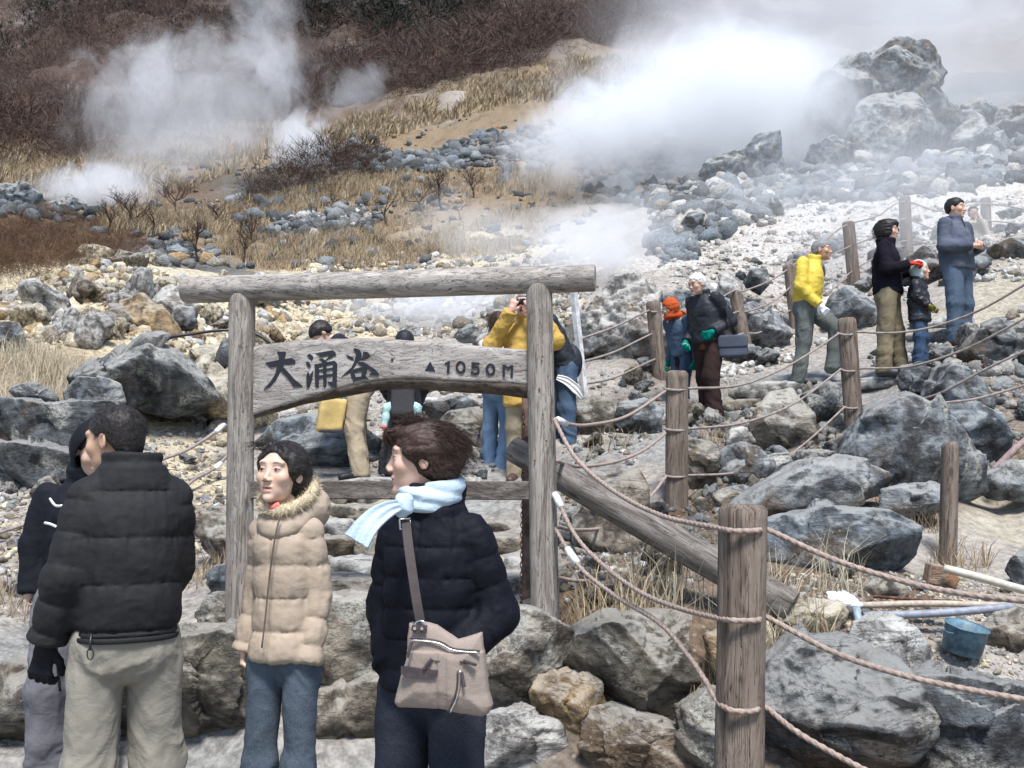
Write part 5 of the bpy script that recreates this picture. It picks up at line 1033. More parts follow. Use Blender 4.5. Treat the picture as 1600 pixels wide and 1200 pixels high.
def fng(p): return smin(hand_sdf(p, w+d0*.01, d0+np.array([0, .1, -.5]), (-.5, -.9, .1), 1.12, 42, 1, .0115), capt(p, w-d0*.04, w+d0*.03, .036, .031), .012)
sdf_part(e, 'glove', fng, w-.2, w+.2, .0042, m_cloth('black_glove', (.009, .009, .012), .8, .2, .3))
def mk(e, name, pts, r, mat, n=6, cl=False): return MB().tube(pts, r, n, not cl, sub=4).build(name, mat, e, True)
q = worldpt(e, P(141, 1004, 3.40)); q2 = worldpt(e, P(141, 1016, 3.40)); lw = [worldpt(e, P(141+5*math.sin(t), 1022-9*math.cos(t), 3.40)) for t in np.linspace(0, 6.2832, 12)]
mk(e, 'key_strap', [worldpt(e, P(143, 990, 3.42)), q, q2], .0045, MBLACK); MB().tube(lw, .0022, 5, False).build('carabiner', MBLACK, e, True)
# ---- B: hooded companion
loc = Vector((P(132, 700, 4.85).x, 4.85, 0))
J = joints(1.765, lean=3, side=2, elL=(.27, .03, 1.11), elR=(-.205, .02, 1.13), wrR=(-.205, -.03, .92), shR=(-.15, .005, 1.365), wrL=(.25, -.12, .9), hd=(.035, -.05, 1.57), knR=(-.11, -.03, .49), anR=(-.105, .0, .09))
e, HR = person('young person in a black hooded sports jacket with white sleeve print and grey trousers facing the puffy jacket', loc, 14, J, (.52, .35, .27), hy=22, hp=22, h=.006, tr=.65, hands={'R': ((0, 0, -1), (1, 0, 0), 50, .45)})
e['label'] = 'young person in a black hooded sports jacket and grey trousers facing the puffy jacket'
bk = m_cloth('black_sports_fabric', (.007, .008, .012), .8, .2, .4); jacket(e, J, bk, hem=-.06, sec=[(-.15, .165, .13), (0, .16, .125), (.16, .15, .12), (.32, .16, .125), (.40, .15, .112), (.45, .12, .095), (.53, .066, .066)], slv=(.060, .058, .048), folds=.006, h=.009, k=.04, collar=(.53, .03, .075, .012))
def exh(q, d):
    o = ell(q, (0, .02, .01), (.105, .115, .135)); o = smin(o, ell(q, (0, .05, -.12), (.10, .09, .07)), .04); i = ell(q, (0, -.02, -.005), (.085, .115, .112)); o = smax(o, -i, .01); return smax(o, -.07-q[:, 1], .01)
hair(e, J, HR, bk, .02, extra=exh, h=.006, amp=.002, name='hood', fr=(8, 8, 8))
hair(e, J, HR, HB, .008, hairline(-.06, -.03, .035), h=.006)
trousers(e, J, m_cloth('grey_track_trousers', (.15, .145, .155), .9, .1, .5), rt=(.105, .092, .085, .09), waist=.13, folds=.012, h=.009)
shoes(e, J, m_plain('dark_trainers', (.05, .05, .05), .6))
for (a, b, c) in (((78, 779), (98, 790), (87, 790)), ((70, 817), (88, 823), (79, 819))):
    m = MB(); m.tube([worldpt(e, P(a[0], a[1], 4.68)), worldpt(e, P(c[0], c[1], 4.66)), worldpt(e, P(b[0], b[1], 4.66))], .006, 5, sub=4); m.build('sleeve_print', MWHITE, e)
mk(e, 'zip_line', [worldpt(e, P(x, y, 4.66)) for x, y in ((88, 1000), (90, 1040), (94, 1080))], .006, bk)
# ---- C: woman in the tan coat
loc = Vector((P(449, 700, 3.75).x, 3.75, 0))
J = joints(1.625, elL=(.128, .03, 1.13), wrL=(.125, -.03, .90), elR=(-.128, .04, 1.13), wrR=(-.158, .0, .93), hd=(-.01, -.03, 1.582), shL=(.098, .005, 1.365), shR=(-.098, .005, 1.365), hipL=(.07, 0, .89), hipR=(-.07, 0, .89), knL=(.082, -.01, .49), knR=(-.082, -.01, .49), anL=(.09, .02, .09), anR=(-.09, .02, .09))
e, HR = person('young woman with black hair in a beige quilted coat with a fur trimmed hood', loc, -14, J, (.62, .43, .325), (.45, .18, .15), (.05, .035, .03), tr=.6, hy=-5, hp=-4, hr=2, hs=1.0, h=.0038, mouth=.004, eyes=.55, hands={'L': ((.0, .07, .23), (0, -1, 0), 5, .6), 'R': ((0, -.02, -1), (1, 0, 0), 60, .85)})
tan = m_cloth('beige_down_coat', (.36, .285, .215), .72, .2, .42, fold=8, var=.08)
jacket(e, J, tan, hem=-.055, sec=[(-.20, .120, .108), (-.1, .116, .105), (.04, .104, .096), (.15, .096, .088), (.30, .105, .098), (.39, .104, .096), (.44, .092, .084), (.52, .068, .068)], slv=(.042, .041, .038), pf=(.118, .014, .055), spf=(.098, .012, .03), front=-.012, folds=.0045, h=.006, cuff=.03, k=.016, hemfl=.0)
zp = [worldpt(e, P(x, y, Y)) for x, y, Y in ((438, 802, 3.635), (428, 850, 3.62), (420, 910, 3.62), (414, 970, 3.615), (409, 1012, 3.615))]
mk(e, 'zip', zp, .0035, m_plain('dark_zip', (.12, .085, .06), .5))
m = MB(); c = J['nk']
def fnhood(p, J=J):
    c = J['nk']+np.array([.03, .075, .0]); d = ell(p, c+np.array([-.01, .0, .015]), (.092, .062, .080)); d = smin(d, ell(p, c+np.array([.03, -.01, -.01]), (.075, .072, .070)), .03)
    rg = (p-A(J['nk']+np.array([0, .0, .0]))); ro = np.hypot(rg[:, 0], rg[:, 1]); d2 = np.sqrt((ro-.082)**2+((rg[:, 2]+.022-rg[:, 1]*.62)*.8)**2)-.024; d = smin(d, d2, .03); return smax(d, -ell(p, J['hd']+np.array([0, -.02, -.01]), (.078, .10, .125)), .01)
sdf_part(e, 'hood', fnhood, J['nk']-.25, J['nk']+.25, .006, tan, lambda V: ridge(V*[10, 10, 16], 2, 3)*.006)
ring = []
for t in np.linspace(-2.5, 2.5, 26):
    a = t; x = .088*math.sin(a); y = -.092*math.cos(a)+.004; z = -.012+.062*(1-math.cos(a)); ring.append(J['nk']+np.array([x*1.06, y, z]))
fur = m_cloth('cream_fur', (.50, .42, .29), .95, .05, .6, fine=300, fold=40, var=.3)
MB().tube([tuple(p) for p in ring], [.010]+[.021]*10+[.012], 12, sub=3).build('fur_trim', fur, e, True)
rs0 = np.random.RandomState(8); V = []; Fs = []
for _ in range(3200):
    i = rs0.uniform(0, len(ring)-1.01); i0 = int(i); c = ring[i0]*(1-i+i0)+ring[i0+1]*(i-i0); t = ring[i0+1]-ring[i0]; t /= np.linalg.norm(t); v = rs0.normal(size=3); v -= t*(v@t); v /= np.linalg.norm(v)
    p0 = c+v*.019; g = v*.8+t*rs0.normal()*.6+rs0.normal(size=3)*.25+np.array([.25, 0, -.25]); g /= np.linalg.norm(g); p1 = p0+g*rs0.uniform(.012, .026); w_ = np.cross(g, v+.01); w_ /= np.linalg.norm(w_); k = len(V); V += [p0+w_*.0011, p0-w_*.0011, p1]; Fs.append((k, k+1, k+2))
mesh_np('fur_hairs', np.array(V), np.array(Fs), fur, e)
MB().tube([tuple(J['nk']+np.array(o_)) for o_ in ((-.03, -.085, -.005), (-.01, -.098, .0), (.015, -.092, .01))], .013, 8, sub=4).build('neck_scarf', m_cloth('pink_red_scarf', (.55, .16, .13)), e, True)
def exb(q, d):
    d = smin(d, ell(q, (.0, .05, .0), (.088, .082, .10)), .03); m = q.copy(); m[:, 0] = np.abs(m[:, 0]); d = smin(d, ell(m, (.072, -.012, .03), (.020, .04, .05)), .02)
    fr = ell(q, (0, -.085, -.01), (.058, .07, .088)); d = smax(d, -fr, .012); return smax(d, -ell(m, (.083, .008, -.022), (.02, .018, .028)), .008)
hair(e, J, HR, HB, .010, hairline(-.085, -.012, .060), extra=exb, h=.0042, amp=.0035, seed=21, fr=(40, 14, 50))
strands(e, J, HR, HB, 420, lambda rs: rt_(rs), lambda p, t, rs: (p-np.array([0, .02, .04]))*np.array([3, 3, 2])+np.array([.25, .9, -.45]), (.03, .075), .0010, seg=5, jit=.25, seed=5)
strands(e, J, HR, HB, 90, lambda rs: (rs.uniform(-.075, .03), -.05+rs.uniform(-.02, .02), .105+rs.uniform(-.015, .01)), lambda p, t, rs: (-1.0 if p[0] < -.01 else .5, -.25+.5*t, .12-.9*t), (.05, .095), .0010, seg=6, jit=.3, seed=6)
trousers(e, J, m_cloth('faded_blue_jeans', (.062, .078, .098), .9, .1, .5, var=.28, heather=.25), rt=(.072, .054, .047, .053), waist=.078, folds=.011, h=.007, seed=12, top=.02, seatr=(.105, .07, .09))
shoes(e, J, MBLACK)
strands(e, J, HR, HB, 160, rt_, lambda p, t, rs: (p-np.array([0, .02, .04]))*np.array([3, 3, 3])+np.array([.3, .5, .1-.9*t]), (.04, .09), .0006, seg=6, jit=.7, seed=61)
# ---- D: woman in the navy coat
loc = Vector((P(676, 700, 3.05).x, 3.05, 0))
J = joints(1.665, elL=(.200, .05, 1.12), wrL=(.105, -.09, .99), elR=(-.180, .05, 1.11), wrR=(-.105, -.055, .96), hd=(-.035, -.02, 1.586), shL=(.122, .01, 1.37), shR=(-.120, .005, 1.37), knL=(.095, -.01, .49), anL=(.105, .02, .09))
e, HR = person('woman with windblown dark brown hair in a navy quilted coat and pale blue scarf', loc, -22, J, (.62, .40, .30), (.42, .17, .15), (.10, .06, .045), hy=-60, hp=3, hr=0, hs=.94, h=.0038, eyes=.7, hands={'L': ((-.35, .9, -.1), (0, 0, 1), 10, .7), 'R': ((.4, .9, .1), (0, 0, 1), 10, .7)})
nav = m_cloth('navy_down_coat', (.0045, .005, .009), .7, .15, .40, fold=8, var=.15)
jacket(e, J, nav, hem=-.035, sec=[(-.20, .150, .122), (-.1, .145, .12), (.04, .135, .113), (.16, .130, .11), (.30, .136, .115), (.39, .130, .11), (.44, .110, .098), (.52, .084, .082)], slv=(.054, .053, .048), pf=(.088, .011, .03), spf=(.085, .009, .0), front=.0, folds=.005, h=.006, collar=(.54, .040, .080, .013, .005), k=.018)
trousers(e, J, m_cloth('dark_indigo_jeans', (.018, .021, .030), .9, .12, .45, var=.2, heather=.2), rt=(.088, .074, .070, .076), waist=.088, top=.03, seatr=(.12, .08, .09), folds=.008, h=.007, seed=15)
shoes(e, J, MBLACK)
def exd(q, d):
    d = smin(d, ell(q, (0, .045, .015), (.094, .098, .098)), .03); d = smin(d, ell(q, (.0, .080, -.02), (.072, .060, .075)), .03); d = smin(d, ell(q, (0, -.048, .088), (.062, .050, .032)), .02)
    m = q.copy(); m[:, 0] = np.abs(m[:, 0]); d = smin(d, ell(m, (.072, -.005, .035), (.022, .055, .050)), .02); d = smax(d, -ell(q, (0, -.10, -.02), (.075, .075, .085)), .01)
    return smax(d, -ell(m, (.085, .004, -.028), (.02, .022, .026)), .008)
hair(e, J, HR, HBR, .014, hairline(-.085, -.005, .058), extra=exd, h=.0042, amp=.005, hs=.93, seed=31, fr=(40, 9, 45))
def rtd(rs): v = rs.normal(size=3); v /= np.linalg.norm(v); v[2] = v[2]*.9+.1; v[1] = v[1]+.15; return np.array([0, .035, .035])+v/np.linalg.norm(v)*np.array([.093, .108, .097])
strands(e, J, HR, HBR, 1500, rtd, lambda p, t, rs: (p-np.array([0, .02, .05]))*np.array([2.2, 1, 2.0])+np.array([0, 1.0, -.25-1.1*t]), (.04, .085), .0010, seg=7, jit=.22, hs=.93, seed=7)
strands(e, J, HR, HBR, 260, lambda rs: (rs.uniform(-.05, .05), rs.uniform(-.07, .0), .11+rs.uniform(0, .02)), lambda p, t, rs: (0, .9 if rs.rand() < .8 else -.6, .55-1.5*t), (.06, .14), .0009, seg=8, jit=.45, hs=.93, seed=9)
strands(e, J, HR, HBR, 220, lambda rs: (rs.uniform(-.06, .06), .10+rs.uniform(-.03, .02), rs.uniform(-.05, .07)), lambda p, t, rs: (0, 1-.9*t, .35-1.2*t), (.04, .07), .0009, seg=8, jit=.5, hs=.93, seed=10)
strands(e, J, HR, HBR, 200, lambda rs: (rs.uniform(-.05, .05), -.085+rs.uniform(-.01, .02), .085+rs.uniform(-.01, .02)), lambda p, t, rs: (0, -1+2.2*t, .1-1.3*t), (.04, .07), .0010, seg=7, jit=.25, hs=.93, seed=12)
scf = m_cloth('pale_blue_scarf', (.40, .49, .56), .8, .15, .5, fold=20, var=.12, streak=(9, 9, 40)); Bq = J['nk']
def fnsc(p, J=J):
    r = p-A(J['nk']+np.array([-.005, -.01, .035])); ro = np.hypot(r[:, 0], r[:, 1]); d = np.sqrt(((ro-.078))**2+((r[:, 2]-r[:, 1]*.30)*.6)**2)-.023; return d+.003*np.sin(r[:, 2]*160+r[:, 0]*30)
sdf_part(e, 'scarf', fnsc, J['nk']-.16, J['nk']+np.array([.16, .16, .2]), .0045, scf, lambda V: ridge(V*[8, 8, 30], 2, 6)*.004)
kp = np.array(worldpt(e, P(631, 786, 2.845))); k2 = np.array(worldpt(e, P(629, 795, 2.84)))
sdf_part(e, 'scarf_knot', lambda p: smin(ell(p, kp, (.030, .026, .030)), ell(p, k2, (.026, .024, .026)), .015)+.0022*np.sin((p[:, 0]*.8+p[:, 2]*.7)*190), kp-.07, kp+.07, .0042, scf)
ribbon(e, 'scarf_tail', [worldpt(e, P(x, y, Y)) for x, y, Y in ((628, 790, 2.83), (608, 796, 2.80), (588, 808, 2.78), (570, 825, 2.76), (556, 845, 2.75))], [.022, .045, .06, .072, .080], .012, scf, up=(0, -1, .0), rip=.007)
MB().tube([worldpt(e, P(x, y, 2.85)) for x, y in ((646, 792), (643, 797))], .003, 6).build('snap', MCHROME, e)
# ---- shoulder bag
bag = empty('shoulder_bag', P(693, 1112, 2.78), rad(-6), 'taupe canvas shoulder bag with dark leather trim in front of the navy coat', 'bag')
MCV = m_cloth('taupe_canvas', (.27, .215, .18), .85, .15, .25, fold=14, var=.1, heather=.12); MLE = m_plain('dark_leather', (.055, .042, .045), .45, .4)
def B2(x, y, o=0.0): return Vector(((x-693)/1570*2.78, -o, (1112-y)/1570*2.78))
OL = [(640, 980), (655, 977), (682, 982), (715, 1003), (752, 992), (758, 1035), (762, 1080), (768, 1100), (762, 1112), (752, 1117), (700, 1108), (690, 1106), (625, 1105), (619, 1098), (628, 1060), (636, 1030), (637, 1010)]
ol = np.array([(B2(x, y).x, B2(x, y).z) for x, y in OL])
def polyd(p, ol):
    x, z = p[:, 0], p[:, 2]; d = np.full(len(p), 1e9); ins = inpoly(x, z, ol); n = len(ol)
    for i in range(n):
        a, b = ol[i], ol[(i+1) % n]; e_ = b-a; w_ = np.stack([x, z], 1)-a; t = np.clip(w_@e_/(e_@e_), 0, 1); d = np.minimum(d, np.linalg.norm(w_-t[:, None]*e_, axis=1))
    return np.where(ins, -d, d)
def fbag(p):
    d2 = polyd(p, ol); th = .030*np.clip(-d2/.05, 0, 1)**.5+.010+.008*(p[:, 2] < .165); pl = -.004*np.exp(-((p[:, 0]+.012)/.004)**2)*(p[:, 2] < .165)-.004*np.exp(-((p[:, 0]-.012)/.004)**2)*(p[:, 2] < .165)
    return smax(d2, np.abs(p[:, 1])-th-pl, .008).astype(np.float32)
sdf_part(bag, 'bag_body', fbag, (-.17, -.07, -.03), (.17, .07, .27), .0035, MCV, lambda V: fbm(V*22, 2, 3)*.002)
def bp(name, poly, o, mat, t=.004):
    n = len(poly); V = [tuple(B2(x, y, o)) for x, y in poly]+[tuple(B2(x, y, o-t*3)) for x, y in poly]
    return mesh_np(name, V, [tuple(range(n))]+[(i, (i+1) % n, n+(i+1) % n, n+i) for i in range(n)], mat, bag, smooth=False)
bp('leather_patch', [(633, 1040), (689, 1045), (687, 1054), (680, 1058), (640, 1056), (633, 1050)], .056, MLE)
bp('strap_tab', [(648, 980), (671, 980), (670, 989), (663, 992), (652, 991), (647, 987)], .046, MLE)
for x in (653, 664): MB().tube([B2(x, 984, .045), B2(x, 984, .050)], .0045, 8).build('rivet', MCHROME, bag)
MB().tube([B2(x, y, .044) for x, y in ((647, 1002), (668, 1003), (692, 1007), (712, 1016), (752, 1019))], .0028, 6, sub=4).build('zip', MCHROME, bag, True)
MB().tube([B2(x, y, .044) for x, y in ((645, 999), (668, 999), (694, 1004), (712, 1013), (752, 1016))], .0022, 6, sub=4).build('zip_flap', MLE, bag, True)
MB().tube([B2(x, y, .052) for x, y in ((723, 1045), (722, 1070), (716, 1090), (708, 1106))], .0022, 6, sub=4).build('zip', MCHROME, bag, True)
MB().tube([B2(x, y, .051) for x, y in ((719, 1045), (718, 1070), (712, 1090), (704, 1106))], .0025, 6, sub=4).build('zip_flap', MLE, bag, True)
MB().tube([B2(x, y, .050) for x, y in ((675, 1029), (692, 1030))], .0025, 6).build('zip', MCHROME, bag); MB().tube([B2(x, y, .050) for x, y in ((722, 1032), (748, 1036))], .0025, 6).build('zip_flap', MLE, bag)
for a, b in (((649, 1004), (643, 1026)), ((680, 1028), (668, 1043)), ((725, 1047), (730, 1068)), ((728, 1030), (747, 1035))): MB().tube([B2(*a, .054), B2(*b, .060)], .0045, 6).build('zip_puller', MLE, bag)
zs = [worldpt(bag, P(x, y, Y)) for x, y, Y in ((634, 812, 2.835), (638, 850, 2.79), (645, 900, 2.765), (652, 945, 2.755), (657, 972, 2.755))]
ribbon(bag, 'strap', zs, .026, .003, m_cloth('brown_webbing', (.075, .062, .06), .8), up=(0, -1, 0), sub=10)
bk_ = worldpt(bag, P(633, 818, 2.825)); R_ = MB()
R_.tube([Vector(bk_)+Vector(v) for v in ((-.016, 0, .012), (.014, 0, .014), (.016, 0, -.014), (-.014, 0, -.016), (-.016, 0, .012))], .0028, 6, False).build('buckle', MCHROME, bag, True)
c = Vector(worldpt(bag, P(657, 976, 2.75))); MB().tube([c+Vector((math.cos(t)*.014, 0, math.sin(t)*.010)) for t in np.linspace(0, 6.283, 14)], .0026, 6, False).build('ring', MCHROME, bag, True)
# ------------------------------------------------ visitors on the path behind
def put(px, py, Y, lift=0.0):
    p = P(px, py, Y); return Vector((p.x, p.y, p.z+lift))
GPV = 'visitors on the path'
_tr = trousers
def trousers(*a, **k): k.setdefault('hem', .045); return _tr(*a, **k)
def back(label, at, rz, J, skin=(.50, .33, .24), **k):
    k.setdefault('h', .0085); return person(label, at, rz, J, skin, **k)
def nohair(q, d): return d
slab = lambda label, pts, Y, dep=.5, tint='l': boulder(label, pts, Y, tint, depth=dep, k=4, amp=.03, pn=26, name='stair_slab', cat='stair slab')
# stair slabs under the visitors
slab('wide pale slab under the beige trousers and the blue jeans', [(480, 755), (486, 748), (810, 746), (818, 755), (810, 775), (486, 775)], 9.0, .45)
slab('pale stair slab under the backpacker', [(868, 722), (875, 716), (975, 715), (985, 722), (975, 742), (870, 742)], 9.5, .4)
slab('tan stair slab above the backpacker slab', [(880, 692), (890, 684), (1010, 682), (1022, 690), (1015, 708), (885, 708)], 9.9, .4, 't')
slab('grey landing slab under the old man and the headscarf', [(1010, 672), (1020, 664), (1150, 660), (1165, 668), (1155, 690), (1015, 690)], 10.6, .45)
slab('narrow tan riser beside the feet of the old man', [(1140, 640), (1146, 625), (1188, 624), (1192, 632), (1188, 648), (1144, 650)], 11.1, .3, 't')
slab('long pale slab under the man in the yellow jacket', [(1100, 612), (1110, 604), (1210, 596), (1330, 592), (1335, 600), (1320, 618), (1120, 622)], 11.2, .45)
slab('grey slab under the dark coated woman', [(1340, 596), (1350, 588), (1440, 586), (1452, 592), (1440, 604), (1350, 606)], 10.3, .4)
slab('pale slab under the man in the grey fleece', [(1440, 556), (1450, 546), (1560, 540), (1570, 548), (1560, 562), (1450, 566)], 11.8, .5)
for i in range(6):
    y = 520-i*17; Y = 12.3+i*.55
    slab('tan stair row right of the grey fleece, step %s from the bottom' % ('one two three four five six'.split()[i]), [(1400+i*14, y+2), (1410+i*14, y-6), (1620, y-9-i), (1660, y-8), (1660, y+8), (1405+i*14, y+10)], Y, .45, 'tltylt'[i])
# E old man
J = joints(1.66, lean=12, elL=(.235, .10, 1.12), wrL=(.16, -.12, 1.0), elR=(-.22, .02, 1.13), wrR=(-.20, -.14, .93), hd=(.0, -.07, 1.56), knL=(.09, -.10, .50), anL=(.10, -.06, .10), knR=(-.09, .03, .49), anR=(-.10, .12, .10))
e, HR = back('white haired old man with glasses and teal gloves coming down the stairs', put(1110, 662, 10.8), -48, J, (.58, .38, .28), hp=16, hy=-10, male=True, h=.0065, gc=45)
bk2 = m_cloth('black_windbreaker', (.017, .019, .025), .6, .3, .5, fold=6, var=.25); brn = m_cloth('brown_trousers', (.032, .019, .017), .9, .1, .4)
jacket(e, J, bk2, hem=-.02, sec=[(-.15, .185, .15), (0, .185, .155), (.16, .182, .15), (.32, .182, .14), (.40, .16, .12), (.46, .11, .095), (.53, .068, .068)], slv=(.064, .062, .05), folds=.009, h=.011, collar=(.53, .03, .07, .011), k=.035)
jacket(e, J, m_cloth('rust_jumper', (.12, .05, .02)), hem=-.10, sec=[(-.15, .165, .13), (.2, .15, .12), (.25, .12, .10)], slv=(.03, .03, .03), h=.014, name='jumper', top=.2)
trousers(e, J, brn, rt=(0.107, 0.087, 0.084, 0.101), waist=.12, folds=.014, h=.011); shoes(e, J, m_plain('brown_shoes', (.05, .025, .018), .5), (12, 0))
hair(e, J, HR, HW, .006, hairline(-.055, .0, .074), h=.008, amp=.004)
gl = m_cloth('teal_glove', (.0, .17, .13), .9, .1)
for k in 'LR':
    w = J['wr'+k]; d0 = (w-J['el'+k])/np.linalg.norm(w-J['el'+k]); sdf_part(e, 'glove', lambda p: hand_sdf(p, w, d0, (-1 if k == 'L' else 1, 0, 0), 1.1, 45, 1 if k == 'L' else -1, .0125), w-.2, w+.2, .006, gl)
def glasses(e, J, HR):
    m = MB(); s = J['s']; T = lambda x, y, z: tuple(J['hd']+HR@(np.array([x, y, z])*s))
    for sx in (-1, 1):
        m.tube([T(sx*(.033+.021*math.cos(a)), -.105, .008+.016*math.sin(a)) for a in np.linspace(0, 6.283, 13)], .0022, 5, False); m.tube([T(sx*.054, -.104, .012), T(sx*.078, .0, .012)], .002, 5)
    m.tube([T(-.012, -.107, .012), T(.012, -.107, .012)], .002, 5); m.build('glasses', MBLACK, e, True)
glasses(e, J, HR)
b2 = empty('messenger_bag', put(1146, 556, 10.62), rad(-20), 'dark blue grey messenger bag hanging at the hip of the old man', 'bag')
MBG = m_cloth('slate_canvas', (.07, .08, .105), .8, .2, .3)
sdf_part(b2, 'bag_body', lambda p: smax(smax(np.abs(p[:, 0])-.15, np.abs(p[:, 2]-.10)-.115, .03), np.abs(p[:, 1])-.055, .03), (-.2, -.1, -.06), (.2, .1, .26), .01, MBG)
sdf_part(b2, 'flap', lambda p: smax(smax(np.abs(p[:, 0])-.155, np.abs(p[:, 2]-.15)-.07, .03), np.abs(p[:, 1]+.04)-.026, .02), (-.2, -.1, .05), (.2, .03, .26), .01, MBG)
ribbon(b2, 'strap', [worldpt(b2, P(x, y, Y)) for x, y, Y in ((1128, 462, 10.72), (1135, 480, 10.58), (1142, 505, 10.55), (1148, 525, 10.62))], .035, .006, MBLACK, sub=6)
# F woman in orange headscarf
J = joints(1.46, lean=14, elL=(.20, .06, 1.12), elR=(-.20, .02, 1.12), hd=(0, -.07, 1.56), knL=(.08, -.08, .5), anL=(.09, -.04, .09))
e, HR = back('small woman in an orange headscarf and denim jacket on the stairs', put(1068, 666, 11.2), -52, J, hp=18, hy=-10, gc=35)
jacket(e, J, m_cloth('denim_jacket', (.045, .07, .105), .9, .1, .5, var=.3, heather=.3), hem=.0, sec=[(-.15, .16, .13), (0, .155, .13), (.16, .15, .125), (.32, .16, .125), (.40, .14, .11), (.46, .10, .09), (.53, .065, .065)], slv=(.055, .052, .045), folds=.008, h=.011, collar=(.52, .02, .07, .012))
jacket(e, J, m_cloth('black_tunic', (.012, .012, .016)), hem=-.14, sec=[(-.2, .14, .12), (0, .135, .11), (.2, .12, .10)], slv=(.03, .03, .03), h=.014, name='tunic', top=.15)
trousers(e, J, m_cloth('dark_jeans', (.035, .055, .09), heather=.2), rt=(0.092, 0.072, 0.066, 0.075), folds=.010, h=.012, waist=.10); shoes(e, J, m_plain('navy_shoes', (.03, .04, .06)))
orr = m_cloth('orange_knit', (.40, .075, .025), .95, .05, .7, fold=30, var=.25)
def exf(q, d):
    o = ell(q, (0, .02, .02), (.098, .118, .125)); o = smin(o, ell(q, (0, -.045, -.095), (.085, .075, .055)), .04); o = smin(o, ell(q, (0, .07, -.12), (.10, .075, .06)), .04); o = smax(o, -ell(q, (0, -.12, .0), (.052, .07, .07)), .01); return o+.0012*np.sin(q[:, 2]*120+q[:, 0]*60)
hair(e, J, HR, orr, .02, extra=exf, h=.008, amp=.004, name='headscarf'); hair(e, J, HR, HB, .012, hairline(.02, .02, .05), h=.009)
ribbon(e, 'scarf_end', [J['nk']+np.array(v) for v in ((0, .06, .03), (.05, .12, -.02), (.08, .15, -.10))], .09, .02, orr)
for k in 'LR':
    w = J['wr'+k]; d0 = (w-J['el'+k])/np.linalg.norm(w-J['el'+k]); sdf_part(e, 'glove', lambda p: hand_sdf(p, w, d0, (-1 if k == 'L' else 1, 0, 0), 1.0, 35, 1 if k == 'L' else -1, .012), w-.2, w+.2, .0065, gl)
# G man in yellow jacket
J = joints(1.70, lean=14, elL=(.20, .07, 1.12), wrL=(.20, -.13, .93), elR=(-.215, .03, 1.10), wrR=(-.20, -.16, .89), hd=(0, -.045, 1.575), knL=(.09, -.33, .66), anL=(.09, -.26, .24), hipL=(.085, -.02, .89), knR=(-.09, .02, .49), anR=(-.09, .09, .085), shL=(.16, .0, 1.385), shR=(-.16, .0, 1.385))
e, HR = back('grey haired man in a bright yellow jacket and white gloves stepping up', put(1262, 603, 11.35), 68, J, (.46, .27, .18), hp=2, hy=-8, male=True, h=.0065, gc=35)
jacket(e, J, m_cloth('yellow_windbreaker', (.62, .46, .06), .6, .3, .5, fold=6, var=.1), hem=-.01, sec=[(-.15, .15, .12), (-.01, .162, .135), (.08, .185, .16), (.2, .185, .155), (.32, .178, .14), (.40, .155, .12), (.46, .11, .09), (.53, .07, .07)], slv=(.070, .066, .052), folds=.009, h=.010, collar=(.54, .035, .07, .012), k=.035)
trousers(e, J, m_cloth('grey_green_trousers', (.125, .135, .125), .9, .1, .5), rt=(0.109, 0.081, 0.070, 0.077), waist=.125, folds=.012, h=.010, hem=-.0); shoes(e, J, m_plain('dark_hiking_shoes', (.03, .03, .035), .6, var=.5, scale=60), (0, 0))
hair(e, J, HR, HG, .008, hairline(-.06, .0, .068), h=.008, amp=.003)
wg = m_cloth('white_glove', (.70, .70, .72))
for k in 'LR':
    w = J['wr'+k]; d0 = (w-J['el'+k])/np.linalg.norm(w-J['el'+k]); sdf_part(e, 'glove', lambda p: hand_sdf(p, w, d0, (-1 if k == 'L' else 1, 0, 0), 1.1, 35, 1 if k == 'L' else -1, .0125), w-.2, w+.2, .006, wg)
# H dark coated woman
J = joints(1.66, lean=1, elL=(.22, -.04, 1.13), wrL=(.17, -.26, 1.16), elR=(-.22, -.02, 1.12), wrR=(-.15, -.24, 1.17), knL=(.085, -.05, .49), anL=(.09, -.10, .09), knR=(-.085, .02, .49), anR=(-.09, .06, .09))
e, HR = back('woman with bobbed black hair in a black fleece and red gloves', put(1392, 590, 10.35), 62, J, (.58, .38, .29), hp=4, hy=0, h=.0065, gc=-50)
jacket(e, J, m_cloth('black_fleece', (.012, .010, .016), .95, .08, .4), hem=-.04, sec=[(-.2, .175, .15), (0, .175, .15), (.16, .168, .145), (.32, .172, .14), (.40, .155, .12), (.46, .115, .10), (.53, .075, .075)], slv=(.066, .062, .052), folds=.009, h=.010, collar=(.53, .035, .078, .014), k=.035)
trousers(e, J, m_cloth('khaki_trousers', (.19, .155, .10), .9, .1, .5), rt=(0.102, 0.083, 0.072, 0.077), waist=.12, folds=.012, h=.010); shoes(e, J, m_plain('black_white_shoes', (.05, .05, .055), .5))
def exh2(q, d):
    d = smin(d, ell(q, (0, .04, -.01), (.092, .09, .115)), .03); m = q.copy(); m[:, 0] = np.abs(m[:, 0]); d = smin(d, ell(m, (.07, -.01, .0), (.026, .05, .07)), .02); d = smin(d, ell(q, (0, -.06, .075), (.06, .05, .035)), .02); return smax(d, -ell(q, (0, -.11, -.03), (.06, .08, .08)), .01)
hair(e, J, HR, HB, .016, hairline(-.09, -.06, .05), extra=exh2, h=.008, amp=.007); glasses(e, J, HR)
strands(e, J, HR, HB, 350, rtd, lambda p, t, rs: (p-np.array([0, .02, .05]))*np.array([2, 2, 1])+np.array([0, .2, -.9-.5*t]), (.06, .12), .002, seg=5, jit=.25, seed=41)
rg = m_cloth('red_glove', (.62, .06, .03))
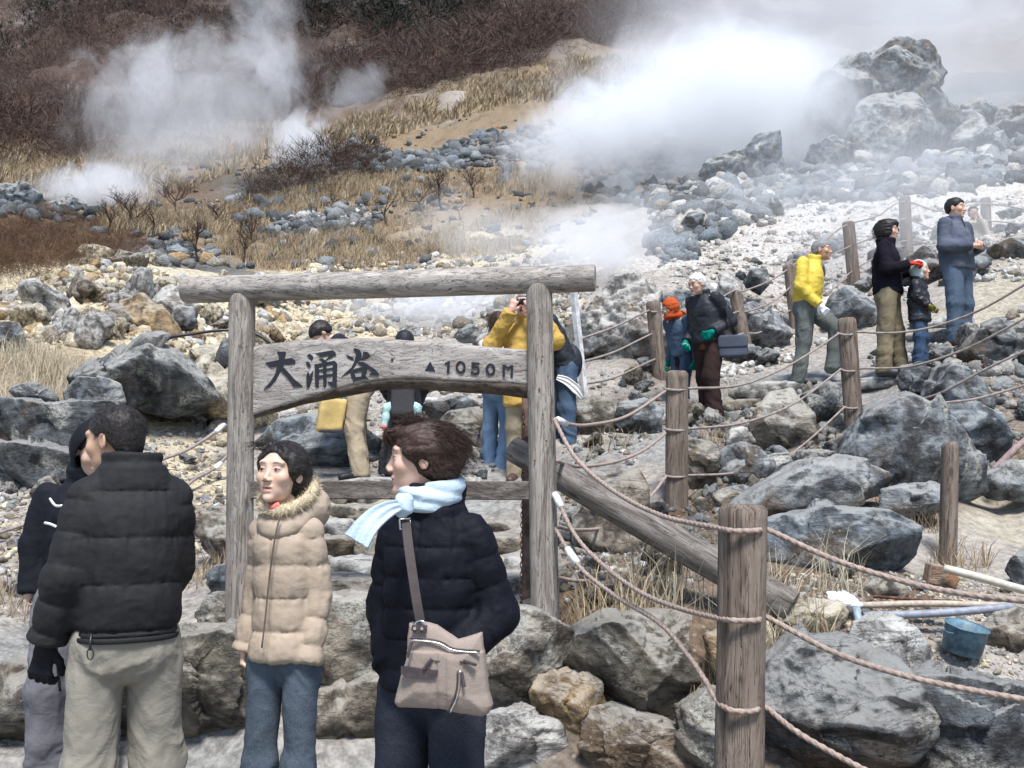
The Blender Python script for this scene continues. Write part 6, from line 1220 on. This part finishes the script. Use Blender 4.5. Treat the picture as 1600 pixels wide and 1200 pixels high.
for k in 'LR':
    w = J['wr'+k]; d0 = (w-J['el'+k])/np.linalg.norm(w-J['el'+k]); sdf_part(e, 'glove', lambda p: hand_sdf(p, w, d0, (0, 0, -1), 1.05, 50, 1 if k == 'L' else -1, .0125), w-.2, w+.2, .006, rg)
# I child
J = joints(1.10, lean=2, hd=(0, -.01, 1.56), elL=(.20, -.0, 1.10), wrL=(.17, -.16, .97), elR=(-.20, .0, 1.10), wrR=(-.17, -.16, .97), shL=(.16, 0, 1.34), shR=(-.16, 0, 1.34), nk=(0, .01, 1.42))
e, HR = back('child in a pale blue knitted hood, black coat and jeans', put(1440, 575, 10.2), 58, J, (.52, .30, .22), hs=1.35, h=.007, gc=40)
jacket(e, J, m_cloth('black_child_coat', (.014, .014, .018), .5, .35, .5), hem=-.20, sec=[(-.3, .20, .17), (0, .185, .16), (.2, .17, .15), (.36, .165, .14), (.43, .12, .11), (.50, .08, .08)], slv=(.068, .066, .055), folds=.014, h=.009, collar=(.50, .035, .08, .02))
trousers(e, J, m_cloth('child_jeans', (.03, .055, .10), heather=.2), rt=(0.097, 0.083, 0.075, 0.084), waist=.11, folds=.012, h=.009); shoes(e, J, MBLACK)
def exi(q, d):
    o = ell(q, (0, .02, .02), (.092, .105, .115)); o = smin(o, ell(q, (0, .02, -.07), (.075, .08, .05)), .03); return smax(o, -ell(q, (0, -.11, -.01), (.050, .07, .066)), .01)
hair(e, J, HR, m_cloth('pale_blue_knit', (.42, .50, .52), .95, .05, .6, fold=40), .02, extra=exi, h=.008, amp=.002, hs=1.35, name='knitted_hood')
for k in 'LR':
    w = J['wr'+k]; d0 = (w-J['el'+k])/np.linalg.norm(w-J['el'+k]); sdf_part(e, 'glove', lambda p: hand_sdf(p, w, d0, (-1 if k == 'L' else 1, 0, 0), 1.0*J['s'], 40, 1 if k == 'L' else -1, .014), w-.14, w+.14, .005, m_cloth('yellow_black_glove', (.35, .32, .05), var=.7))
# J man in grey fleece
J = joints(1.80, elL=(.24, -.0, 1.12), wrL=(.085, -.24, 1.10), elR=(-.24, .0, 1.12), wrR=(-.075, -.24, 1.10), shL=(.19, .005, 1.385), shR=(-.19, .005, 1.385), hipL=(.08, 0, .89), hipR=(-.08, 0, .89), anL=(.085, .02, .09), anR=(-.085, .02, .09))
e, HR = back('big dark haired man in a grey zip fleece and blue jeans', put(1501, 543, 11.8), 34, J, (.55, .34, .25), hp=4, hy=14, male=True, h=.0065, hands={'L': ((-.9, -.3, 0), (0, .3, 1), 45), 'R': ((.9, -.3, 0), (0, .3, 1), 45)})
jacket(e, J, m_cloth('grey_fleece', (.085, .095, .125), .95, .08, .4), hem=-.06, sec=[(-.2, .18, .155), (0, .19, .165), (.16, .195, .16), (.32, .195, .145), (.40, .175, .12), (.46, .12, .10), (.53, .072, .072)], slv=(.076, .072, .056), folds=.009, h=.010, collar=(.54, .03, .07, .012), k=.035)
trousers(e, J, m_cloth('blue_jeans', (.06, .085, .12), .9, .1, .5, heather=.3), rt=(0.109, 0.087, 0.075, 0.079), waist=.125, folds=.012, h=.010); shoes(e, J, m_plain('tan_shoes', (.12, .06, .045), .6))
hair(e, J, HR, HB, .010, hairline(-.055, .0, .066), h=.008, amp=.004)
MB().tube([J['nk']+np.array(v) for v in ((.0, -.10, .0), (0, -.12, -.06), (0, -.135, -.12))], .006, 6).build('zip', MBLACK, e)
# K photographer in mustard coat
J = joints(1.78, lean=2, elL=(.30, -.12, 1.24), wrL=(.12, -.24, 1.50), elR=(-.27, -.14, 1.22), wrR=(-.07, -.24, 1.50), shL=(.18, 0, 1.39), shR=(-.18, 0, 1.39))
e, HR = back('grey haired man in a mustard coat holding a camera behind the sign post', put(822, 757, 9.25), -16, J, (.60, .36, .28), hy=-8, male=True, h=.0065, hands={'L': ((-.5, .0, 1), (0, 1, 0), 60), 'R': ((.4, .0, 1), (0, 1, 0), 55)})
jacket(e, J, m_cloth('mustard_coat', (.44, .28, .07), .8, .15, .5, fold=6, var=.12), hem=-.24, sec=[(-.3, .20, .16), (-.1, .195, .155), (.16, .185, .15), (.32, .185, .14), (.40, .165, .12), (.46, .115, .10), (.53, .075, .075)], slv=(.078, .074, .056), folds=.013, h=.010, collar=(.54, .035, .072, .012), k=.035)
trousers(e, J, m_cloth('pale_khaki_trousers', (.30, .25, .17)), rt=(0.102, 0.078, 0.070, 0.076), waist=.12, folds=.011, h=.011); shoes(e, J, m_plain('brown_leather_shoes', (.07, .04, .03), .5))
hair(e, J, HR, HG, .008, hairline(-.055, .0, .080), h=.008, amp=.003)
cm = empty('camera', tuple(e.matrix_basis @ Vector(J['hd']+np.array([0, -.155, .0]))), rad(-20), 'small black camera held up by the man in the mustard coat', 'camera')
MB().box((0, 0, 0), (.11, .045, .065), None, .008).build('camera_body', MBLACK, cm); MB().tube([(0, -.02, 0), (0, -.055, 0)], .024, 14).build('lens', MBLACK, cm, True)
# L woman in blue jeans and white top
J = joints(1.62, elL=(.2, .0, 1.13), wrL=(.12, -.22, 1.10), elR=(-.2, .0, 1.13), wrR=(-.12, -.22, 1.10), hipL=(.075, 0, .89), hipR=(-.075, 0, .89), anL=(.08, .02, .09), anR=(-.08, .05, .09))
e, HR = back('woman with long brown hair in a white top and light blue jeans', put(778, 748, 9.75), 150, J, hp=6, hy=20)
jacket(e, J, m_cloth('white_top', (.62, .60, .60)), hem=-.04, sec=[(-.2, .15, .125), (0, .14, .12), (.16, .13, .11), (.32, .145, .115), (.40, .13, .10), (.46, .095, .085), (.53, .06, .06)], slv=(.05, .045, .04), folds=.008, h=.011)
trousers(e, J, m_cloth('light_blue_jeans', (.12, .185, .27), .9, .1, .5, heather=.3), rt=(0.092, 0.069, 0.069, 0.086), waist=.11, folds=.012, h=.010); shoes(e, J, MBLACK)
def exl(q, d): return smin(smin(d, ell(q, (0, .05, -.03), (.085, .075, .14)), .03), ell(q, (0, .055, -.16), (.07, .045, .10)), .03)
hair(e, J, HR, HBR, .014, hairline(-.09, -.04, .05), extra=exl, h=.008, amp=.006)
strands(e, J, HR, HBR, 260, rtd, lambda p, t, rs: (p-np.array([0, .02, .05]))*np.array([2, 2, 1])+np.array([0, .3, -.9-.5*t]), (.08, .18), .002, seg=5, jit=.2, seed=42)
# M backpacker bending behind the post
J = joints(1.70, lean=30, elL=(.2, -.35, .98), wrL=(.12, -.42, .80), elR=(-.2, -.35, .98), wrR=(-.12, -.42, .80))
e, HR = back('stooping visitor in a black jacket and blue jeans right behind the right sign post', put(880, 716, 9.9), -62, J, hp=-10)
jacket(e, J, bk2, hem=-.06, slv=(.066, .062, .052), folds=.010, h=.011, collar=(.53, .03, .075, .012)); trousers(e, J, m_cloth('navy_blue_jeans', (.045, .07, .11), heather=.3), rt=(0.102, 0.081, 0.072, 0.079), folds=.012, h=.011); shoes(e, J, MBLACK)
hair(e, J, HR, HB, .010, hairline(), h=.009)
bpk = empty('backpack', put(893, 585, 9.95), rad(-30), 'black backpack on the stooping visitor behind the sign post', 'backpack')
sdf_part(bpk, 'pack_body', lambda p: ell(p, (0, 0, .12), (.115, .09, .18)), (-.2, -.2, -.12), (.2, .2, .36), .012, bk2); MB().tube([(.0, -.122, .30), (.03, -.135, .18), (.05, -.125, .05)], .006, 6, sub=4).build('piping', MWHITE, bpk, True)
V = []; pc = empty('white_jumper', put(890, 612, 9.75), 0, 'white jumper tied round the waist of the stooping visitor', 'jumper')
ribbon(pc, 'sleeve', [(-.12, 0, .14), (-.03, -.03, .10), (.06, -.03, .02), (.12, 0, -.06)], [.05, .08, .09, .04], .03, m_cloth('white_knit', (.75, .74, .72)), up=(0, -1, 0), rip=.01)
# N leaning man with khaki trousers
J = joints(1.72, lean=42, hd=(0, -.62, 1.26), elL=(.2, -.35, .95), wrL=(.14, -.46, .78), elR=(-.2, -.35, .95), wrR=(-.14, -.46, .78), knL=(.09, -.05, .50), knR=(-.09, -.03, .50), nk=(0, -.42, 1.28), shL=(.16, -.36, 1.24), shR=(-.16, -.36, 1.24), chs=(0, -.22, 1.15), wst=(0, -.07, 1.04))
J['hd'] = J['pel']+np.array([0, -.36, .44])*J['s']; J['nk'] = J['pel']+np.array([0, -.24, .42])*J['s']; J['chs'] = J['pel']+np.array([0, -.13, .26])*J['s']; J['wst'] = J['pel']+np.array([0, -.04, .12])*J['s']
for k, x in (('L', 1), ('R', -1)): J['sh'+k] = J['pel']+np.array([.16*x, -.20, .37])*J['s']; J['el'+k] = J['pel']+np.array([.2*x, -.26, .12])*J['s']; J['wr'+k] = J['pel']+np.array([.14*x, -.36, -.06])*J['s']
e, HR = back('black haired man in beige trousers leaning forward behind the sign board', put(560, 752, 9.5), -82, J, hp=58, hy=10)
jacket(e, J, m_cloth('navy_jacket', (.018, .02, .032)), hem=-.09, slv=(.062, .058, .05), folds=.010, h=.011); trousers(e, J, m_cloth('beige_chinos', (.36, .29, .20), .9, .1, .55), rt=(0.112, 0.087, 0.075, 0.081), waist=.13, folds=.014, h=.010, seed=19); shoes(e, J, MBLACK)
hair(e, J, HR, HB, .012, hairline(-.06, .0, .06), h=.009, amp=.005)
yb = empty('yellow_bag', put(515, 672, 9.3), rad(15), 'yellow cloth bag hanging under the sign board beside the beige trousers', 'bag')
sdf_part(yb, 'bag_body', lambda p: smax(smax(np.abs(p[:, 0]+p[:, 2]*-.12)-.12, np.abs(p[:, 2]-.14)-.15, .03), np.abs(p[:, 1])-.05, .04), (-.2, -.1, -.06), (.2, .1, .34), .010, m_cloth('yellow_cloth', (.50, .36, .14), .85, .15, .5), lambda V: ridge(V*[9, 9, 3], 2, 4)*.008)
MB().box((0, 0, -.005), (.20, .09, .035), None, .01).build('base_trim', MLE, yb)
# O hooded adult carrying a child
J = joints(1.62, elL=(.2, -.06, 1.12), wrL=(.14, -.26, .98), elR=(-.2, -.06, 1.12), wrR=(-.14, -.26, .98))
e, HR = back('adult in a black cap and dark grey coat carrying a child', put(630, 775, 9.9), 184, J)
jacket(e, J, bk2, hem=-.06, slv=(.062, .058, .05), folds=.008, h=.012); hair(e, J, HR, bk2, .022, hairline(-.06, .0, .045), h=.009, name='cap', amp=.002)
gs = m_cloth('charcoal_wool', (.05, .05, .052), .95, .05, .4, heather=.3)
jacket(e, J, gs, hem=-.72, sec=[(-.75, .26, .22), (-.5, .24, .20), (-.2, .19, .16), (.0, .16, .14), (.1, .14, .12)], slv=(.03, .03, .03), h=.013, folds=.012, name='skirt', top=.08); shoes(e, J, MBLACK)
J = joints(.80, hipL=(.12, -.02, .88), hipR=(-.12, -.02, .88), knL=(.30, -.16, .78), knR=(-.30, -.16, .78), anL=(.36, -.22, .42), anR=(-.36, -.22, .42), elL=(.2, -.05, 1.1), elR=(-.2, -.05, 1.1))
e, HR = back('small child with pale turquoise trousers and red shoes carried by an adult', put(629, 698, 9.62), 2, J, hs=1.5, h=.008)
jacket(e, J, m_cloth('child_dark_top', (.016, .018, .022)), hem=-.1, slv=(.06, .055, .05), h=.010); trousers(e, J, m_cloth('turquoise_trousers', (.42, .62, .60)), rt=(0.087, 0.074, 0.066, 0.066), h=.008, waist=.11, folds=.008)
shoes(e, J, m_plain('red_white_shoes', (.60, .14, .11), .6, var=.5, scale=30)); hair(e, J, HR, HB, .012, hairline(), h=.009, hs=1.5)
sdf_part(e, 'carrier', lambda p: smax(smax(np.abs(p[:, 0])-.115, np.abs(p[:, 2]-.44)-.16, .04), np.abs(p[:, 1]+.02)-.10, .05), (-.2, -.2, .2), (.2, .2, .7), .012, gs)
# P partly hidden hazy visitor
J = joints(1.62, elL=(.2, -.05, 1.12), wrL=(.05, -.18, 1.45)); e, HR = back('hazy visitor in a pale beige coat half hidden behind the grey fleece', put(1526, 466, 17.2), -10, J, (.45, .30, .24), h=.010)
jacket(e, J, m_cloth('pale_beige_coat', (.36, .32, .27)), hem=-.2, folds=.008, h=.013); trousers(e, J, m_cloth('grey_trousers', (.14, .14, .14)), h=.014); hair(e, J, HR, HBR, .012, hairline(), h=.011); shoes(e, J, MBLACK)
# ------------------------------------------------ vegetation
def blades(name, pts, hgt, wd, mat, seed, lean=.5, wind=(.3, 0), n=1):
    rs = np.random.RandomState(seed); m = len(pts); h = hgt*rs.uniform(.5, 1.2, m); a = rs.uniform(0, 6.283, m); ln = rs.uniform(0, lean, m)
    dx = np.cos(a)*ln*h+wind[0]*h*rs.rand(m); dy = np.sin(a)*ln*h+wind[1]*h*rs.rand(m); b = rs.uniform(0, 6.283, m); wx, wy = np.cos(b)*wd, np.sin(b)*wd
    p0 = pts; md = pts+np.stack([dx*.35, dy*.35, h*.62], 1); tp = pts+np.stack([dx, dy, h*.96], 1); wv = np.stack([wx, wy, wx*0], 1)
    V = np.stack([p0-wv, p0+wv, md+wv*.7, md-wv*.7, tp], 1).reshape(-1, 3); k = np.arange(m)[:, None]*5
    Fq = np.concatenate([k+[0, 1, 2], k+[0, 2, 3], k+[3, 2, 4]]); o = mesh_np(name, V, Fq, mat); tag(o, kind='stuff'); return o
MGR = m_grass('dry_grass', (.44, .345, .225), (.28, .205, .125)); MGP = m_grass('pale_dry_grass', (.55, .48, .35), (.40, .33, .22)); MTW = m_grass('bare_twigs', (.085, .055, .040), (.055, .035, .028)); MTF = m_grass('brown_twigs', (.16, .095, .055), (.09, .055, .038))
GZ = [[(300, 425), (360, 380), (600, 345), (620, 300), (700, 290), (900, 275), (930, 340), (800, 400), (600, 418), (400, 428)], [(150, 345), (420, 320), (560, 275), (860, 270), (860, 300), (600, 345), (560, 310), (420, 360), (300, 370), (180, 370)],
      [(-20, 290), (-20, 225), (200, 225), (360, 195), (480, 190), (470, 235), (350, 275), (200, 330), (150, 330)], [(470, 215), (600, 180), (700, 145), (880, 98), (1010, 80), (1040, 140), (800, 165), (660, 200), (560, 235), (460, 255)]]
for gi, (z, n, Y0, Y1, h_, w_) in enumerate(zip(GZ, (32000, 26000, 30000, 34000), (24, 30, 46, 66), (50, 70, 105, 125), (.5, .6, .8, 1.0), (.010, .016, .034, .055))):
    pt = plan_points(z, n, Y0, Y1, 60+gi); f_ = fbm(pt*[.45, .45, 0], 3, 7); k = f_ > -.3; blades('slope_grass', pt[k], h_*np.clip(.65+.8*f_[k], .25, 1.4), w_, MGR, 70+gi, lean=.9)
def tuft_pts(px, py, n, r, seed):
    rs = np.random.RandomState(seed); c = hit(px, py); a = rs.uniform(0, 6.28, n); q = r*np.sqrt(rs.rand(n)); x, y = c.x+np.cos(a)*q, c.y+np.sin(a)*q*.7; return np.stack([x, y, ground(x, y)], 1)
TU = [(985, 965, 130, .30, .34), (1040, 960, 80, .25, .30), (940, 955, 100, .2, .22), (1215, 1020, 180, .24, .30), (1200, 985, 120, .15, .32), (1255, 1035, 130, .16, .2), (1440, 815, 260, .26, .22), (1500, 890, 120, .2, .15), (1100, 1130, 140, .18, .22), (1160, 1080, 80, .1, .25),
      (40, 600, 500, .8, .42), (95, 590, 240, .5, .38), (10, 560, 260, .6, .4), (-10, 660, 160, .5, .3), (200, 625, 60, .4, .45), (325, 905, 110, .2, .16), (30, 955, 160, .25, .18), (1410, 800, 90, .2, .2), (1590, 740, 120, .35, .22), (420, 640, 60, .3, .2), (1150, 620, 80, .3, .16), (1120, 690, 120, .25, .18), (960, 700, 60, .3, .15), (880, 1000, 80, .2, .16), (1320, 930, 22, .2, .42), (1300, 925, 18, .1, .36)]
for i, (px, py, n, r_, h_) in enumerate(TU): pass
blades('near_grass', np.concatenate([tuft_pts(px, py, n, r_, 80+i) for i, (px, py, n, r_, h_) in enumerate(TU) if h_ >= .25]), .36, .0032, MGP, 91, .9, (.12, 0))
blades('low_grass', np.concatenate([tuft_pts(px, py, n, r_, 80+i) for i, (px, py, n, r_, h_) in enumerate(TU) if h_ < .25]), .20, .003, MGR, 92, 1.3, (.1, 0))
def bush_mesh(seed, h=1.0, spread=.8, levels=4, stem=.02):
    r = random.Random(seed); m = MB(); rs = []
    def grow(p, d, L, rad_, lv):
        q = p+d*L; m.tube([p, p+d*L*.5+Vector((r.uniform(-1, 1), r.uniform(-1, 1), r.uniform(-.5, .5)))*L*.08, q], [rad_, rad_*.8, rad_*.6], 4 if lv < 2 else 3, False)
        if lv < levels:
            for _ in range(r.choice((3, 3, 4) if lv else (4, 5, 6))):
                v = Vector((r.uniform(-1, 1), r.uniform(-1, 1), r.uniform(-.2, 1))).normalized(); grow(q if r.random() < .7 else p+d*L*.6, (d*(1-spread*.5)+v*spread).normalized(), L*r.uniform(.6, .85), rad_*.58, lv+1)
    grow(Vector((0, 0, 0)), Vector((r.uniform(-.2, .2), r.uniform(-.2, .2), 1)).normalized(), h*.30, stem*h, 0); return m
BL3 = []
for i in range(4):
    m = bush_mesh(40+i, 1.0, .75, 4); o = m.build('bare_bush', MTW); BL3.append(o.data); bpy.data.objects.remove(o)
def bush(px, py, h, label, group, seed):
    c = hit(px, py); o = bpy.data.objects.new('bare_bush', BL3[seed % 4]); COL.objects.link(o); o.location = c; o.scale = (h*1.1, h*1.1, h*.95); o.rotation_euler = (0, 0, seed*1.7); tag(o, label, 'bush', group)
sd_ = 0
for px, py, h in ((170, 368, 1.5), (205, 365, 2.1), (238, 372, 1.8), (275, 335, 2.2), (190, 350, 1.3), (345, 362, 1.4), (430, 300, 1.8), (455, 296, 2.2), (480, 300, 1.8), (410, 312, 1.5), (605, 355, 2.0), (395, 388, 1.6), (380, 410, 1.3), (690, 330, 2.2), (660, 340, 1.9), (740, 310, 1.9), (520, 330, 1.2), (310, 410, 1.6), (720, 345, 1.3)):
    sd_ += 1; bush(px, py, h, 'leafless dark bush on the dry grass slope', 'leafless bushes on the dry grass slope', sd_)
# thickets and forest: twiggy masses nobody could count
def twigs(name, poly, n, Y0, Y1, h, r, mat, seed, per=26, wind=0):
    rs = np.random.RandomState(seed); pts = plan_points(poly, n, Y0, Y1, seed); m = len(pts); H = h*rs.uniform(.5, 1.25, m)
    H = H*(1+.5*fbm(pts*[.15, .15, 0]/max(h, 1), 2, 5)); V = []
    base = np.repeat(pts, per, 0); HH = np.repeat(H, per); t = rs.rand(m*per)**.6; a = rs.uniform(0, 6.283, m*per); q = rs.rand(m*per)**.5*np.sin(np.clip(t, .08, 1)*3.0+.1)*.75
    s = base+np.stack([np.cos(a)*q*HH*.6, np.sin(a)*q*HH*.6, t*HH], 1); L = HH*rs.uniform(.16, .42, m*per); d = np.stack([np.cos(a)*.55, np.sin(a)*.55, rs.uniform(.15, 1.1, m*per)], 1)+rs.normal(size=(m*per, 3))*.45; d /= np.linalg.norm(d, axis=1)[:, None]
    w = np.cross(d, rs.normal(size=(m*per, 3))); w /= np.linalg.norm(w, axis=1)[:, None]; w *= (HH*r)[:, None]; V = np.stack([s-w, s+w, s+d*L[:, None]+w*.2, s+d*L[:, None]-w*.2], 1).reshape(-1, 3)
    k = np.arange(m*per)[:, None]*4; o = mesh_np(name, V, k+np.array([[0, 1, 2, 3]]), mat, smooth=False); tag(o, kind='stuff'); return o
twigs('brush_thicket', [(-30, 345), (60, 340), (150, 350), (215, 375), (230, 420), (140, 420), (40, 470), (-30, 480)], 900, 17, 40, .62, .006, MTF, 51, 90)
twigs('brush_thicket', [(480, 275), (600, 262), (580, 305), (430, 330), (360, 350), (370, 320)], 90, 36, 60, 1.6, .006, MTW, 52, 90)
MF1 = m_grass('bare_forest', (.115, .078, .062), (.065, .045, .038)); MF2 = m_grass('reddish_forest', (.125, .072, .056), (.08, .048, .04)); MF3 = m_grass('evergreen_forest', (.030, .036, .026), (.018, .022, .017)); MF4 = m_grass('pale_forest', (.15, .125, .105), (.09, .07, .06))
FZ = [(-60, 262), (120, 262), (330, 222), (450, 195), (620, 160), (760, 125), (1000, 70), (1100, 20), (1100, -60), (-60, -60)]
twigs('far_forest', FZ, 12000, 58, 330, 3.4, .007, MF1, 53, 22); twigs('far_forest', FZ, 3600, 66, 330, 3.2, .007, MF2, 54, 22); twigs('far_forest', FZ, 260, 86, 300, 5.0, .003, MF4, 55, 24)
twigs('evergreen_wood', [(170, 60), (220, -30), (470, -40), (520, 30), (420, 90), (330, 60), (250, 110)], 120, 120, 330, 5.0, .016, MF3, 56, 60); twigs('evergreen_wood', [(480, 90), (470, -30), (800, -40), (790, 50), (650, 95), (540, 80)], 160, 110, 330, 5.0, .016, MF3, 57, 60)
twigs('evergreen_wood', [(-60, 120), (-60, -60), (290, -60), (270, 5), (120, 70), (0, 128)], 200, 150, 380, 5.5, .018, MF3, 58, 45)
# ------------------------------------------------ steam
def steam(label, c, r, dens, nscale, thr, soft=.25, seed=0, shape=1.4, rot=0, aniso=.0, stretch=(1, 1, .7), dist=.6, top=0.0):
    o = mesh_np('steam', ico(4)[0]*1.02, ico(4)[1], None); o.location = c; o.scale = r; o.rotation_euler = (0, rad(rot), 0)
    t = NT('steam_volume'); co = t.n('TexCoord').outputs['Object']; le = t.n('VectorMath', operation='LENGTH'); t.set(le.inputs[0], co)
    fall = t.ramp(le.outputs['Value'], 1.0, .15); mp = t.n('Mapping'); t.set(mp.inputs[0], co); mp.inputs['Scale'].default_value = [r[i]*nscale*stretch[i] for i in range(3)]; mp.inputs['Location'].default_value = (seed*3.1, seed*1.7, seed*2.3); mp.inputs['Rotation'].default_value = (0, 0, 0)
    n = t.noise(mp.outputs[0], 1.0, 7, .62, dist); v = t.math('ADD', n, t.math('MULTIPLY', t.math('SUBTRACT', fall, .5), shape*.3)); f = t.ramp(v, thr, thr+soft)
    d = t.math('MULTIPLY', t.math('MULTIPLY', f, fall), dens); x = t.n('VolumePrincipled'); x.inputs['Color'].default_value = (.975, .985, 1.0, 1); x.inputs['Anisotropy'].default_value = aniso; t.set(x.inputs['Density'], d)
    t.t.links.new(x.outputs[0], t.out.inputs['Volume']); o.data.materials.append(t.m); tag(o, kind='stuff'); o['label'] = label; return o
for a in (
 ('dense white steam plume in front of the lava outcrop', (1090, 185, 40), (11, 6, 6.5), .38, .38, .42, .18, 1, -8),
 ('bright steam core left of the lava outcrop', (1165, 160, 41), (6.5, 4.5, 5.0), .45, .5, .40, .2, 2, 0),
 ('steam drifting along the slope behind the grey rocks', (930, 205, 38), (7.0, 4, 3.2), .50, .6, .47, .14, 3, -22),
 ('steam rising to the top right', (1300, 10, 46), (17, 7, 9), .15, .16, .34, .30, 4, -10),
 ('steam at the right of the lava outcrop', (1560, 70, 50), (13, 6, 9), .13, .18, .36, .30, 19, 0),
 ('steam veil over the upper right slope', (1420, 230, 30), (10, 5, 5.0), .075, .22, .34, .30, 12, 0),
 ('thin steam veil over the ash slope', (1420, 330, 16.8), (4.6, 2.4, 1.9), .24, .40, .36, .28, 5, 0),
 ('steam veil in front of the grey rocks', (1180, 330, 24), (5.5, 3, 2.6), .12, .35, .42, .30, 20, 0),
 ('steam over the pool behind the right sign post', (915, 385, 19), (2.3, 2.0, 1.6), .60, .95, .44, .24, 6, -15),
 ('steam lying over the pool behind the sign board', (700, 487, 18.5), (3.4, 1.8, .85), .90, .8, .38, .3, 7, 0),
 ('steam drifting above the pool to the left', (790, 370, 22), (4.2, 2.4, 1.8), .26, .7, .45, .22, 8, 8),
 ('steam between the rope fence and the craggy outcrop', (985, 370, 17), (2.0, 1.6, 1.9), .35, .9, .45, .24, 9, 0),
 ('left vent steam beside the blue grey outcrop', (150, 298, 46), (5.6, 3, 2.1), .60, .7, .45, .14, 10, -10),
 ('left vent steam spreading uphill', (290, 235, 54), (11, 4, 4.0), .12, .45, .49, .14, 11, -14),
 ('tall wisp rising over the dark forest', (420, 60, 62), (4.4, 4, 10), .15, .50, .505, .14, 13, -12),
 ('small vent steam at the dark rock band', (465, 225, 57), (3.2, 2.5, 3.8), .65, .65, .46, .14, 15, 20),
 ('thin column rising at the top left', (235, 130, 60), (2.6, 4, 7.5), .13, .55, .50, .14, 21, 10),
 ('wisp trailing up to the right over the forest', (560, 140, 62), (5.0, 3, 2.2), .16, .60, .50, .14, 22, -35),
 ('broken wisps drifting over the forest slope', (300, 150, 60), (15, 5, 8.5), .16, .40, .535, .10, 17, -8)):
    steam(a[0], P(*a[1]), a[2], a[3], a[4], a[5], a[6], seed=a[7], rot=a[8], dist=1.6)
